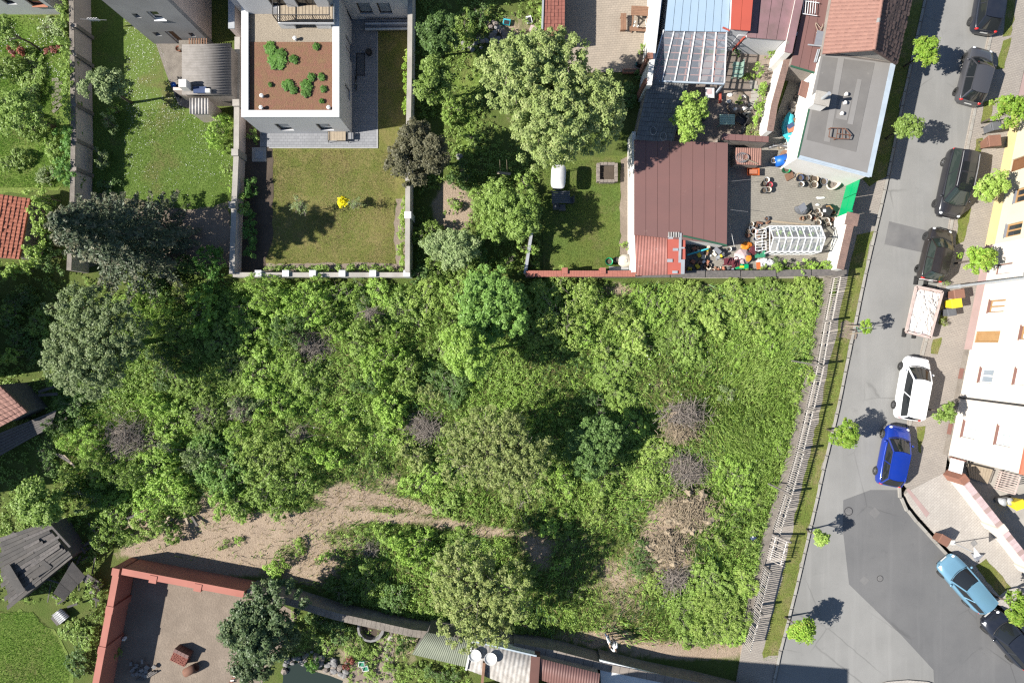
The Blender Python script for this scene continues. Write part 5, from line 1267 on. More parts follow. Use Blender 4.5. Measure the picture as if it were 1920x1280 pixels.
def crown_mesh(name, R_, Hc, mat, leaf=.18, lobes=7, clump=.5, dens=330, g=None, irr=.35, gaps=.0, flat=.7):
    "broadleaf crown round the origin: lobes, clumps on the lobes, leaves on the clumps; R_ radius, Hc crown height"
    g = g or rng
    a = np.sort(g.uniform(0, 6.283, lobes)); rr = R_*g.uniform(.35, .62, lobes)
    LC = np.stack([np.cos(a)*rr, np.sin(a)*rr, g.uniform(-.12, .22, lobes)*Hc], 1); LR = R_*g.uniform(.42, .42+irr*.6, lobes)
    LC = np.vstack([LC, [[0, 0, .12*Hc]]]); LR = np.append(LR, R_*.6)
    lo_, hi_ = (LC[:, :2]-LR[:, None]).min(0), (LC[:, :2]+LR[:, None]).max(0); LC[:, :2] -= (lo_+hi_)/2; sc_ = 2*R_*.95/(hi_-lo_).max(); LC[:, :2] *= sc_; LR = LR*sc_
    n = max(6, int(3.0*R_*R_*(1.7 if Hc > R_ else 1.25)/(clump*clump)*(1-gaps)))
    li = g.choice(len(LR), n, p=LR**2/np.sum(LR**2)); d = unit(g, n); d[:, 2] = np.where(d[:, 2] < -.45, -d[:, 2], d[:, 2])
    C = LC[li] + d*(LR[li]*g.uniform(.62, 1.0, n))[:, None]*np.array([1, 1, Hc/R_/1.5])
    cr = clump*g.uniform(.55, 1.25, n)
    K = max(8, int(dens*3.14*clump*clump*.62))
    pos, nr, k = clump_leaves(C, cr, K, g, flat=flat)
    ct = g.uniform(0, 1, n); tint = .45*ct[k] + .55*g.uniform(0, 1, len(k))
    s = leaf*g.uniform(.7, 1.25, len(k)); return leaves_mesh(name, pos, nr, s, s*.66, tint, mat, g), LC, LR
def trunk_limbs(t, base, cz, R_, LC, rad, lean=(0, 0), mat='bark', twigs=0, g=None):
    "tapered trunk from base to the crown centre, a limb to each lobe, thin twigs"
    g = g or rng; b = Vector((0, 0, 0)); top = Vector((lean[0], lean[1], cz))
    fork = b.lerp(top, .62)
    mid = b.lerp(fork, .5) + Vector((g.normal(0, .05), g.normal(0, .05), 0))
    MB().tube([b - Vector((0,0,.1)), mid, fork, b.lerp(top, .95)], [rad*1.25, rad, rad*.8, rad*.3], 8).obj('trunk', mat, t, True, True)
    mb = MB()
    for c in LC:
        e = top + Vector(c)*1.15; m = fork.lerp(e, .5) + Vector((g.normal(0, .1*R_), g.normal(0, .1*R_), .08*R_)); mb.tube([fork, m, e], [rad*.5, rad*.3, rad*.08], 6)
        for q in range(twigs):
            s_ = m.lerp(e, g.uniform(0, 1)); dd = Vector(unit(g, 1)[0]); dd.z = abs(dd.z)*.6+.1; l_ = g.uniform(.35, .8)*R_*.6
            w1 = s_ + dd*l_*.5 + Vector((g.normal(0, .12), g.normal(0, .12), 0)); mb.tube([s_, w1, s_ + dd*l_], [max(.016, rad*.14), max(.013, rad*.10), .009], 4, cap=False)
    if mb.v: mb.obj('limbs', 'twig' if twigs > 4 else mat, t, True, True)
def tree(label, px, py, h, R_, Hc, mat, cat='tree', name='broadleaf_tree', leaf=.18, lobes=7, clump=.5, dens=330, rad=.16, twigs=0, gaps=0.0, seed=0, group=None, irr=.35, base=None, flat=.7):
    "px, py: where the crown's middle is seen; h: its height above ground"
    g = np.random.default_rng(seed + int(px)*7 + int(py)); c = P(px, py, h); gz = 0.0
    b = P(*base) if base else Vector((c.x, c.y, 0)); gz = ground_z(*((base or (960+c.x*PXM, 640-c.y*PXM))))
    t = thing(name, label, cat, (b.x, b.y, gz), 0, group)
    me, LC, LR = crown_mesh('crown', R_, Hc, mat, leaf, lobes, clump, dens, g, irr, gaps, flat)
    link('crown', me, t, (c.x-b.x, c.y-b.y, h-gz))
    trunk_limbs(t, b, h-gz, R_, LC, rad, (c.x-b.x, c.y-b.y), twigs=twigs, g=g)
    return t
# landmarks that the shrub labels refer to: (name, x, y)
LM = [('the pale spreading tree', 180, 645), ('the blue-grey spruce', 225, 440), ('the white block-pier wall', 610, 520), ('the big brushwood heap at left', 250, 825), ('the ruined shed', 70, 1060),
      ('the upper brushwood heap', 585, 648), ('the middle brushwood heap', 795, 800), ('the olive twiggy tree', 925, 850), ('the lower spreading tree', 900, 1110), ('the dark hazel', 925, 570),
      ('the light green tree', 880, 660), ('the tile-capped wall', 1090, 518), ('the board-capped wall', 1400, 515), ('the straw-tipped heap by the tall grass', 1275, 790), ('the brushwood heap near the hay', 1285, 880),
      ('the hay mounds', 1260, 1000), ('the two people', 1146, 1196), ('the collapsed fence bay', 1440, 1025), ('the topmost fence bay', 1550, 560), ('the fence opposite the white car', 1515, 730),
      ('the bare dirt path', 480, 985), ('the red wall corner', 250, 1050), ('the lowest fence bay', 1400, 1170), ('the wheel-track path', 760, 960), ('the garden wall bend', 640, 1130), ('the purple-leaved tree', 785, 290),
      ('the big grey-green tree', 1030, 190), ('the glazed pergola', 1290, 105), ('the square lawn', 620, 390), ('the small pond', 590, 1265), ('the orange-roofed hut', 30, 425), ('the grey shed', 390, 130), ('the stone heap', 945, 60), ('the clover lawn', 300, 250), ('the walled yard conifer', 500, 1150), ('the flat-roofed house', 1590, 220)]
USED = set()
def where(px, py, look, noun='shrub'):
    near = sorted(LM, key=lambda q: (q[1]-px)**2 + (q[2]-py)**2)
    def rel(q):
        dx, dy = px-q[1], py-q[2]; d = math.hypot(dx, dy)
        if d < 26: return 'at ' + q[0]
        s_ = ('right of' if dx > 0 else 'left of') if abs(dx) > 1.6*abs(dy) else ('below' if dy > 0 else 'above') if abs(dy) > 1.6*abs(dx) else ('below and right of' if dx > 0 and dy > 0 else 'below and left of' if dy > 0 else 'above and right of' if dx > 0 else 'above and left of')
        return ('just ' if d < 60 else '') + s_ + ' ' + q[0]
    for c in [f'{look} {noun} {rel(near[0])}', f'{look} {noun} {rel(near[1])}', f'{look} {noun} {rel(near[2])}', f'{look} {noun} between {near[0][0]} and {near[1][0]}', f'{look} {noun} between {near[0][0]} and {near[2][0]}', f'{look} {noun} {rel(near[3])}', f'{look} {noun} between {near[1][0]} and {near[2][0]}', f'{look} {noun} {rel(near[4])}', f'{look} {noun} between {near[0][0]} and {near[3][0]}']:
        if c not in USED and 4 <= len(c.split()) <= 16: USED.add(c); return c
    raise Exception((look, px, py))
SHR = {}
LOOK = dict(leaf_pale='light green', leaf_bright='bright yellow-green', leaf_mid='fresh green', leaf_dark='dark green', leaf_hazel='rich green broad-leaved', leaf_olive='olive green', leaf_grey='grey-green', leaf_box='deep green clipped', leaf_lime='lime green', leaf_pine='dark needled', leaf_vine='pale green vine-leaved', leaf_red='dark red-leaved', leaf_purple='brownish')
SIZ = lambda r: 'small ' if r < .75 else 'large ' if r > 1.7 else ''
def shrub(px, py, rpx, mat='leaf_mid', h=None, leaf=.16, label=None, group='shrubs of the overgrown lot', name='shrub', cat='shrub', gz=None):
    R_ = rpx/PXM*1.08; h = (h*.85 if h else (.35 + .42*R_)*(1.15 if px < 820 else .9 if px < 1150 else .62))*random.uniform(.65, 1.5); cz = h*.5; c = P(px, py, cz)
    cls = .7 if R_ < .85 else 1.1 if R_ < 1.35 else 1.6 if R_ < 1.95 else 2.3
    key = (cls, mat, leaf, random.randint(0, 2))
    if key not in SHR:
        g = np.random.default_rng(len(SHR)*31 + 5); m_ = 5 if cls < 1.5 else 8
        cc = g.normal(0, .42*cls, (m_, 2)); cr_ = g.uniform(.3, .62, m_)*cls; lo_, hi_ = (cc-cr_[:, None]).min(0), (cc+cr_[:, None]).max(0); cc -= (lo_+hi_)/2; f_ = 2*cls/(hi_-lo_).max(); cc *= f_; cr_ *= f_
        q = g.uniform(-cls, cls, (int(cls*cls*4*26), 2)); d_ = (1-((q[:, None]-cc[None])**2).sum(2)/cr_[None]**2); dm = d_.max(1); top = g.uniform(.75, 1.1, m_)[d_.argmax(1)]
        ok = dm > g.uniform(-.12, .12, len(q)); q, dm, top = q[ok], np.clip(dm[ok], 0, 1), top[ok]
        z = .06 + (.95*top*np.sqrt(dm)*g.uniform(.5, 1, len(q)))*(.35+.42*cls); C = np.column_stack([q, z]); pos, nr, k = clump_leaves(C, g.uniform(.10, .24, len(q)), 22, g, up=1.0, flat=.8)
        s_ = leaf*g.uniform(.65, 1.3, len(k)); ct = g.uniform(0, 1, len(q)); me = leaves_mesh('crown', pos, nr, s_, s_*.64, .5*ct[k]+.5*g.uniform(0, 1, len(k)), mat, g)
        mb = MB()
        for i in range(m_):
            e_ = cc[i]; zt = (.35+.42*cls)*.85; mb.tube([(e_[0]*.15, e_[1]*.15, -.05), (e_[0]*.6, e_[1]*.6, zt*.5), (e_[0], e_[1], zt)], [.03, .02, .008], 5)
            for w in range(3): a = g.uniform(0, 6.28); mb.tube([(e_[0]*.8, e_[1]*.8, zt*.7), (e_[0]*.8+.3*math.cos(a)*cls, e_[1]*.8+.3*math.sin(a)*cls, zt*1.12)], [.012, .004], 4)
        SHR[key] = (me, mb.mesh('stems', 'twig'), .35+.42*cls)
    me, st, hc = SHR[key]; z0 = ground_z(960+c.x*PXM, 640-c.y*PXM) if gz is None else gz
    t = thing(name, label or where(px, py, (SIZ(R_) + LOOK[mat]).strip(), 'shrub' if name == 'shrub' else name.replace('_', ' ')), cat, (c.x, c.y, z0), random.uniform(0, 6.28), group)
    k = R_/cls; kx = random.uniform(.88, 1.2)
    for nm, m in (('crown', me), ('stems', st)):
        o = link(nm, m, t); o.scale = (k*kx, k*random.uniform(.9, 1.1)/kx**.5, h/hc)
    return t

# --- single trees
tree('huge grey-green tree shading the slate-roofed shed', 1030, 192, 5.6, 5.0, 5.6, 'leaf_big', leaf=.14, lobes=13, clump=.3, dens=400, rad=.3, twigs=5, seed=3)
tree('pale spreading tree with drooping edge at the lot\'s left end', 182, 645, 4.0, 4.0, 4.0, 'leaf_grey', leaf=.13, lobes=11, clump=.28, dens=400, rad=.2, twigs=2, seed=4)
tree('purple-brown leaved tree beside the square lawn\'s wall', 785, 290, 3.4, 2.35, 3.4, 'leaf_purple', leaf=.14, lobes=8, clump=.32, dens=360, rad=.14, twigs=9, seed=5)
tree('olive twiggy fruit tree in the middle of the lot', 925, 850, 3.6, 4.1, 3.4, 'leaf_olive', leaf=.125, lobes=12, clump=.25, dens=300, rad=.2, twigs=16, gaps=.28, seed=6)
tree('spreading leafy tree with bare twigs above the bottom sheds', 902, 1112, 4.0, 3.9, 3.6, 'leaf_olive', leaf=.135, lobes=12, clump=.26, dens=320, rad=.2, twigs=14, gaps=.2, seed=7)
tree('light green upright tree in the lot, shading the clearing', 880, 660, 3.8, 1.95, 3.6, 'leaf_bright', leaf=.15, lobes=7, clump=.34, dens=330, rad=.13, twigs=3, seed=8)
tree('dense hazel with rich green leaves below the lichen wall', 925, 572, 2.4, 2.9, 3.0, 'leaf_hazel', leaf=.16, lobes=11, clump=.28, dens=330, rad=.12, seed=9)
tree('apple-green tree on the clover lawn near the long wall', 203, 165, 2.6, 1.45, 2.6, 'leaf_grey', leaf=.14, lobes=7, clump=.3, dens=340, rad=.09, seed=10)
tree('loose green tree overhanging the wall of the small lawn', 952, 398, 2.8, 2.4, 2.8, 'leaf_mid', leaf=.13, lobes=10, clump=.26, dens=320, rad=.12, twigs=4, seed=11)
tree('grey-green garden tree right of the lawn wall, upper one', 815, 155, 2.8, 1.6, 2.8, 'leaf_mid', leaf=.15, lobes=7, clump=.32, dens=320, rad=.1, twigs=2, seed=12)
tree('shaded tree at the top of the overgrown garden', 820, 70, 2.8, 1.5, 2.6, 'leaf_dark', leaf=.16, lobes=6, clump=.34, dens=300, rad=.1, seed=13)
tree('vine-like yellow-green tree between slate roof and terrace', 1290, 222, 2.8, 1.8, 2.6, 'leaf_vine', leaf=.15, lobes=6, clump=.24, dens=260, rad=.08, twigs=3, gaps=.4, seed=14, irr=.6)
tree('dark round tree below the olive tree, right side', 1112, 838, 1.9, 2.3, 2.2, 'leaf_dark', leaf=.15, lobes=9, clump=.27, dens=330, rad=.1, seed=15)
tree('grey-leaved bushy tree below the dry garden patch', 845, 470, 2.2, 2.0, 2.4, 'leaf_grey', leaf=.14, lobes=7, clump=.32, dens=320, rad=.09, twigs=3, seed=16)
tree('slim twiggy sapling in its earth circle on the square lawn', 562, 388, 1.6, .75, 1.6, 'leaf_grey', name='sapling', leaf=.09, lobes=4, clump=.22, dens=140, rad=.03, twigs=5, seed=17, gaps=.5)
t = tree('blazing yellow shrub on the square lawn', 645, 379, 1.0, .42, .8, 'leaf_yellow', cat='shrub', name='yellow_shrub', leaf=.11, lobes=3, clump=.2, dens=420, rad=.03, seed=18)
tree('thin grey twiggy sapling under the yellow shrub', 668, 384, 1.3, .6, 1.3, 'leaf_grey', name='sapling', leaf=.08, lobes=4, clump=.2, dens=130, rad=.025, twigs=5, seed=19, gaps=.5)
tree('garden tree in the far-left garden, shading the lower lawn', 40, 210, 3.0, 1.9, 2.6, 'leaf_mid', leaf=.14, lobes=7, clump=.32, dens=260, rad=.12, twigs=8, gaps=.35, seed=20)
tree('thin garden tree by the white house wall, far left', 20, 60, 2.6, 1.0, 2.2, 'leaf_mid', leaf=.14, lobes=5, clump=.28, dens=260, rad=.07, twigs=6, gaps=.35, seed=21)
tree('leafy tree at the left edge above the ruined shed', 72, 940, 2.6, 1.75, 2.6, 'leaf_mid', leaf=.16, lobes=7, clump=.34, dens=320, rad=.1, seed=22)
# --- conifers
def spruce(label, base, h, R_, mat, n=150, seed=0, needles=70, droop=.25, name='spruce_tree', leaf=.2):
    g = np.random.default_rng(seed); b = P(*base); gz = .02; t = thing(name, label, 'tree', (b.x, b.y, gz))
    pos = []; nr = []; tint = []; mb = MB(); up = np.array([0, 0, 1.])
    for i in range(n):
        f = (i+.5)/n; z = h*(.06+.93*f); l_ = R_*(1-f)**.6*g.uniform(.6, 1.15)+.1; a = i*2.39996+g.normal(0, .15)
        d = np.array([math.cos(a), math.sin(a), 0]); o = np.array([0, 0, z]); e = o + d*l_ + up*(-droop*l_ + .1*l_*f)
        side = np.array([-d[1], d[0], 0]); k = int(needles*(.35+l_/R_))
        s_ = g.uniform(.12, 1, k)**.8; w = (1-s_)*.22*l_ + .10
        q = o + (e-o)*s_[:, None] + side*(g.uniform(-1, 1, k)*w)[:, None] + up*(g.normal(0, .05, k) - .12*s_*(1-s_)*l_)[:, None]
        pos.append(q); m = g.normal(0, .45, (k, 3)) + up*.9 + d*.25; nr.append(m/np.linalg.norm(m, axis=1, keepdims=True)); tint.append(.25+.6*s_**3+g.uniform(-.25, .25, k))
        if i % 2 == 0: mb.tube([o, o+(e-o)*.9], [.035, .01], 4, cap=False)
    pos, nr, tint = np.vstack(pos), np.vstack(nr), np.concatenate(tint); L = leaf*g.uniform(.7, 1.3, len(pos))
    link('crown', leaves_mesh('crown', pos, nr, L, L*.38, tint, mat, g), t); mb.obj('limbs', 'bark', t, local=True)
    MB().tube([(0, 0, -.1), (0, 0, h*.5), (0, 0, h*.97)], [.2, .13, .02], 8).obj('trunk', 'bark', t, True, True)
spruce('tall blue-grey spruce leaning over the long garden wall', (292, 464), 10.0, 4.1, 'leaf_spruce', 170, 1, 150, .22, leaf=.24)
tree('dark fluffy conifer beside the red walled yard', 502, 1162, 3.4, 3.0, 3.8, 'leaf_pine', name='conifer', leaf=.16, lobes=9, clump=.34, dens=340, rad=.14, seed=31, irr=.45)
tree('lower dark conifer at the bottom edge by the pond', 470, 1238, 2.0, 1.5, 2.4, 'leaf_pine', name='conifer', leaf=.15, lobes=6, clump=.3, dens=340, rad=.1, seed=32)
# --- globe street trees
ST = [(1735,97,29,2.4,'between the tiled roof and the street'), (1700,240,28,2.4,'beside the flat-roofed house'), (1894,206,33,2.6,'above the dark grey bin, upper right'), (1858,346,33,2.5,'beside the black people carrier'),
      (1837,486,30,2.4,'beside the small black hatchback'), (1770,771,25,2.3,'between white car and pale pink house'), (1580,812,27,2.1,'on the verge opposite the blue car'), (1536,1006,19,1.9,'smallest globe, on the verge near the manhole')]
for i, (x, y, r, h, l) in enumerate(ST):
    tree('round-headed street tree ' + l, x, y, h, r/28.0*(1.0,.92,1.05,.97)[i % 4], r/28.0*(1.75,1.4,1.9,1.5)[(i*3) % 4], ('leaf_lime','leaf_mid','leaf_lime','leaf_vine')[i % 4], name='street_tree', leaf=.13, lobes=8, clump=.22, dens=430-30*(i % 3), rad=.06, seed=40+i, irr=.25+.1*(i % 3), gaps=.12*(i % 3), group='globe street trees', flat=.9)
tree('two-lobed street tree near the bottom of the lot\'s verge', 1503, 1178, 2.0, .95, 1.2, 'leaf_lime', name='street_tree', leaf=.15, lobes=2, clump=.26, dens=330, rad=.06, seed=51, irr=.1, group='globe street trees', base=(1470,1155))
tree('yellow-green street tree over the black car, lower right', 1908, 1136, 2.6, 1.45, 2.2, 'leaf_lime', name='street_tree', leaf=.17, lobes=7, clump=.32, dens=340, rad=.08, seed=52, group='globe street trees')
t = tree('sparse newly planted street tree tied to stakes', 1622, 613, 1.9, .55, .8, 'leaf_lime', name='street_tree', leaf=.13, lobes=4, clump=.2, dens=260, rad=.035, seed=53, gaps=.4, group='globe street trees', base=(1592,617))
for dx, dy in ((-.3,.25),(.3,.25),(0,-.35)): MB().tube([(dx,dy,0),(dx*.7,dy*.7,1.5)], .03, 6).obj('stake','pale_wood',t,local=True)
MB().tube([(-.22,.18,1.3),(.22,.18,1.3),(0,-.25,1.3),(-.22,.18,1.3)], .02, 5).obj('tie','green_cloth',t,local=True)
# --- shrubs of the lot
B_, M_, D_, O_, G_, Z_ = 'leaf_bright', 'leaf_mid', 'leaf_dark', 'leaf_olive', 'leaf_grey', 'leaf_hazel'
LOT = [(500,548,36,M_),(455,588,42,B_),(520,582,44,B_),(578,572,38,B_),(632,560,40,M_),(592,534,24,M_),(668,552,34,D_),(470,626,34,M_),(418,642,32,M_),(545,618,34,D_),(722,556,38,B_),(762,592,38,M_),(800,556,36,B_),
 (838,612,30,M_),(698,612,34,M_),(640,622,28,B_),(566,690,32,M_),(492,700,36,B_),(440,686,38,M_),(722,680,36,M_),(768,704,34,Z_),(690,722,30,D_),(650,765,28,M_),(735,768,34,B_),(806,738,28,O_),(512,760,32,M_),(462,762,30,G_),(610,780,28,B_),
 (330,612,46,D_),(372,585,40,M_),(306,690,36,D_),(345,722,30,M_),(392,712,34,B_),(152,822,38,M_),(290,760,24,M_),(330,800,34,M_),(384,786,38,M_),(352,852,38,G_),(412,868,54,Z_),(452,828,38,B_),(505,850,48,B_),(482,924,58,M_),(548,902,44,M_),(432,940,42,M_),
 (300,880,38,M_),(240,890,34,M_),(182,878,36,M_),(222,955,42,M_),(302,930,40,B_),(352,948,28,M_),(312,990,32,M_),(268,998,24,B_),(198,1005,30,M_),(128,905,34,M_),(165,940,32,D_),(138,770,30,D_),
 (860,552,34,M_),(1052,578,56,B_),(1108,556,42,B_),(1002,625,38,B_),(1228,574,42,B_),(1262,622,36,M_),(1182,625,34,M_),(1148,590,32,B_),(832,722,38,D_),(1160,712,46,Z_),(1118,762,32,D_),(1138,886,38,M_),(1186,792,26,B_),(1228,845,28,B_),(798,900,38,M_),(838,945,30,M_),(972,962,28,B_),(1010,900,34,D_),(775,860,26,O_),(1060,905,30,M_),
 (1292,562,38,M_),(1360,552,30,B_),(1442,552,34,M_),(1502,556,38,M_),(1285,642,34,M_),(1402,604,30,M_),(1480,612,32,M_),(1338,602,30,B_),(1440,640,26,B_),(1490,742,24,B_),(1512,702,22,M_),(1380,902,36,B_),(1412,1002,24,B_),(1330,1092,40,M_),(1352,1150,46,M_),(1284,1142,34,M_),(1374,1186,26,B_),(1200,1045,30,D_),(1300,1196,24,M_),(1398,1090,28,M_),
 (690,1088,36,D_),(640,1106,30,D_),(770,1022,32,M_),(802,1052,36,B_),(740,1120,34,D_),(984,1168,26,M_),(530,1054,18,M_),(560,1024,14,M_),(512,1070,16,B_),(608,1045,15,M_),(1060,1010,24,D_),(1030,990,20,M_),(1120,955,22,M_),(1210,905,22,B_),(1335,960,20,M_),(420,1020,10,M_),(447,1012,8,M_)]
g = np.random.default_rng(77)
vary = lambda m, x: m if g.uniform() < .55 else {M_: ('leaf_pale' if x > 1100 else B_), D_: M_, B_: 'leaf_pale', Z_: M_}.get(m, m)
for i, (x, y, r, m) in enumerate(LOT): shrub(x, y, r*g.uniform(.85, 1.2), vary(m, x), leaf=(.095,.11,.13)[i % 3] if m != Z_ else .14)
# --- shrubs and hedges of the gardens
GAR = [(410,248,34,B_,1.7),(395,497,34,'leaf_box',1.5),(352,500,26,D_,1.3),(205,232,16,G_,.9),(190,298,17,G_,1.0),(215,205,14,M_,.8),(430,318,14,M_,.7),(432,352,10,B_,.6),(476,252,14,M_,.9),(205,350,20,D_,1.0),
 (870,45,26,M_,1.2),(900,30,20,D_,1.0),(845,205,24,M_,1.2),(890,262,18,M_,.6),(868,330,28,D_,1.2),(905,365,24,M_,.9),(800,440,26,M_,1.2),(925,430,26,M_,1.1),(900,470,22,D_,1.0),(952,490,20,M_,1.0),(990,470,18,M_,1.4),(1000,498,12,M_,.9),(820,505,24,M_,1.2),(870,505,26,M_,1.1),(930,345,18,M_,.9),(985,345,20,M_,1.3),(850,385,14,M_,.7),(905,505,22,M_,.9),(790,510,20,D_,1.0),
 (1210,90,12,M_,1.1),(1200,142,10,D_,.6),(1172,462,9,'leaf_vine',.6),(1180,180,22,D_,.8),(1150,200,22,D_,.8),(1420,135,14,B_,.9),(1402,145,12,'leaf_vine',.8),(1428,165,12,M_,.8),(1418,205,14,B_,.8),(1385,190,8,M_,.5),(1412,250,16,O_,.7),(1443,98,10,M_,.7),(1382,98,7,D_,.6),
 (60,130,30,M_,.8),(100,50,20,G_,.8),(15,130,28,M_,.9),(100,95,14,'leaf_red',.7),(60,240,26,M_,.8),(100,280,22,M_,.9),(28,300,30,M_,.9),(85,330,18,G_,.8),(35,95,16,'leaf_red',.7),(110,330,14,M_,.7),(60,180,22,D_,.8),
 (150,1190,34,M_,1.1),(190,1150,26,M_,1.0),(150,1240,30,D_,1.1),(205,1225,20,M_,.9),(180,1100,20,M_,.8),
 (600,1160,26,D_,1.2),(640,1180,30,D_,1.1),(665,1200,26,M_,.9),(690,1225,22,M_,.7),(585,1245,14,'leaf_box',.9),(655,1240,13,'leaf_red',.8),(760,1198,24,D_,1.6),(585,1180,20,M_,.8),(820,1262,20,D_,.8),(850,1275,16,D_,.8),(700,1265,14,M_,.5),(735,1250,14,M_,.5),(780,1250,12,M_,.5),(610,1210,18,M_,.6),
 (1455,503,11,B_,.9),(1478,497,14,B_,1.0),(1502,500,13,B_,1.0),(1524,500,13,B_,1.0),(1547,500,13,B_,1.0),(1562,505,9,B_,.8),(1433,506,10,'leaf_vine',.7),(1405,509,9,'leaf_vine',.6),(1455,492,10,D_,.6),(1690,690,6,M_,.3)]
for x, y, r, m, h in GAR[:-1]: shrub(x, y, r, m, h, leaf=.125, group='garden shrubs', gz=.03)
LOT2 = [(250,560,34,M_),(296,548,28,D_),(340,552,24,O_),(118,575,30,G_),(100,700,26,D_),(40,560,34,D_),(75,600,28,D_),(30,620,30,D_),(60,655,26,D_),(20,590,24,D_),(300,585,34,M_),(110,800,26,D_),(90,860,30,D_),(1320,690,22,M_),(1380,660,24,B_),(1360,740,20,G_),(1400,560,26,B_),(1325,560,22,M_),(1200,560,28,B_),(1020,560,30,B_),(1085,620,30,B_),(1130,650,24,M_),(620,600,26,B_),(680,650,26,M_),(740,640,28,B_),(820,660,24,M_),(540,660,24,B_),(600,720,24,M_),(560,740,24,B_),(660,820,24,B_),(720,820,26,M_),(620,860,24,M_),(700,870,26,M_),(760,830,20,B_),(580,850,24,B_),(1060,970,22,B_),(1180,960,24,M_),(1340,1010,24,M_),(1390,950,24,B_),(1450,900,16,B_),(1460,840,18,B_),(1420,940,18,M_),(1260,1130,22,B_),(1230,1090,22,M_),(860,1010,24,M_),(720,1000,18,M_),(1000,1080,24,M_),(1050,1060,20,M_),(1080,1110,22,B_)]
for i, (x, y, r, m) in enumerate(LOT2): shrub(x, y, r, vary(m, x), leaf=(.095,.11)[i % 2])
shrub(1772,530,6,M_,.5,.1,'green weed tuft at the foot of the lamp post','street weeds','weed','plant',.11)
shrub(1768,604,9,O_,.6,.1,'scrubby weed below the three bins beside the skip','street weeds','weed','plant',.11)
def hedge(label, pts, w, h, mat, leaf=.12, dens=520, name='hedge', z0=.03, wob=.12, cat='hedge'):
    "clipped or loose hedge along ground pixels"
    g = np.random.default_rng(int(pts[0][0]*3+pts[0][1])); a = [P(*q, h*.75) for q in pts]; a = [Vector((q.x, q.y, 0)) for q in a]; t = thing(name, label, cat, (a[0].x, a[0].y, z0)); C = []
    for p, q in zip(a, a[1:]):
        n = max(3, int((q-p).length/.16*max(1, w/.35))); u = (q-p).normalized(); m = Vector((-u.y, u.x, 0))
        for i in range(n):
            s_ = g.uniform(0, 1); o = m*g.uniform(-.5, .5)*w; c = p.lerp(q, s_)+o; C.append((c.x-a[0].x, c.y-a[0].y, h*g.uniform(.35, .92)+g.normal(0, wob*.3)))
    C = np.array(C); cr = np.full(len(C), .22)*g.uniform(.7, 1.3, len(C)); pos, nr, k = clump_leaves(C, cr, int(dens*.055*1.3), g)
    s_ = leaf*g.uniform(.7, 1.25, len(k)); ct = g.uniform(0, 1, len(C))
    link('foliage', leaves_mesh('foliage', pos, nr, s_, s_*.66, .5*ct[k]+.5*g.uniform(0, 1, len(k)), mat, g), t)
    mb = MB()
    for p, q in zip(a, a[1:]):
        n = max(2, int((q-p).length/.6))
        for i in range(n): c = p.lerp(q, (i+.5)/n)-a[0]; mb.tube([(c.x, c.y, 0), (c.x+g.normal(0, .06), c.y+g.normal(0, .06), h*.75)], [.025, .01], 5)
    mb.obj('stems', 'twig', t, local=True)['kind'] = 'stuff'; return t
hedge('bright young hedge along the right edge of the square lawn', [(757,372),(756,430),(752,505)], .45, 1.0, 'leaf_vine')
hedge('yellow-green hedge beside the house wall and grey paving', [(764,90),(764,150),(762,215)], .4, 1.3, 'leaf_lime')
hedge('low green hedge along the foot of the square lawn', [(500,506),(600,506),(742,506)], .45, .7, 'leaf_mid')
hedge('dark box hedge, upper one left of the square lawn', [(469,330),(470,372)], .75, .9, 'leaf_box')
hedge('dark box hedge, lower one left of the square lawn', [(468,395),(467,480)], .65, .9, 'leaf_box')
hedge('climber spilling over the left lawn wall', [(456,365),(452,400)], .5, 1.3, 'leaf_mid', wob=.3)
hedge('tall clipped hedge left of the long pinkish wall', [(114,-60),(125,120),(131,235)], .7, 2.5, 'leaf_mid', .14, 420)
hedge('broad dark hedge, lower end left of the long wall', [(124,240),(124,290),(126,345)], 1.3, 2.2, 'leaf_box', .14, 420)
hedge('ivy growing round the orange-tiled hut', [(54,354),(80,368),(76,430),(52,490),(10,505),(-40,512)], .9, 2.7, 'leaf_vine', .14, 420)
hedge('dark ivy bank right of the orange-tiled hut', [(104,400),(98,450),(90,510)], 1.4, 1.5, 'leaf_dark', .15, 300)
hedge('green strip of plants along the brick-capped wall', [(1436,150),(1424,200),(1418,232)], .35, .6, 'leaf_bright', .13, 420)
hedge('grapevine strip behind the greenhouse', [(1450,508),(1500,507),(1560,505)], .35, .7, 'leaf_vine', .16, 300)
hedge('leafy strip beside the tiled boundary wall', [(1018,10),(1014,60)], .4, 1.2, 'leaf_bright', .13, 380)
hedge('ivy-clad corner at the left edge below the hut', [(-20,660),(15,675),(35,650)], .7, 1.6, 'leaf_vine', .14, 380)
# sedum hummocks on the planted roof
g = np.random.default_rng(3)
sm = crown_mesh('crown', .32, .3, 'leaf_box', .08, 4, .12, 1500, g)[0]
for i, (x, y, r, l) in enumerate(((506,92,14,'upper left corner'),(520,118,20,'left middle, largest'),(528,105,14,'just above the largest'),(552,112,10,'middle, small'),(593,88,9,'upper right, round'),(507,160,5,'tiny, lower left'),(540,162,14,'lower middle, oval'),(552,170,10,'below the oval one'),(576,160,14,'right of the oval one'),(584,145,10,'centre right'),(603,146,8,'right side, narrow'),(575,176,11,'lower centre'),(608,168,8,'right, lower'),(604,190,6,'near the lower right vent'))):
    p = P(x, y, 3.12); t = thing('sedum_hummock', 'green hummock on the red roof garden, ' + l, 'plant', p, i*1.3, 'green hummocks on the roof garden')
    o = link('foliage', sm, t, (0, 0, .06)); k = r/28./.32; o.scale = (k, k*random.uniform(.8, 1.1), .7)
    MB().blob((0, 0, .02), (r/28.*.8, r/28.*.75, .05), 8, .1, i).obj('root_cushion', 'earth_pot', t, True, True)
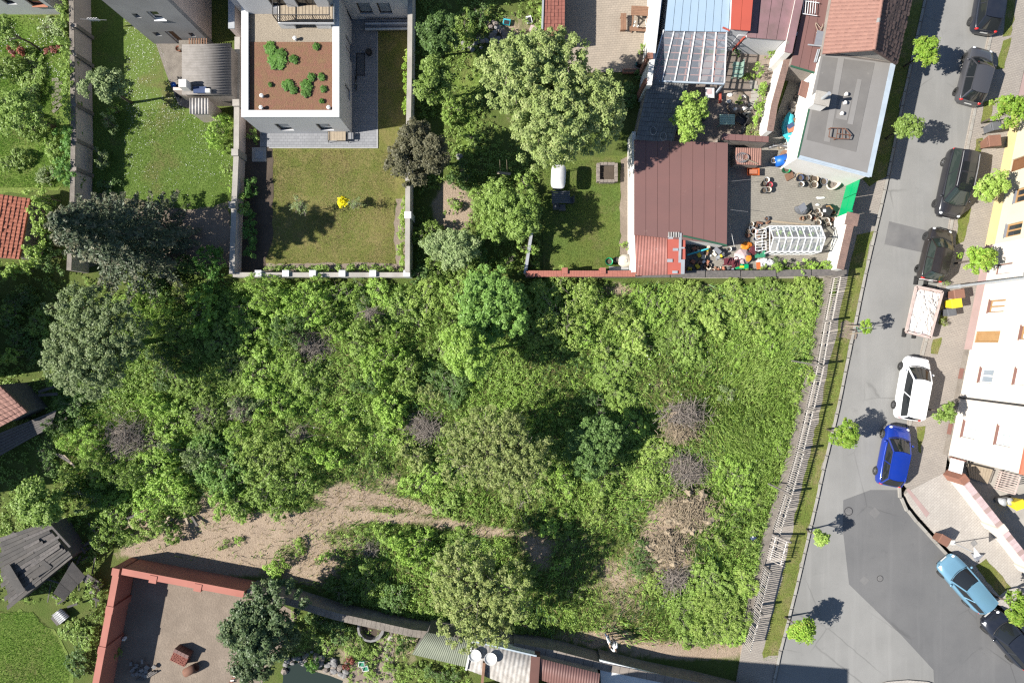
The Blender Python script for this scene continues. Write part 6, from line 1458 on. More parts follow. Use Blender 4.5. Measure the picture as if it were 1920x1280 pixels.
# --- ground cover nobody could count
def scatter(n, g, dens_fn, box):
    x = g.uniform(box[0], box[2], n); y = g.uniform(box[1], box[3], n); k = g.uniform(0, 1, n) < dens_fn(x, y); return x[k], y[k]
def wnoise(x, y, s, ph): return .5+.25*(np.sin(x/s+ph)*np.cos(y/s*1.13-ph*1.7)+np.sin((x+y)/s*.71+ph*2.3)*np.cos((x-y)/s*.63+ph))
def lot_mask(x, y):
    wy = np.interp(x, [0,60,120,180,240,480,600,780,1000,1110,1300,1500], [520,700,860,960,1034,1072,1108,1155,1184,1205,1214,1214])
    fx = np.interp(y, [520,603,684,765,842,922,990,1058,1134,1205], [1545,1530,1516,1496,1478,1456,1434,1418,1398,1380])
    return ((y > 532) & (y < wy) & (x < fx) & (x > np.interp(y, [530,700,900,1000], [330,110,90,150]))).astype(float)
def to_world(x, y, z): return np.stack([(x-960)/PXM, (640-y)/PXM, z], 1)
def gz_arr(x, y): return .012+np.maximum(0, lot_height(x, y))*in_lot(x, y)
g = np.random.default_rng(11)
def cover(label, mat, n, fn, K, cr, hmax, leaf, name='undergrowth', box=(60,525,1560,1220)):
    x, y = scatter(n, g, fn, box); z = gz_arr(x, y)+hmax*(.25+.75*wnoise(x, y, 23., 1.3))*g.uniform(.3, 1, len(x)); C = to_world(x, y, z)
    pos, nr, k = clump_leaves(C, np.full(len(C), cr)*g.uniform(.6, 1.4, len(C)), K, g, up=1.1)
    s_ = leaf*g.uniform(.7, 1.3, len(k)); ct = g.uniform(0, 1, len(C))
    o = link(name, leaves_mesh(name, pos, nr, s_, s_*.62, .5*ct[k]+.5*g.uniform(0, 1, len(k)), mat, g)); tag(o, label, 'undergrowth', None, 'stuff')
dryf = lambda x, y: np.clip(field(x, y, DRY), 0, 1)
bl = lambda x, y, *q: np.clip(sum(np.exp(-(((x-a)/rx)**2+((y-b)/ry)**2)) for a, b, rx, ry in q), 0, 1)
thin = lambda x, y: np.clip(1-.75*bl(x, y, (760,900,130,50), (1080,1040,150,110), (1320,740,90,110), (1180,1140,120,60), (640,830,70,40), (1330,860,60,70), (690,1050,110,50), (1060,690,80,45)), .12, 1)   # where grass and earth show instead of leafy weeds
vivid = lambda x, y: bl(x, y, (500,580,130,40), (1090,580,130,55), (1400,580,140,60), (1470,760,40,150), (1390,900,40,50), (480,840,70,60), (730,570,70,40), (300,925,60,40), (1330,1110,70,70))  # patches where yellow-green weeds crowd out the darker ones
cover('fresh green weeds covering the overgrown lot', 'leaf_mid', 22000, lambda x, y: lot_mask(x, y)*thin(x, y)*np.clip(1.05-1.6*dryf(x, y), .01, 1)*np.clip(2.6*wnoise(x, y, 31., .4)-.55, .12, 1)*(1-.6*vivid(x, y)), 15, .22, .5, .098)
cover('bright yellow-green weeds in patches across the lot', 'leaf_bright', 24000, lambda x, y: lot_mask(x, y)*thin(x, y)*np.clip(1-1.8*dryf(x, y), .0, 1)*np.clip(.9*vivid(x, y)+np.clip(2.6*wnoise(x, y, 44., 2.9)-1.1, 0, .7), .12, 1), 15, .22, .45, .098, 'bright_undergrowth')
cover('bluish dark weeds in hollows of the lot', 'leaf_dark', 5000, lambda x, y: lot_mask(x, y)*np.clip(1-1.6*dryf(x, y), .0, 1)*np.clip(3*wnoise(x, y, 37., 5.1)-1.4, .03, 1)*(1-.8*vivid(x, y)), 13, .24, .35, .12, 'dark_undergrowth')
cover('pale seeding weeds among the wild grass', 'leaf_pale', 9000, lambda x, y: lot_mask(x, y)*np.clip(1-1.2*dryf(x, y), .0, 1)*np.clip(2.6*wnoise(x, y, 27., 7.7)-1.45+.35*(1-thin(x, y)), .0, .8), 11, .2, .45, .10, 'pale_undergrowth')
cover('shaded weeds of the overgrown garden', 'leaf_mid', 2600, lambda x, y: np.clip(1-1.3*dryf(x, y), .02, 1)*(x < 1012)*((y < 512))*np.clip(2*wnoise(x, y, 25., 1.)-.2, .1, 1), 14, .22, .35, .13, 'garden_undergrowth', (784,-20,1030,515))
cover('weeds at the shaded left end of the lot', 'leaf_mid', 3200, lambda x, y: (y > 520)*(~((x > 195)&(y > 1035)))*(1-lot_mask(x, y))*np.clip(2*wnoise(x, y, 25., 1.)-.3, .1, .8), 14, .22, .3, .13, 'garden_undergrowth', (-20,500,340,1130))
cover('low plants of the pond garden', 'leaf_mid', 900, lambda x, y: np.clip(2*wnoise(x, y, 19., 2.)-.3, .05, .9)*(y > np.interp(x, [500,640,780,900], [1135,1160,1190,1200]))*(~((x > 525)&(x < 655)&(y > 1236))), 14, .18, .25, .1, 'garden_undergrowth', (540,1130,880,1290))
def grass(label, mat, n, fn, h, w, lean, box, name='grass', z=None):
    x, y = scatter(n, g, fn, box); zz = gz_arr(x, y) if z is None else np.full(len(x), z)
    hh = h*g.uniform(.5, 1.2, len(x)); a = wnoise(x, y, 60., .7)*6.283+g.normal(0, .9, len(x)); le = np.stack([np.cos(a), np.sin(a)], 1)*(hh*lean*g.uniform(.3, 1, len(x)))[:, None]
    o = link(name, blades_mesh(name, to_world(x, y, zz), hh, le, w, g.uniform(0, 1, len(x))*.6+.4*wnoise(x, y, 15., 3.), mat, g)); tag(o, label, 'grass', None, 'stuff')
LB = (60,525,1560,1220)
grass('tall green grass of the overgrown lot', 'blade_green', 120000, lambda x, y: lot_mask(x, y)*np.clip(1-1.25*dryf(x, y), .03, 1)*np.clip(.25+1.2*wnoise(x, y, 52., 4.4)+.8*(x > 1180), 0, 1), .4, .07, 1.3, LB)
grass('tall yellowish grass beside the picket fence', 'blade_bright', 60000, lambda x, y: lot_mask(x, y)*np.exp(-(((x-1420)/75)**2+((y-790)/170)**2)), .5, .06, 1.5, (1250,560,1530,1080), 'tall_grass')
grass('bluish grass tufts in the lot', 'blade_blue', 50000, lambda x, y: lot_mask(x, y)*np.clip(1-1.2*dryf(x, y), .02, 1)*np.clip(3*wnoise(x, y, 33., 6.2)-1.6, 0, 1), .45, .07, 1.2, LB, 'blue_grass')
grass('dry grass stalks between the weeds', 'blade_dry', 60000, lambda x, y: lot_mask(x, y)*np.clip(.15+.9*(1-thin(x, y))+.6*np.clip(2.4*wnoise(x, y, 29., 9.1)-1.3, 0, 1), 0, .9), .3, .04, 1.4, LB, 'dry_grass')
grass('dry straw lying over earth and hay mounds', 'blade_dry', 70000, lambda x, y: lot_mask(x, y)*np.clip(.9*dryf(x, y)+.05, 0, .9)*np.where((x < 560)&(y > 930), .10, 1), .06, .035, 5.0, LB, 'straw')
grass('grass blades on the verge beside the lot', 'blade_green', 26000, lambda x, y: (np.abs(x-np.interp(y, [432,520,775,870,960,1090,1236], [1626,1603,1551,1527,1508,1478,1441])) < 14)*.8, .09, .03, .8, (1420,432,1640,1236), 'verge_grass', .095)
grass('short blades of the clover lawn', 'blade_green', 60000, lambda x, y: (x > np.interp(y, [0,84,200,215], [240,300,345,345-175]))*((x < np.interp(y, [0,84,85,215,216], [215,290,302,350,440])) | ((y > 216)&(x < 440)))*1.0, .07, .03, .9, (172,0,442,392), 'lawn_grass', .028)
grass('short blades of the far-left lawn', 'blade_green', 36000, lambda x, y: np.clip(1.6*wnoise(x, y, 20., 2.)-.1, .1, 1), .14, .035, .9, (-20,30,128,352), 'lawn_grass', .028)
grass('short blades of the square lawn', 'blade_dry', 26000, lambda x, y: np.clip(2*wnoise(x, y, 24., 1.)-.5, .1, .8), .06, .03, 1.0, (512,282,740,494), 'lawn_grass', .028)
grass('green blades of the square lawn', 'blade_green', 24000, lambda x, y: np.clip(1.5*wnoise(x, y, 31., 3.)-.3, .05, .8), .06, .03, 1.0, (512,282,740,494), 'lawn_grass', .028)
grass('short blades of the small lawn', 'blade_green', 16000, lambda x, y: .9+0*x, .06, .03, 1.0, (1020,302,1162,500), 'lawn_grass', .028)
grass('grass at the left edge, bottom', 'blade_green', 14000, lambda x, y: (x < np.interp(y, [1140,1190,1245,1290], [55,105,132,128]))*1.0, .12, .035, .9, (-10,1146,140,1290), 'lawn_grass', .03)
def petals(label, mat, n, fn, s0, z, box, name):
    x, y = scatter(n, g, fn, box); zz = (gz_arr(x, y) if z is None else 0)+(z or .5)*g.uniform(.8, 1.2, len(x)); pos = to_world(x, y, zz); nr = g.normal(0, .25, (len(x), 3)); nr[:, 2] += 1; nr /= np.linalg.norm(nr, axis=1, keepdims=True)
    s_ = s0*g.uniform(.6, 1.3, len(x)); o = link(name, leaves_mesh(name, pos, nr, s_, s_*.9, g.uniform(0, 1, len(x)), mat, g)); tag(o, label, 'flowers', None, 'stuff')
petals('white daisies scattered over the clover lawn', 'petal_white', 5000, lambda x, y: (x > np.interp(y, [0,40,84,200,300], [225,233,236,236,232]))*(x < np.interp(y, [0,84,85,215,216], [215,288,302,350,440]))*np.clip(2.2*wnoise(x, y, 26., 2.)-.4, .05, 1)*np.clip((385-y)/200, .15, 1), .036, .07, (226,30,442,392), 'daisies')
petals('white daisies in the far-left lawn', 'petal_white', 800, lambda x, y: np.clip(2*wnoise(x, y, 18., 2.)-.5, .02, 1), .06, .09, (0,35,125,150), 'daisies')
petals('small white flowers in the wild grass', 'petal_white', 5000, lambda x, y: lot_mask(x, y)*(np.exp(-(((x-1300)/60)**2+((y-700)/60)**2))+np.exp(-(((x-640)/60)**2+((y-830)/40)**2))+.8*np.exp(-(((x-1400)/40)**2+((y-880)/60)**2))+.5*np.exp(-(((x-1180)/80)**2+((y-640)/60)**2)))*.35, .07, .45, LB, 'wild_flowers')
petals('red poppies dotted in the lot', 'petal_red', 90, lambda x, y: lot_mask(x, y)*(np.exp(-(((x-790)/70)**2+((y-620)/60)**2)))*1.0, .12, .9, LB, 'poppies')
# --- brushwood and hay heaps
def brush(label, px, py, r, n=140, mat='twig', h=.6, ln=1.4, name='brushwood_heap', seed=0):
    g = np.random.default_rng(int(px)+seed); c = P(px, py); gz = ground_z(px, py); R_ = r/PXM; t = thing(name, label, 'brushwood', (c.x, c.y, gz)); mb = MB()
    for i in range(n):
        q2 = g.normal(0, .42, 2)*(1.25, .85); q = min(1.1, math.hypot(*q2))*R_; z = h*max(.1, 1-(q/R_)**1.3)*g.uniform(.35, 1.25)+.03; o = Vector((q2[0]*R_, q2[1]*R_, z)); b = g.normal(.6, 1.1); d = Vector((math.cos(b), math.sin(b), g.normal(0, .22))); l_ = ln*g.uniform(.4, 1)
        m = o+Vector((g.normal(0, .07), g.normal(0, .07), g.normal(0, .05))); w = g.uniform(.008, .028); p0, p1 = o-d*l_/2, o+d*l_/2; p0.z = max(.02, p0.z); p1.z = max(.02, p1.z); mb.tube([p0, m, p1], [w, w*.8, w*.35], 4, cap=False)
    mb.obj('twigs', mat, t, local=True)['kind'] = 'stuff'
    if name == 'hay_mound':
        for i in range(14):
            a = g.uniform(0, 6.283); q = R_*math.sqrt(g.uniform(0, .9)); k = g.uniform(.18, .5); MB().blob((q*math.cos(a), q*math.sin(a)*.8, h*.3*(1-q/R_)+.05), (k, k*.7, k*.6), 9, .26, i+int(px)).obj('clod', 'straw', t, False, True)
    MB().blob((0, 0, 0), (R_*.6, R_*.45, h*.3), 12, .2, int(px)).obj('core', 'soil' if mat == 'twig' else 'straw', t, True, True)
brush('large dark brushwood heap near the left end of the lot', 250, 820, 50, 420); brush('brushwood heap below the white block-pier wall', 585, 648, 40, 320); brush('grey brushwood heap left of the olive tree', 795, 800, 38, 320)
brush('brown brushwood heap with straw foot in the wild grass', 1280, 775, 36, 260); brush('wide dark brushwood heap above the hay mounds', 1285, 880, 48, 420); brush('dark brushwood below the hay mounds', 1262, 1078, 36, 280)
brush('few fallen sticks in the weeds, left middle of the lot', 562, 815, 26, 60, h=.3, ln=1.8); brush('small stick pile beside the lower wheel track', 695, 1028, 20, 90, h=.35, ln=1.1); brush('grey twigs among shrubs near the left side', 462, 765, 28, 160, h=.9)
brush('dead twigs over the shrub right of the left heap', 390, 770, 26, 140, h=.8); brush('thin grey twigs by the white wall\'s right end', 700, 592, 24, 120, h=.9)
brush('pale dry straw sheaf under the brown heap', 1272, 806, 28, 420, 'straw', .4, .9, 'straw_heap'); brush('upper hay mound in the right part of the lot', 1290, 955, 50, 800, 'straw', .35, .6, 'hay_mound'); brush('lower hay mound left of the fence gap', 1245, 1022, 42, 700, 'straw', .4, .6, 'hay_mound')
# ------------------------------------------------------------------ things standing in the gardens and yards
def pot(label, px, py, r, h, mat, fill='earth_pot', name='flower_pot', cat='pot', group=None, z=.055, plant=None):
    p = P(px, py, z+h); p.z = z; t = thing(name, label, cat, p, 0, group); k = r/PXM
    MB().lathe(p, [(k*.72,0),(k,h),(k*1.08,h),(k*1.08,h-.04*0),(k*.86,h-.005),(k*.84,h*.75)], 14).obj('body', mat, t, True)
    MB().lathe(p+Vector((0,0,h*.72)), [(k*.85,0),(k*.84,.02)], 14).obj('soil', fill, t)
    return t
def slats_table(t, c, w, d, h, n, mat, leg, rz=0.0, local=True):
    for i in range(n): MB().box((0, -d/2+(i+.5)*d/n, h),(w, d/n*.82, .035)).obj('slat', mat, t, local=True)
    for x in (-w/2+.08, w/2-.08):
        for y in (-d/2+.08, d/2-.08): MB().box((x, y, h/2),(.06,.06,h)).obj('leg', leg, t, local=True)
        MB().box((x, 0, h-.04),(.05, d-.05, .05)).obj('bearer', leg, t, local=True)
# patio
t = thing('picnic_bench_set', 'brown wooden picnic table with attached seats on the stone patio', 'picnic table', P(1197,47,.06), R(-3))
for i in range(6): MB().box((0,.32-.0*i+.11*(i-1.0)+.1,.74),(1.35,.098,.04)).obj('table_slat','wood',t,local=True)
for i in range(3): MB().box((0,-.62+.10*i,.44),(1.35,.09,.04)).obj('seat_slat','wood',t,local=True)
for x in (-.5,.5): MB().bar((x,-.6,.05),(x,.2,.72),.07).obj('leg','wood',t,local=True); MB().bar((x,.85,.05),(x,.1,.72),.07).obj('leg','wood',t,local=True); MB().bar((x,-.62,.4),(x,.85,.4),.06).obj('brace','wood',t,local=True)
t = thing('wooden_bench', 'plain brown bench left of the picnic table', 'bench', P(1167,47,.06))
for i in range(2): MB().box((-.1+.2*i,0,.45),(.19,1.15,.045)).obj('seat_board','wood',t,local=True)
for y in (-.45,.45): MB().box((0,y,.22),(.34,.06,.42)).obj('leg','wood',t,local=True)
for x, y, l in ((1190,43,'upper glass'),(1188,50,'left glass'),(1195,51,'right jug')):
    t = thing('drinking_vessel', 'small white ' + l.split()[1] + ' on the picnic table, ' + l.split()[0] + ' of three', 'glass', P(x,y,.84)); MB().lathe(P(x,y,.84), [(.05,0),(.065,.16),(.05,.15),(.04,.02)], 10).obj('body','white_plastic',t,True)
t = thing('planter_box', 'dark wooden planter box beside the patio wall', 'planter', P(1205,116,.06), R(-15))
for s_ in (-1,1): MB().box((s_*.32,0,.3),(.05,.9,.5)).obj('side','dark_frame',t,local=True); MB().box((0,s_*.45,.3),(.66,.05,.5)).obj('side','dark_frame',t,local=True)
MB().box((0,0,.22),(.58,.84,.3)).obj('soil','stone',t,local=True)
t = thing('window_planter', 'long terracotta trough at the lower edge of the patio', 'planter', P(1180,136,.06)); MB().box((0,0,.14),(1.0,.26,.26)).obj('trough','terracotta',t,local=True); MB().box((0,0,.262),(.92,.18,.02)).obj('soil','earth_pot',t,local=True)
pot('turquoise pot near the planter box', 1195, 119, 3, .3, 'turquoise'); pot('green plastic pot right of the terracotta trough', 1200, 137, 4, .3, 'green_cloth')
# swing seat, table set, stone bed on the small lawn
t = thing('swing_seat', 'garden swing seat with white rounded canopy on the small lawn', 'swing seat', P(1045,334,.03), R(-3))
cw, cl, ch = 1.0, 1.65, 1.55
cp = P(1047,331,ch); t.location = (cp.x, cp.y, .03)
g_ = MB(); ring = [(cw/2*(abs(math.cos(a))**.45)*(1 if math.cos(a) > 0 else -1), cl/2*(abs(math.sin(a))**.45)*(1 if math.sin(a) > 0 else -1)) for a in np.linspace(0,6.283,33)[:-1]]
nr_ = len(ring); g_.add([(x,y,ch-.06) for x,y in ring]+[(x*.97,y*.97,ch) for x,y in ring]+[(0,0,ch+.06)], [(i,(i+1)%nr_,nr_+(i+1)%nr_,nr_+i) for i in range(nr_)]+[(nr_+i,nr_+(i+1)%nr_,2*nr_) for i in range(nr_)]+[list(range(nr_))[::-1]]); g_.obj('canopy','white_cloth',t,True,True)
for y in (-.7,.7):
    for x in (-.42,.42): MB().tube([(x,y,0),(x*.3,y,ch-.08)], .025, 6).obj('frame_leg','dark_steel',t,local=True)
MB().box((0,0,.42),(.5,1.3,.08)).obj('seat','blue_cloth',t,local=True); MB().box((-.25,0,.68),(.08,1.3,.5), ry=R(-12)).obj('backrest','blue_cloth',t,local=True)
t = thing('garden_table', 'dark garden table in the tree shade below the swing seat', 'table', P(1050,374,.03)); slats_table(t, None, 1.25, .85, .72, 6, 'grey_plastic', 'dark_steel')
for x, y, a, l in ((1042,390,0,'lower left of the dark table'),(1053,392,0,'lower right of the dark table'),(1068,378,90,'right of the dark table')):
    c = thing('garden_chair', 'grey metal garden chair, ' + l, 'chair', P(x,y,.03), R(a), 'chairs at the dark table')
    MB().box((0,0,.44),(.45,.45,.035)).obj('seat','grey_plastic',c,local=True); MB().box((0,-.22,.7),(.45,.035,.5)).obj('backrest','grey_plastic',c,local=True)
    for sx in (-.2,.2):
        for sy in (-.2,.2): MB().box((sx,sy,.21),(.03,.03,.42)).obj('leg','dark_steel',c,local=True)
t = thing('stone_raised_bed', 'square raised bed of stone blocks at the top of the small lawn', 'raised bed', P(1137,326,.03))
for i, (x, y, w, d) in enumerate([(-.62,.0,.2,1.3),(.62,0,.2,1.3),(0,-.6,1.04,.2),(0,.6,1.04,.2)]):
    n = 4
    for k in range(n):
        bx, by, bw, bd = (x, y-d/2+(k+.5)*d/n, w, d/n*.94) if d > w else (x-w/2+(k+.5)*w/n, y, w/n*.94, d)
        MB().box((bx,by,.22+random.uniform(-.02,.02)),(bw,bd,.42)).obj('stone_block','stone',t,local=True)
MB().box((0,0,.1),(1.0,1.0,.18)).obj('soil','dark_soil',t,local=True)
pot('bright green tub at the foot of the small lawn', 1142, 490, 7, .5, 'green_metal', name='tub', cat='tub'); pot('black barrel right of the green tub', 1155, 487, 5, .6, 'black_plastic', name='barrel', cat='barrel')
t = thing('water_tank', 'cream plastic water tank by the red wavy roof', 'tank', P(1172,490,.03)); MB().blob(P(1172,489,.5),(.5,.5,.5),12,.03,3).obj('body','cream_plastic',t,True); MB().lathe(P(1172,489,.95),[(.14,0),(.14,.08)],12).obj('lid','cream_plastic',t)
t = thing('tiled_box', 'small pale concrete block beside the tile-capped wall', 'block', P(1160,507,.03)); MB().box(P(1160,506,.25),(1.3,.4,.5)).obj('block','concrete',t); MB().box(P(1160,506,.52),(1.35,.45,.04)).obj('slab','slab',t)
# overgrown garden
t = thing('stone_heap', 'heap of broken stones with rubbish in the overgrown garden', 'stones', P(938,60)); g = np.random.default_rng(2)
for i in range(34):
    x, y = g.normal(936,13), g.normal(62,13); r_ = g.uniform(.12,.3); MB().blob(P(x,y,.1+g.uniform(0,.25)),(r_,r_*.8,r_*.55),7,.12,i).obj('stone','stone' if i % 3 else 'grey_stone',t)
t = thing('rubble_row', 'row of grey stones left of the stone heap', 'stones', P(890,85))
for i in range(18):
    x, y = g.normal(890,16), g.normal(85,6); r_ = g.uniform(.1,.22); MB().blob(P(x,y,.1),(r_,r_*.8,r_*.55),7,.12,i+60).obj('stone','grey_stone',t)
for x, y, m, l in ((950,42,'turquoise','turquoise plastic piece above the stone heap'),(992,38,'window_white','white rimmed basin right of the stone heap'),(1000,55,'pink_cloth','pale crumpled sheet beside the tiled boundary wall'),(952,82,'sill_grey','grey tray at the foot of the stone heap'),(934,92,'white_plastic','small white bowl below the stone heap')):
    t = thing('rubbish_piece', l, 'rubbish', P(x,y)); MB().box(P(x,y,.16),(.38,.5,.18), R(x*7 % 90)).obj('body',m,t); MB().box(P(x,y,.255),(.28,.38,.02), R(x*7 % 90)).obj('hollow','black_plastic' if m != 'pink_cloth' else m,t)
pot('white bathtub-like tub on the sunny grass patch', 948, 123, 8, .35, 'white_plastic', 'concrete', 'tub', 'tub', z=.03)
t = thing('rope_swing', 'plank swing hanging from the big tree', 'swing', P(945,326,.4)); MB().box(P(945,325,.45),(.95,.18,.04), R(-6)).obj('seat','pale_wood',t)
for x in (938,951): MB().tube([P(x,325,.46), P(x-1,300,3.2)], .012, 4).obj('rope','pale_wood',t)
t = thing('fire_bowl', 'low grey stone in the shade of the purple tree', 'stone', P(862,294)); MB().blob(P(862,294,.15),(.25,.25,.2),8,.08,4).obj('body','grey_stone',t)
# clover lawn and modern house
pot('bright blue bucket on the concrete terrace', 325, 159, 5, .32, 'blue_plastic', 'blue_plastic', 'bucket', 'bucket'); pot('black bucket below the blue one', 334, 178, 5, .3, 'black_plastic', 'black_plastic', 'bucket', 'bucket')
t = thing('washing_line', 'washing line with pale cloths in the wall shade', 'washing line', P(178,37)); MB().tube([P(150,36,1.6),P(200,38,1.6)], .012, 4).obj('line','steel',t)
for x in (168,173,178,183): MB().box(P(x,37,1.4),(.16,.03,.38), R(20)).obj('cloth','white_cloth',t)
pot('terracotta pot with plant on the concrete terrace', 334, 91, 5, .3, 'terracotta')
t = thing('lounge_chair', 'pale wooden lounge bench with curved dark armrests by the house', 'bench', P(635,259,.06)); 
for i in range(6): MB().box((-.5+.1*i*2,0,.4),(.19,.62,.04)).obj('seat_slat','pale_wood',t,local=True)
for s_ in (-.66,.72): MB().tube([(s_,.3,.06),(s_+.06,.32,.5),(s_+.06,-.3,.5),(s_,-.34,.06)], .025, 6).obj('armrest','dark_steel',t,local=True)
MB().box((.9,.05,.3),(.4,.45,.04)).obj('side_shelf','steel',t,local=True)
t = thing('inspection_cover', 'white square cover in a stone frame at the lawn corner', 'cover', P(486,290,.045)); MB().box(P(486,290,.06),(1.0,1.0,.05)).obj('frame','concrete',t); MB().box(P(486,290,.09),(.55,.55,.03)).obj('lid','slab',t)
t = thing('door_mat', 'black rectangular mat on the shaded grey paving', 'mat', P(676,121,.06)); MB().box(P(676,121,.068),(.62,1.6,.016)).obj('mat','black_plastic',t); MB().box(P(676,121,.078),(.5,1.45,.008)).obj('pile','grey_plastic',t)
pot('dark pot with round shrub on the shaded paving', 691, 97, 6, .35, 'black_plastic'); 
t = thing('rolled_tarps', 'grey rolled tarpaulins stacked by the house wing', 'tarpaulin', P(715,48))
for i in range(4): MB().tube([P(685,40+5*i,.25+.1*(i % 2)),P(766,39+5*i,.25+.1*(i % 2))], .1, 8).obj('roll','zinc' if i % 2 else 'sill_grey',t)
t = thing('parked_bicycle', 'bicycle leaning at the shaded house wall', 'bicycle', P(668,150,.06))
for y in (141,160):
    c = P(667,y,.4); MB().tube([c+Vector((.06*math.sin(a)*.3, .33*math.cos(a), .33*math.sin(a))) for a in np.linspace(0,6.283,20)], .02, 5).obj('wheel','rubber',t)
MB().tube([P(667,141,.4),P(667,148,.85),P(667,156,.8),P(667,160,.4)], .018, 5).obj('frame','dark_steel',t); MB().tube([P(665,157,.95),P(671,157,.95)], .018, 5).obj('handlebar','steel',t); MB().box(P(667,147,.9),(.12,.25,.05)).obj('saddle','rubber',t)
# terrace right of the slate shed
def table(label, px, py, w, d, h, mat, rz, n=5):
    t = thing('slatted_table', label, 'table', P(px,py,.05), R(rz)); slats_table(t, None, w, d, h, n, mat, mat); return t
table('mint green slatted table in the lower terrace', 1357, 231, 1.05, .72, .7, 'mint_wood', 0, 6)
t = table('pale green slatted bench beside the glazed pergola', 1378, 136, .6, 1.1, .45, 'mint_wood', -4, 4); MB().box((.3,0,.7),(.05,1.1,.4)).obj('backrest','mint_wood',t,local=True)
t = thing('easel_table', 'small white table with a printed sheet below the pergola', 'table', P(1331,174,.05)); MB().box(P(1331,174,.75),(.6,.72,.03)).obj('top','white_plastic',t)
for x, y in ((1323,166),(1339,166),(1323,182),(1339,182)): MB().bar(P(x,y,.06),P(x,y,.73),.04).obj('leg','flash_blue',t)
MB().box(P(1330,172,.775),(.34,.4,.008), R(10)).obj('sheet','pink_cloth',t)
t = thing('wooden_chair', 'dark wooden folding chair below the white table', 'chair', P(1313,226,.05), R(30)); MB().box((0,0,.42),(.45,.42,.04)).obj('seat','black_plastic',t,local=True); MB().box((-.22,0,.65),(.04,.42,.45)).obj('backrest','black_plastic',t,local=True)
for sx in (-.18,.18): MB().box((sx,.18,.2),(.04,.04,.4)).obj('leg','wood',t,local=True); MB().box((sx,-.18,.2),(.04,.04,.4)).obj('leg','wood',t,local=True)
t = thing('red_bench', 'narrow red bench beside the flower bed', 'bench', P(1350,184,.05)); MB().box(P(1350,184,.4),(.18,.6,.04)).obj('seat','red_metal',t)
for y in (176,192): MB().box(P(1350,y,.2),(.16,.04,.36)).obj('leg','red_metal',t)
t = thing('rockery', 'rockery of pale stones and earth on the terrace', 'rockery', P(1385,195,.05)); MB().blob(P(1383,192,.1),(.75,.85,.22),12,.1,7).obj('mound','soil',t,True)
for i, (x, y) in enumerate(((1369,178),(1378,176),(1395,182),(1398,193),(1396,203),(1386,206),(1378,205),(1370,200),(1366,190),(1374,196))): MB().blob(P(x,y,.2),(.2,.16,.14),7,.1,i+9).obj('stone','stone' if i % 2 else 'white_wall',t)
t = thing('stone_path', 'curved light stone path right of the rockery', 'path slabs', P(1408,190,.05))
for i in range(12): q = lerp(P(1412,155,.07), P(1400,245,.07), i/11); MB().box(q+Vector((.25*math.sin(i*.55),0,0)),(.55,.28,.04), R(-10+i*6)).obj('slab','concrete',t)
t = thing('timber_offcuts', 'loose boards lying in the lower terrace corner', 'timber', P(1388,258,.05))
for i in range(5): MB().bar(P(1386+i*3,262-i*1,.12+.03*i),P(1402+i*2,240+i*2,.14+.03*i),.12,.03).obj('board','pale_wood' if i % 2 else 'wood',t)
t = thing('wheelbarrow', 'dark wheelbarrow tipped beside the mint table', 'wheelbarrow', P(1385,228,.05), R(-30)); MB().add([(-.3,-.25,.25),(.3,-.25,.25),(.3,.25,.25),(-.3,.25,.25),(-.42,-.34,.55),(.45,-.34,.5),(.45,.34,.5),(-.42,.34,.55)], ((3,2,1,0),(0,1,5,4),(1,2,6,5),(2,3,7,6),(3,0,4,7))).obj('tray','dark_steel',t,local=True)
for s_ in (-1,1): MB().tube([(.4,s_*.1,.2),(-.3,s_*.25,.28),(-.95,s_*.3,.5)], .02, 6).obj('handle','pale_wood',t,local=True)
m_ = MB().lathe((0,0,0), [(.17,-.04),(.17,.04)], 14); m_.v = [(x+.5, z_, y+.18) for x, y, z_ in m_.v]; m_.obj('wheel','rubber',t,local=True)
# paved yard
YG = 'pots grouped in the middle of the paved yard'
for x, y, r, m, l in ((1438,337,5,'white_plastic','white pot, topmost of the yard group'),(1433,344,5,'black_plastic','black pot left in the yard group'),(1444,346,5,'red_plastic','red pot right in the yard group'),(1441,355,5.5,'cream_plastic','cream pot, lower right in the yard group'),(1433,357,5.5,'grey_plastic','dark grey pot, lowest in the yard group')): pot(l, x, y, r, .38, m, group=YG)
BG = 'buckets near the green gate'
for x, y, l in ((1533,395,'white bucket left of the black sacks'),(1538,402,'white bucket below the black sacks'),(1517,407,'white bucket, leftmost above the greenhouse'),(1551,413,'white bucket next to the street wall'),(1535,417,'white bucket touching the greenhouse'),(1554,421,'white bucket, lowest by the street wall')): pot(l, x, y, 5, .36, 'cream_plastic', name='bucket', cat='bucket', group=BG)
SG = 'vessels along the white house wall'
for x, y, r, m, l in ((1501,333,6,'blue_cloth','blue bucket along the white house wall'),(1503,345,5,'white_plastic','white bucket in front of the blue one'),(1527,335,8,'pale_wood','wicker basket along the white house wall'),(1527,346,7,'cream_plastic','cream round bowl below the wicker basket'),(1513,334,5,'grey_plastic','dark pot between bucket and basket'),(1545,340,7,'sill_grey','grey pot right of the basket'),(1475,317,7,'green_metal','green watering can at the house corner')): pot(l, x, y, r, .4, m, group=SG)
t = thing('beige_tub', 'large beige tub at the right end of the wall clutter', 'tub', P(1560,344,.055), R(20)); MB().lathe(P(1560,344,.055), [(.3,0),(.42,.35),(.45,.36),(.36,.34),(.28,.08)], 16, sx=1.5, rz=R(20)).obj('body','cream_plastic',t,True)
MB().lathe(P(1560,344,.1), [(.3,0),(.3,.06)], 16, sx=1.4, rz=R(20)).obj('sediment','stone',t)
t = thing('brown_mat', 'brown board leaning at the white house corner', 'board', P(1480,330,.055)); MB().box(P(1480,330,.2),(.6,.5,.03), R(30), R(18)).obj('board','wood',t); MB().box(P(1480,331,.09),(.4,.05,.1), R(30)).obj('batten','wood',t)
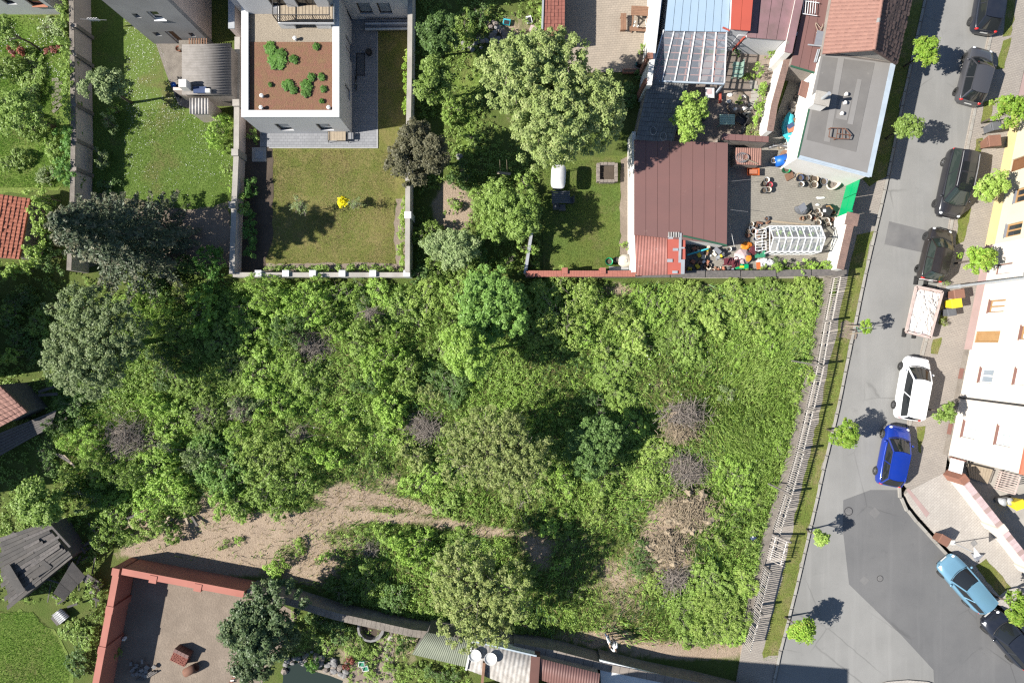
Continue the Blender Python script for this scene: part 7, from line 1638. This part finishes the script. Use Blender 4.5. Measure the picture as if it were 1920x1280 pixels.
t = thing('scrap_sticks', 'loose sticks and scrap beside the white house wall', 'scrap', P(1495,333,.055))
for i in range(6): MB().bar(P(1490+i*2,338-i,.08),P(1499+i*2,320+i*2,.3),.05).obj('stick','pale_wood',t)
t = thing('blue_drum', 'big blue plastic drum lying by the house corner', 'drum', P(1466,303,.055)); c = P(1466,301,.35); MB().tube([c+Vector((-.45,-.1,0)),c+Vector((.4,.1,.1))], [.36,.38], 18).obj('body','blue_plastic',t,True); MB().lathe(c+Vector((.12,0,.34)), [(.2,0),(.2,.06),(.15,.065)], 14).obj('mouth','black_plastic',t)
pot('white bucket left of the blue drum', 1451, 301, 5, .38, 'white_plastic', name='bucket', cat='bucket')
t = thing('round_lid', 'round wooden lid leaning above the blue drum', 'lid', P(1473,292,.055)); MB().lathe(P(1473,292,.5), [(.4,0),(.4,.04)], 18).obj('disc','wood',t); MB().bar(P(1466,292,.55),P(1480,292,.55),.05).obj('batten','wood',t)
t = thing('orange_barrow', 'orange builder\'s tub in the shade edge of the yard', 'tub', P(1412,322,.055)); MB().add([P(1404,327,.1),P(1420,327,.1),P(1420,317,.1),P(1404,317,.1),P(1401,329,.5),P(1424,329,.5),P(1424,315,.5),P(1401,315,.5)], ((3,2,1,0),(0,1,5,4),(1,2,6,5),(2,3,7,6),(3,0,4,7))).obj('tub','orange_plastic',t); MB().box(P(1412,322,.3),(.6,.3,.05)).obj('base','terracotta',t)
t = thing('turquoise_tarp_heap', 'turquoise tarpaulin heap with boards against the white house', 'tarpaulin', P(1480,240,.055)); MB().blob(P(1481,240,.4),(.5,1.1,.45),14,.12,3).obj('tarp','turquoise',t); MB().box(P(1484,243,.85),(.5,.35,.1), R(12)).obj('crate','terracotta',t); MB().bar(P(1488,222,.8),P(1494,232,.8),.14,.05).obj('board','wood',t); MB().box(P(1482,236,.87),(.45,.3,.1), R(30)).obj('cloth','blue_cloth',t); MB().box(P(1483,254,.6),(.35,.2,.1), R(8)).obj('box','white_plastic',t)
t = thing('stacked_boards', 'boards and pipes stacked in the dark passage', 'boards', P(1462,272,.055))
for i in range(5): MB().bar(P(1440+i*3,278-i*2,.12+.08*i),P(1473+i,266+i*3,.14+.08*i),.12,.04).obj('board','zinc' if i % 2 else 'grey_wood',t)
t = thing('woven_heap', 'pale rubbish heap by the white house\'s upper wall', 'rubbish', P(1492,195,.055))
for i in range(9): MB().blob(P(1489+random.uniform(-5,6),198+random.uniform(-12,12),.3),(.22,.2,.16),7,.15,i+40).obj('bag','cream_plastic' if i % 2 else 'stone',t)
t = thing('black_sack', 'black sack with folded lid in the middle of the yard', 'sack', P(1504,393,.055)); MB().blob(P(1503,393,.28),(.5,.36,.3),12,.1,11).obj('body','grey_plastic',t); MB().box(P(1505,389,.62),(.5,.5,.04), R(35), R(14)).obj('flap','sill_grey',t)
t = thing('black_planters', 'black planters with orange rim near the green gate', 'planter', P(1550,395,.055)); MB().box(P(1549,395,.3),(.62,.62,.6), R(-30)).obj('body','black_plastic',t); MB().tube([P(1549,387,.62),P(1556,386,.66),P(1561,392,.6)], .05, 6).obj('rim','orange_wood',t); MB().box(P(1546,395,.62),(.2,.2,.03)).obj('card','white_plastic',t)
for x, y, l in ((1538,371,'white crumpled paper on the paving near the gate'),(1533,384,'small white paper scrap above the buckets')):
    t = thing('paper_scrap', l, 'paper', P(x,y,.056)); MB().blob(P(x,y,.1),(.3 if x > 1535 else .15,.1,.05),8,.15,int(x)).obj('paper','white_plastic',t)
t = thing('orange_cover', 'bright orange cloth dropped on the yard paving', 'cloth', P(1399,460,.055)); MB().blob(P(1399,460,.14),(.38,.3,.14),12,.2,21).obj('cloth','bright_orange',t); MB().blob(P(1393,463,.08),(.14,.12,.07),8,.2,22).obj('corner','bright_orange',t)
t = thing('pink_parasol', 'faded pink parasol laid open in the yard clutter', 'parasol', P(1396,481,.055)); c = P(1396,481,.55); MB().lathe(c-Vector((0,0,.4)), [(.62,0),(.58,.08),(.3,.3),(.03,.42)], 8, sx=1.05, rz=.3).obj('canopy','pink_cloth',t); MB().tube([c-Vector((0,0,.45)),c+Vector((0,0,.1))], .025, 6).obj('pole','pale_wood',t); MB().blob(P(1404,484,.5),(.22,.25,.08),8,.1,4).obj('patch','bright_orange',t)
for x, y, a, l in ((1360,492,0,'left of the pair by the wall'),(1374,496,10,'right of the pair by the wall'),(1408,471,60,'above the pink parasol')):
    c = thing('plastic_armchair', 'maroon plastic armchair, ' + l, 'chair', P(x,y,.055), R(a), 'maroon armchairs in the yard'); MB().box((0,0,.4),(.46,.46,.05)).obj('seat','maroon',c,local=True); MB().tube([(-.24,-.2,.62),(-.24,.2,.78),(0,.26,.82),(.24,.2,.78),(.24,-.2,.62)], .035, 6).obj('backrest','maroon',c,local=True)
    for sx in (-.2,.2):
        for sy in (-.2,.2): MB().box((sx,sy,.2),(.05,.05,.4)).obj('leg','maroon',c,local=True)
t = thing('green_crate', 'green plastic crate by the low board-capped wall', 'crate', P(1391,501,.055)); MB().box(P(1391,500,.2),(.78,.32,.4)).obj('body','green_metal',t); MB().box(P(1391,500,.405),(.3,.14,.012)).obj('label','yellow_plastic',t)
t = thing('green_folding_chair', 'dark green folded chair beside the greenhouse', 'chair', P(1428,478,.055)); MB().box(P(1425,479,.3),(.7,.3,.05), R(5)).obj('seat','green_cloth',t); MB().box(P(1432,475,.4),(.1,.4,.3)).obj('backrest','green_cloth',t); MB().bar(P(1418,482,.06),P(1434,480,.28),.03).obj('leg','green_cloth',t)
t = thing('white_sacks', 'white building sacks with orange card by the board-capped wall', 'sack', P(1433,494,.055))
for i, (x, y) in enumerate(((1426,495),(1434,491),(1441,493))): MB().blob(P(x,y,.2),(.36,.3,.2),10,.12,i+70).obj('sack','white_cloth',t)
MB().box(P(1422,498,.4),(.28,.5,.03), R(8)).obj('card','orange_plastic',t)
for x, y, r, m, l in ((1416,434,5,'terracotta','small orange pot left of the greenhouse'),(1410,420,4,'cream_plastic','cream pot near the yard shade edge'),(1413,433,6,'white_plastic','white pail left of the greenhouse door'),(1428,432,6,'cream_plastic','cream pail touching the greenhouse door'),(1404,434,4,'stone','stone pot left of the white pail'),(1368,467,4,'white_plastic','white pail alone in the lower yard'),(1417,467,4,'white_plastic','white pail beside the upper maroon chair')): pot(l, x, y, r, .36, m)
t = thing('plank_pile_yard', 'thin planks lying above the greenhouse', 'planks', P(1450,418,.055))
for i in range(4): MB().bar(P(1438+i*5,413+i,.1),P(1490+i*10,419+i,.12),.09,.03).obj('plank','pale_wood',t)
t = thing('scrap_heap', 'jumble of scrap in front of the workshop', 'scrap', P(1320,478,.055)); g = np.random.default_rng(8); mm = ['cream_plastic','terracotta','sill_grey','white_plastic','wood','grey_plastic','yellow_plastic','zinc']
for i in range(26):
    x, y = g.uniform(1300,1358), g.uniform(462,482); MB().box(P(x,y,.2+g.uniform(0,.3)),(g.uniform(.1,.35),g.uniform(.1,.3),g.uniform(.06,.25)), g.uniform(0,3), g.uniform(-.3,.3)).obj('piece',mm[i % 8],t)
MB().tube([P(1288,478,.6),P(1328,466,.7)], .06, 8).obj('turquoise_pole','turquoise',t)
t = thing('shaded_scrap', 'scrap under the corrugated lean-to edge', 'scrap', P(1305,500,.055))
for i in range(14): MB().box(P(g.uniform(1290,1330),g.uniform(490,510),.2),(g.uniform(.1,.4),g.uniform(.1,.3),.2), g.uniform(0,3)).obj('piece',mm[(i*3) % 8],t)
t = thing('log_pile', 'cut logs and a pot by the low wall', 'logs', P(1340,502,.055))
for i in range(7): MB().tube([P(1326+i*5,500+(i % 3)*3,.12),P(1328+i*5,508,.14)], .1, 8).obj('log','wood' if i % 2 else 'terracotta',t)
for a, b in (((1368,393),(1402,397)),((1366,410),(1377,463)),((1372,340),(1410,336))):
    w = thing('clothes_line', 'thin line across the shaded yard, ' + {1368:'middle',1366:'lowest, slanting',1372:'topmost'}[a[0]], 'line', P(*a)); MB().tube([P(*a,1.6),P(*b,1.4)], .012, 4).obj('wire','steel',w)
# greenhouse
t = thing('greenhouse', 'aluminium greenhouse with glass panes in the paved yard', 'greenhouse', P(1490,452,.055))
x0, x1 = P(1449,0,1.9).x, P(1546,0,1.9).x; ya, yr, yb = P(0,424,1.4).y, P(0,446,2.0).y, P(0,472,1.35).y
gb = MB(); n = 8
def gl(pts): MB().sheet(pts).obj('pane','greenhouse_glass',t)
for i in range(n+1):
    x = x0+(x1-x0)*i/n; w_ = .06
    for a, b in (((x,ya,.1),(x,ya,1.4)),((x,ya,1.4),(x,yr,2.0)),((x,yr,2.0),(x,yb,1.4)),((x,yb,1.4),(x,yb,.1))): MB().bar(a,b,w_,.05).obj('glazing_bar','window_white',t)
    if i < n:
        xb = x0+(x1-x0)*(i+1)/n; e = .03
        gl([(x+e,ya,1.4),(xb-e,ya,1.4),(xb-e,yr,2.0),(x+e,yr,2.0)]); gl([(x+e,yr,2.0),(xb-e,yr,2.0),(xb-e,yb,1.4),(x+e,yb,1.4)]); gl([(x+e,yb,.15),(xb-e,yb,.15),(xb-e,yb,1.38),(x+e,yb,1.38)]); gl([(x+e,ya,.15),(xb-e,ya,.15),(xb-e,ya,1.38),(x+e,ya,1.38)])
for y, z_ in ((ya,1.4),(yr,2.0),(yb,1.4),(ya,.1),(yb,.1)): MB().bar((x0,y,z_),(x1,y,z_),.09 if z_ == 2.0 else .07).obj('rail','window_white',t)
for x in (x0, x1): MB().bar((x,ya,.1),(x,yb,.1),.06).obj('sill','window_white',t); MB().bar((x,ya,1.4),(x,yb,1.4),.05).obj('tie','window_white',t)
dr = MB()
for k in range(4): dr.bar((x0-.62,yb+.1+.14*k,.12),(x0-.05,yb+.15+.14*k,.12+.0),.03)
for (sx, sy) in ((x0-.02,yb+.15),(x0-.02,ya-.75)):
    f = MB()
    for k in range(4): f.bar((sx-.75,sy+.2*k,.9),(sx-.05,sy+.2*k+.03,.95),.035)
    f.bar((sx-.75,sy-.02,.9),(sx-.75,sy+.62,.9),.04); f.bar((sx-.05,sy,.95),(sx-.05,sy+.64,.95),.04); f.bar((sx-.4,sy,.1),(sx-.4,sy,.9),.04); f.bar((sx-.4,sy+.6,.1),(sx-.4,sy+.6,.9),.04); f.obj('staging','window_white',t)
MB().box(((x0+x1)/2,(yr+yb)/2,.35),(x1-x0-.3,.6,.5)).obj('bench','old_concrete',t); MB().box(((x0+x1)/2,(ya+yr)/2,.2),(x1-x0-.3,.5,.3)).obj('bed','dark_soil',t)
g = np.random.default_rng(4); me = crown_mesh('seedlings', .22, .22, 'leaf_mid', .09, 3, .1, 900, g)[0]
for i, (x, y) in enumerate(((1460,436),(1480,438),(1500,436),(1520,440),(1468,462),(1492,464),(1515,462),(1535,465))):
    o = link('seedlings', me, t, P(x,y,.55)-wpos(t))
for i, (x, y) in enumerate(((1464,432),(1473,428),(1487,430),(1502,430),(1527,428),(1538,440))): MB().lathe(P(x,y,.4),[(.14,0),(.18,.25),(.15,.24),(.12,.05)],10).obj('seed_pot','white_plastic',t)
# red walled yard
t = thing('hollow_brick_stack', 'stack of red hollow bricks in the bare yard', 'bricks', P(344,1226,.03), R(-26))
for i in range(4):
    for j in range(3):
        for k in range(2):
            x, y, z_ = -.42+.28*i, -.28+.28*j, .14+.27*k
            b = MB(); w_ = .26
            for s_ in (-1,0,1): b.box((x,y+s_*.11,z_),(w_,.03,.25)); b.box((x+s_*.11,y,z_),(.03,w_-.0,.25))
            b.obj('brick','red_plaster' if k else 'dark_brown_metal',t,local=True)
for i in range(4): MB().box((-.42+.28*i,.42,.35),(.26,.24,.68)).obj('brick','dark_brown_metal',t,local=True)
t = thing('rusty_drum', 'open rusty drum lying below the brick stack', 'drum', P(362,1251,.03), R(28)); m_ = MB().lathe((0,0,0), [(.02,-.45),(.29,-.45),(.3,0),(.29,.45),(.26,.45),(.26,-.3)], 18); m_.v = [(z_, y, x+.3) for x, y, z_ in m_.v]; m_.obj('body','rust',t,True,True)
t = thing('white_jug', 'white plastic jug at the foot of the red left wall', 'jug', P(236,1194,.03)); MB().lathe(P(236,1194,.03), [(.13,0),(.15,.25),(.06,.36),(.06,.4)], 12).obj('body','white_plastic',t,True); MB().lathe(P(236,1194,.43), [(.07,0),(.07,.04)], 10).obj('cap','white_plastic',t)
t = thing('stone_scatter', 'pile of broken paving stones in the yard\'s lower left', 'stones', P(262,1255,.03)); g = np.random.default_rng(6)
for i in range(24): MB().box(P(g.normal(262,11),g.normal(1254,7),.1+g.uniform(0,.15)),(g.uniform(.15,.35),g.uniform(.12,.25),.1), g.uniform(0,3), g.uniform(-.3,.3), g.uniform(-.3,.3)).obj('stone','grey_stone',t)
for i in range(3): MB().bar(P(255+i*6,1275,.1),P(285+i*5,1258,.15),.08).obj('batten','grey_wood',t)
t = thing('white_brick_row', 'short row of white edging bricks at the bottom of the yard', 'bricks', P(438,1270,.03))
for i in range(7): MB().box(P(434+i*2.2,1278-i*4.2,.1),(.24,.1,.2), R(10)).obj('brick','white_wall' if i % 2 else 'brick',t)
# pond garden
t = thing('pond_rocks', 'grey rocks banked round the small pond', 'rocks', P(620,1240)); g = np.random.default_rng(9)
for i in range(60):
    a = g.uniform(0,1); x, y = (532+a*120, 1240+28*max(0,a-.25)+g.normal(0,7)-10*math.sin(a*3)); r_ = g.uniform(.12,.28); MB().blob(P(x,y,.1),(r_,r_*.85,r_*.6),7,.12,i+200).obj('rock','grey_stone' if i % 4 else 'stone',t)
t = thing('sandy_bank', 'curved pale sand strip at the pond edge', 'sand', P(615,1262)); MB().prism(PP([(585,1255),(600,1254),(640,1262),(656,1272),(648,1276),(620,1265)]), 0, .08).obj('strip','gravel',t); MB().prism(PP([(640,1262),(656,1272),(655,1290),(648,1290)]), 0, .07).obj('edge','gravel',t)
for x, y, l in ((681,1238,'left of the pair by the pond'),(688,1246,'right of the pair by the pond')):
    c = thing('plastic_chair', 'white-green plastic chair, ' + l, 'chair', P(x,y,.04), R(x % 40), 'chairs by the pond'); MB().box((0,0,.4),(.36,.36,.03)).obj('seat','green_cloth',c,local=True); MB().tube([(-.2,-.2,.42),(-.2,.2,.6),(.2,.2,.6),(.2,-.2,.42),(-.2,-.2,.42)], .03, 6).obj('rim','white_plastic',c,local=True)
    for sx in (-.16,.16): MB().box((sx,.16,.2),(.03,.03,.4)).obj('leg','white_plastic',c,local=True); MB().box((sx,-.16,.2),(.03,.03,.4)).obj('leg','white_plastic',c,local=True)
t = thing('stone_basin', 'round dark stone basin below the crumbling wall', 'basin', P(698,1172)); MB().lathe(P(698,1172), [(1.0,0),(.95,.5),(.8,.5),(.75,.1)], 16).obj('ring','grey_stone',t); MB().lathe(P(698,1172,.05), [(.74,0),(.74,.08)], 16).obj('earth','dark_soil',t)
t = thing('stepping_stones', 'pale stepping stones down the pond garden path', 'stones', P(730,1200))
for i in range(10): MB().blob(P(728+4*math.sin(i),1178+i*9,.05),(.22,.18,.06),8,.1,i+300).obj('stone','stone' if i % 2 else 'concrete',t)
t = thing('fallen_timbers', 'grey broken timbers in the weeds left of the dirt path', 'timber', P(300,980)); g = np.random.default_rng(10)
for i, (a, b) in enumerate((((296,1002),(318,966)),((300,1000),(324,972)),((345,960),(352,982)),((230,975),(262,962)),((240,985),(268,970)),((360,968),(370,985)),((235,968),(250,990)))): MB().bar(P(*a,.3),P(*b,.45),.14,.08).obj('beam','grey_wood' if i % 2 else 'pale_wood',t)
t = thing('plank_heap', 'pale planks sticking out of the weeds, left edge of the lot', 'planks', P(125,855))
for i in range(4): MB().bar(P(104+i*5,850+i,.5),P(132+i*3,866+i*3,.55),.14,.04).obj('plank','pale_wood' if i % 2 else 'grey_wood',t)
t = thing('plank_pair', 'two grey planks in the dark corner under the pale tree', 'planks', P(95,735))
for i in range(2): MB().bar(P(72,735+6*i,.4),P(108,722+16*i,.5),.2,.04).obj('plank','grey_wood',t)
t = thing('rubbish_bag', 'small dark plastic bag in weeds by the collapsed fence', 'bag', P(1412,1007)); MB().blob(P(1412,1007,.3),(.22,.18,.16),9,.15,5).obj('body','blue_cloth',t); MB().blob(P(1412,1006,.46),(.06,.06,.05),7,.1,6).obj('knot','white_cloth',t)
# wild garden far left
t = thing('flower_bed_stones', 'greyish garden path strip beside the tall hedge', 'path', P(106,180))
for i in range(9): MB().box(P(104+i % 2*6,150+i*7,.045),(.5,.24,.05), R(5*i)).obj('slab','stone',t)
t = thing('garden_ball', 'white ball on the far-left lawn', 'ball', P(16,185,.14)); MB().lathe(P(16,185,.03), [(.02,0),(.1,.04),(.14,.14),(.1,.24),(.02,.28)], 12).obj('body','white_plastic',t,True)

# small junk along the yard walls
t = thing('yard_clutter', 'small dull junk strewn along the walls of the paved yard', 'clutter', P(1500,340,.055)); g = np.random.default_rng(21); mm = ['stone','grey_plastic','old_concrete','rust','pale_wood','grey_wood','sill_grey','cream_plastic','wood','dark_steel']
for i in range(110):
    k = i % 5
    if k == 0: u_ = g.uniform(0,1); x, y = 1470+u_*105+g.normal(0,2), 320+u_*26+g.normal(0,3)+2
    elif k == 1: x, y = g.uniform(1290,1440), g.uniform(484,510)
    elif k == 2: x, y = g.uniform(1450,1492), g.uniform(180,300)-0; x = 1496-(y-180)*.24+g.normal(-6,5)
    elif k == 3: x, y = g.uniform(1400,1440), g.uniform(410,450)
    else: x, y = g.uniform(1500,1566), g.uniform(395,425)
    r_ = g.uniform(.06,.2); c = P(x,y,.06+r_*.5)
    if i % 3: MB().box(c,(r_*g.uniform(.8,2.4),r_*g.uniform(.6,1.3),r_), g.uniform(0,3), g.uniform(-.3,.3), g.uniform(-.3,.3)).obj('piece',mm[i % 10],t)
    else: MB().lathe(c-Vector((0,0,r_*.5)),[(r_*.7,0),(r_*.9,r_*1.3),(r_*.7,r_*1.25),(r_*.6,r_*.3)],9).obj('vessel',mm[(i*7) % 10],t)
# ------------------------------------------------------------------ two people standing in the lot
def person(label, px, py, rz, shirt, trousers, hair, arm):
    b = P(px, py, .0); z0 = ground_z(px, py); t = thing('person', label, 'person', (b.x, b.y, z0), rz, 'people standing in the lot')
    J = {'pelvis':(0,0,.95,.15,.11),'belly':(0,.01,1.12,.155,.11),'chest':(0,.01,1.32,.175,.12),'neck0':(0,0,1.47,.07,.06),'neck1':(0,.01,1.53,.055,.055)}
    vs = []; ed = []; rad = []; ix = {}
    def v(n, p, r): ix[n] = len(vs); vs.append(p); rad.append(r)
    def e(a, b_): ed.append((ix[a], ix[b_]))
    for n, (x, y, z, rx, ry) in J.items(): v(n, (x,y,z), (rx, ry))
    for a, b_ in (('pelvis','belly'),('belly','chest'),('chest','neck0'),('neck0','neck1')): e(a, b_)
    for s_, n in ((1,'R'),(-1,'L')):
        st = .10 if s_ > 0 else -.12
        v('hip'+n, (.1*s_,0,.9), (.10,.10)); v('knee'+n, (.11*s_,.02+st*.3,.5), (.065,.065)); v('ank'+n, (.11*s_,st*.6,.1), (.045,.045)); v('toe'+n, (.13*s_,st*.6+.17,.05), (.045,.035))
        e('pelvis','hip'+n); e('hip'+n,'knee'+n); e('knee'+n,'ank'+n); e('ank'+n,'toe'+n)
        ex, ey, ez, wx, wy, wz = arm if s_ > 0 else (.30,.0,1.12,.31,.12,.90)
        v('sh'+n, (.2*s_,0,1.40), (.07,.065)); v('el'+n, (ex*s_,ey,ez), (.045,.045)); v('wr'+n, (wx*s_,wy,wz), (.032,.03)); e('chest','sh'+n); e('sh'+n,'el'+n); e('el'+n,'wr'+n)
    me = bpy.data.meshes.new('body'); me.from_pydata(vs, ed, []); o = link('body', me, t)
    m = o.modifiers.new('skin','SKIN'); m.use_smooth_shade = True
    for i, d in enumerate(me.skin_vertices[0].data): d.radius = rad[i]; d.use_root = (i == 0)
    s = o.modifiers.new('sub','SUBSURF'); s.levels = 1; s.render_levels = 1
    # body colours: shirt above the waist, trousers below, shoes at the feet
    m_, nt, bs = base_mat('clothes_'+shirt+trousers); g_ = nt.nodes.new('ShaderNodeTexCoord'); sp = nt.nodes.new('ShaderNodeSeparateXYZ'); nt.links.new(g_.outputs['Object'], sp.inputs[0])
    CO = dict(white_cloth=(.74,.73,.72), blue_cloth=(.05,.08,.17), dark=(.04,.04,.045), grey=(.25,.25,.27))
    st = nt.nodes.new('ShaderNodeMath'); st.operation = 'GREATER_THAN'; st.inputs[1].default_value = .98; nt.links.new(sp.outputs[2], st.inputs[0])
    s2 = nt.nodes.new('ShaderNodeMath'); s2.operation = 'GREATER_THAN'; s2.inputs[1].default_value = .12; nt.links.new(sp.outputs[2], s2.inputs[0])
    s3 = nt.nodes.new('ShaderNodeMath'); s3.operation = 'GREATER_THAN'; s3.inputs[1].default_value = 1.475; nt.links.new(sp.outputs[2], s3.inputs[0])
    c = mixc(nt, st.outputs[0], CO[trousers], CO[shirt]); c = mixc(nt, s2.outputs[0], (.05,.045,.04), c); c = mixc(nt, s3.outputs[0], c, (.45,.27,.19)); nt.links.new(c, bs.inputs['Base Color']); bs.inputs['Roughness'].default_value = .85
    me.materials.append(m_)
    hd = MB().lathe((0,.02,1.52), [(.04,0),(.07,.04),(.085,.10),(.088,.15),(.075,.21),(.03,.245)], 14).obj('head','skin',t,True,True)
    MB().blob((0,.115,1.635),(.018,.022,.025),6,.02,1).obj('nose','skin',hd,True,True)
    for s_ in (-1,1): MB().blob((.09*s_,.02,1.64),(.014,.022,.032),6,.02,2).obj('ear','skin',hd,True,True); MB().blob((.032*s_,.098,1.655),(.014,.01,.009),6,.02,3).obj('eye','dark_hair',hd,True,True)
    MB().box((0,.098,1.585),(.05,.012,.01)).obj('mouth','brown_plastic',hd,local=True)
    MB().lathe((0,.0,1.62), [(.088,0),(.098,.05),(.092,.11),(.06,.15),(.015,.165)], 14).obj('hair',hair,hd,True,True)
    for s_, n in ((1,'R'),(-1,'L')):
        w = Vector(vs[ix['wr'+n]]); d = (w-Vector(vs[ix['el'+n]])).normalized(); q = d.cross(Vector((0,1,.2))).normalized()
        hb = MB(); hb.tube([w, w+d*.05, w+d*.09], [.03,.036,.034], 8)
        for k in range(4):
            f0 = w+d*.085+q*(.026-.0175*k); l_ = (.07,.08,.075,.058)[k]; hb.tube([f0, f0+d*l_*.55, f0+d*l_+Vector((0,.015,.0))], [.0095,.009,.006], 6)
        th = w+d*.03+q*.032; hb.tube([th, th+q*.022+d*.03, th+q*.026+d*.06], [.011,.01,.007], 6); hb.obj('hand','skin',t,True,True)
    return t
person('person in a white shirt and dark trousers, left of the pair', 1137, 1187, R(-60), 'white_cloth', 'blue_cloth', 'pale_wood', (.28,.15,1.18,.18,.34,1.15))
person('person in a white top with dark hair, right of the pair', 1148, 1197, R(60), 'white_cloth', 'dark', 'dark_hair', (.30,.02,1.12,.30,.14,.90))
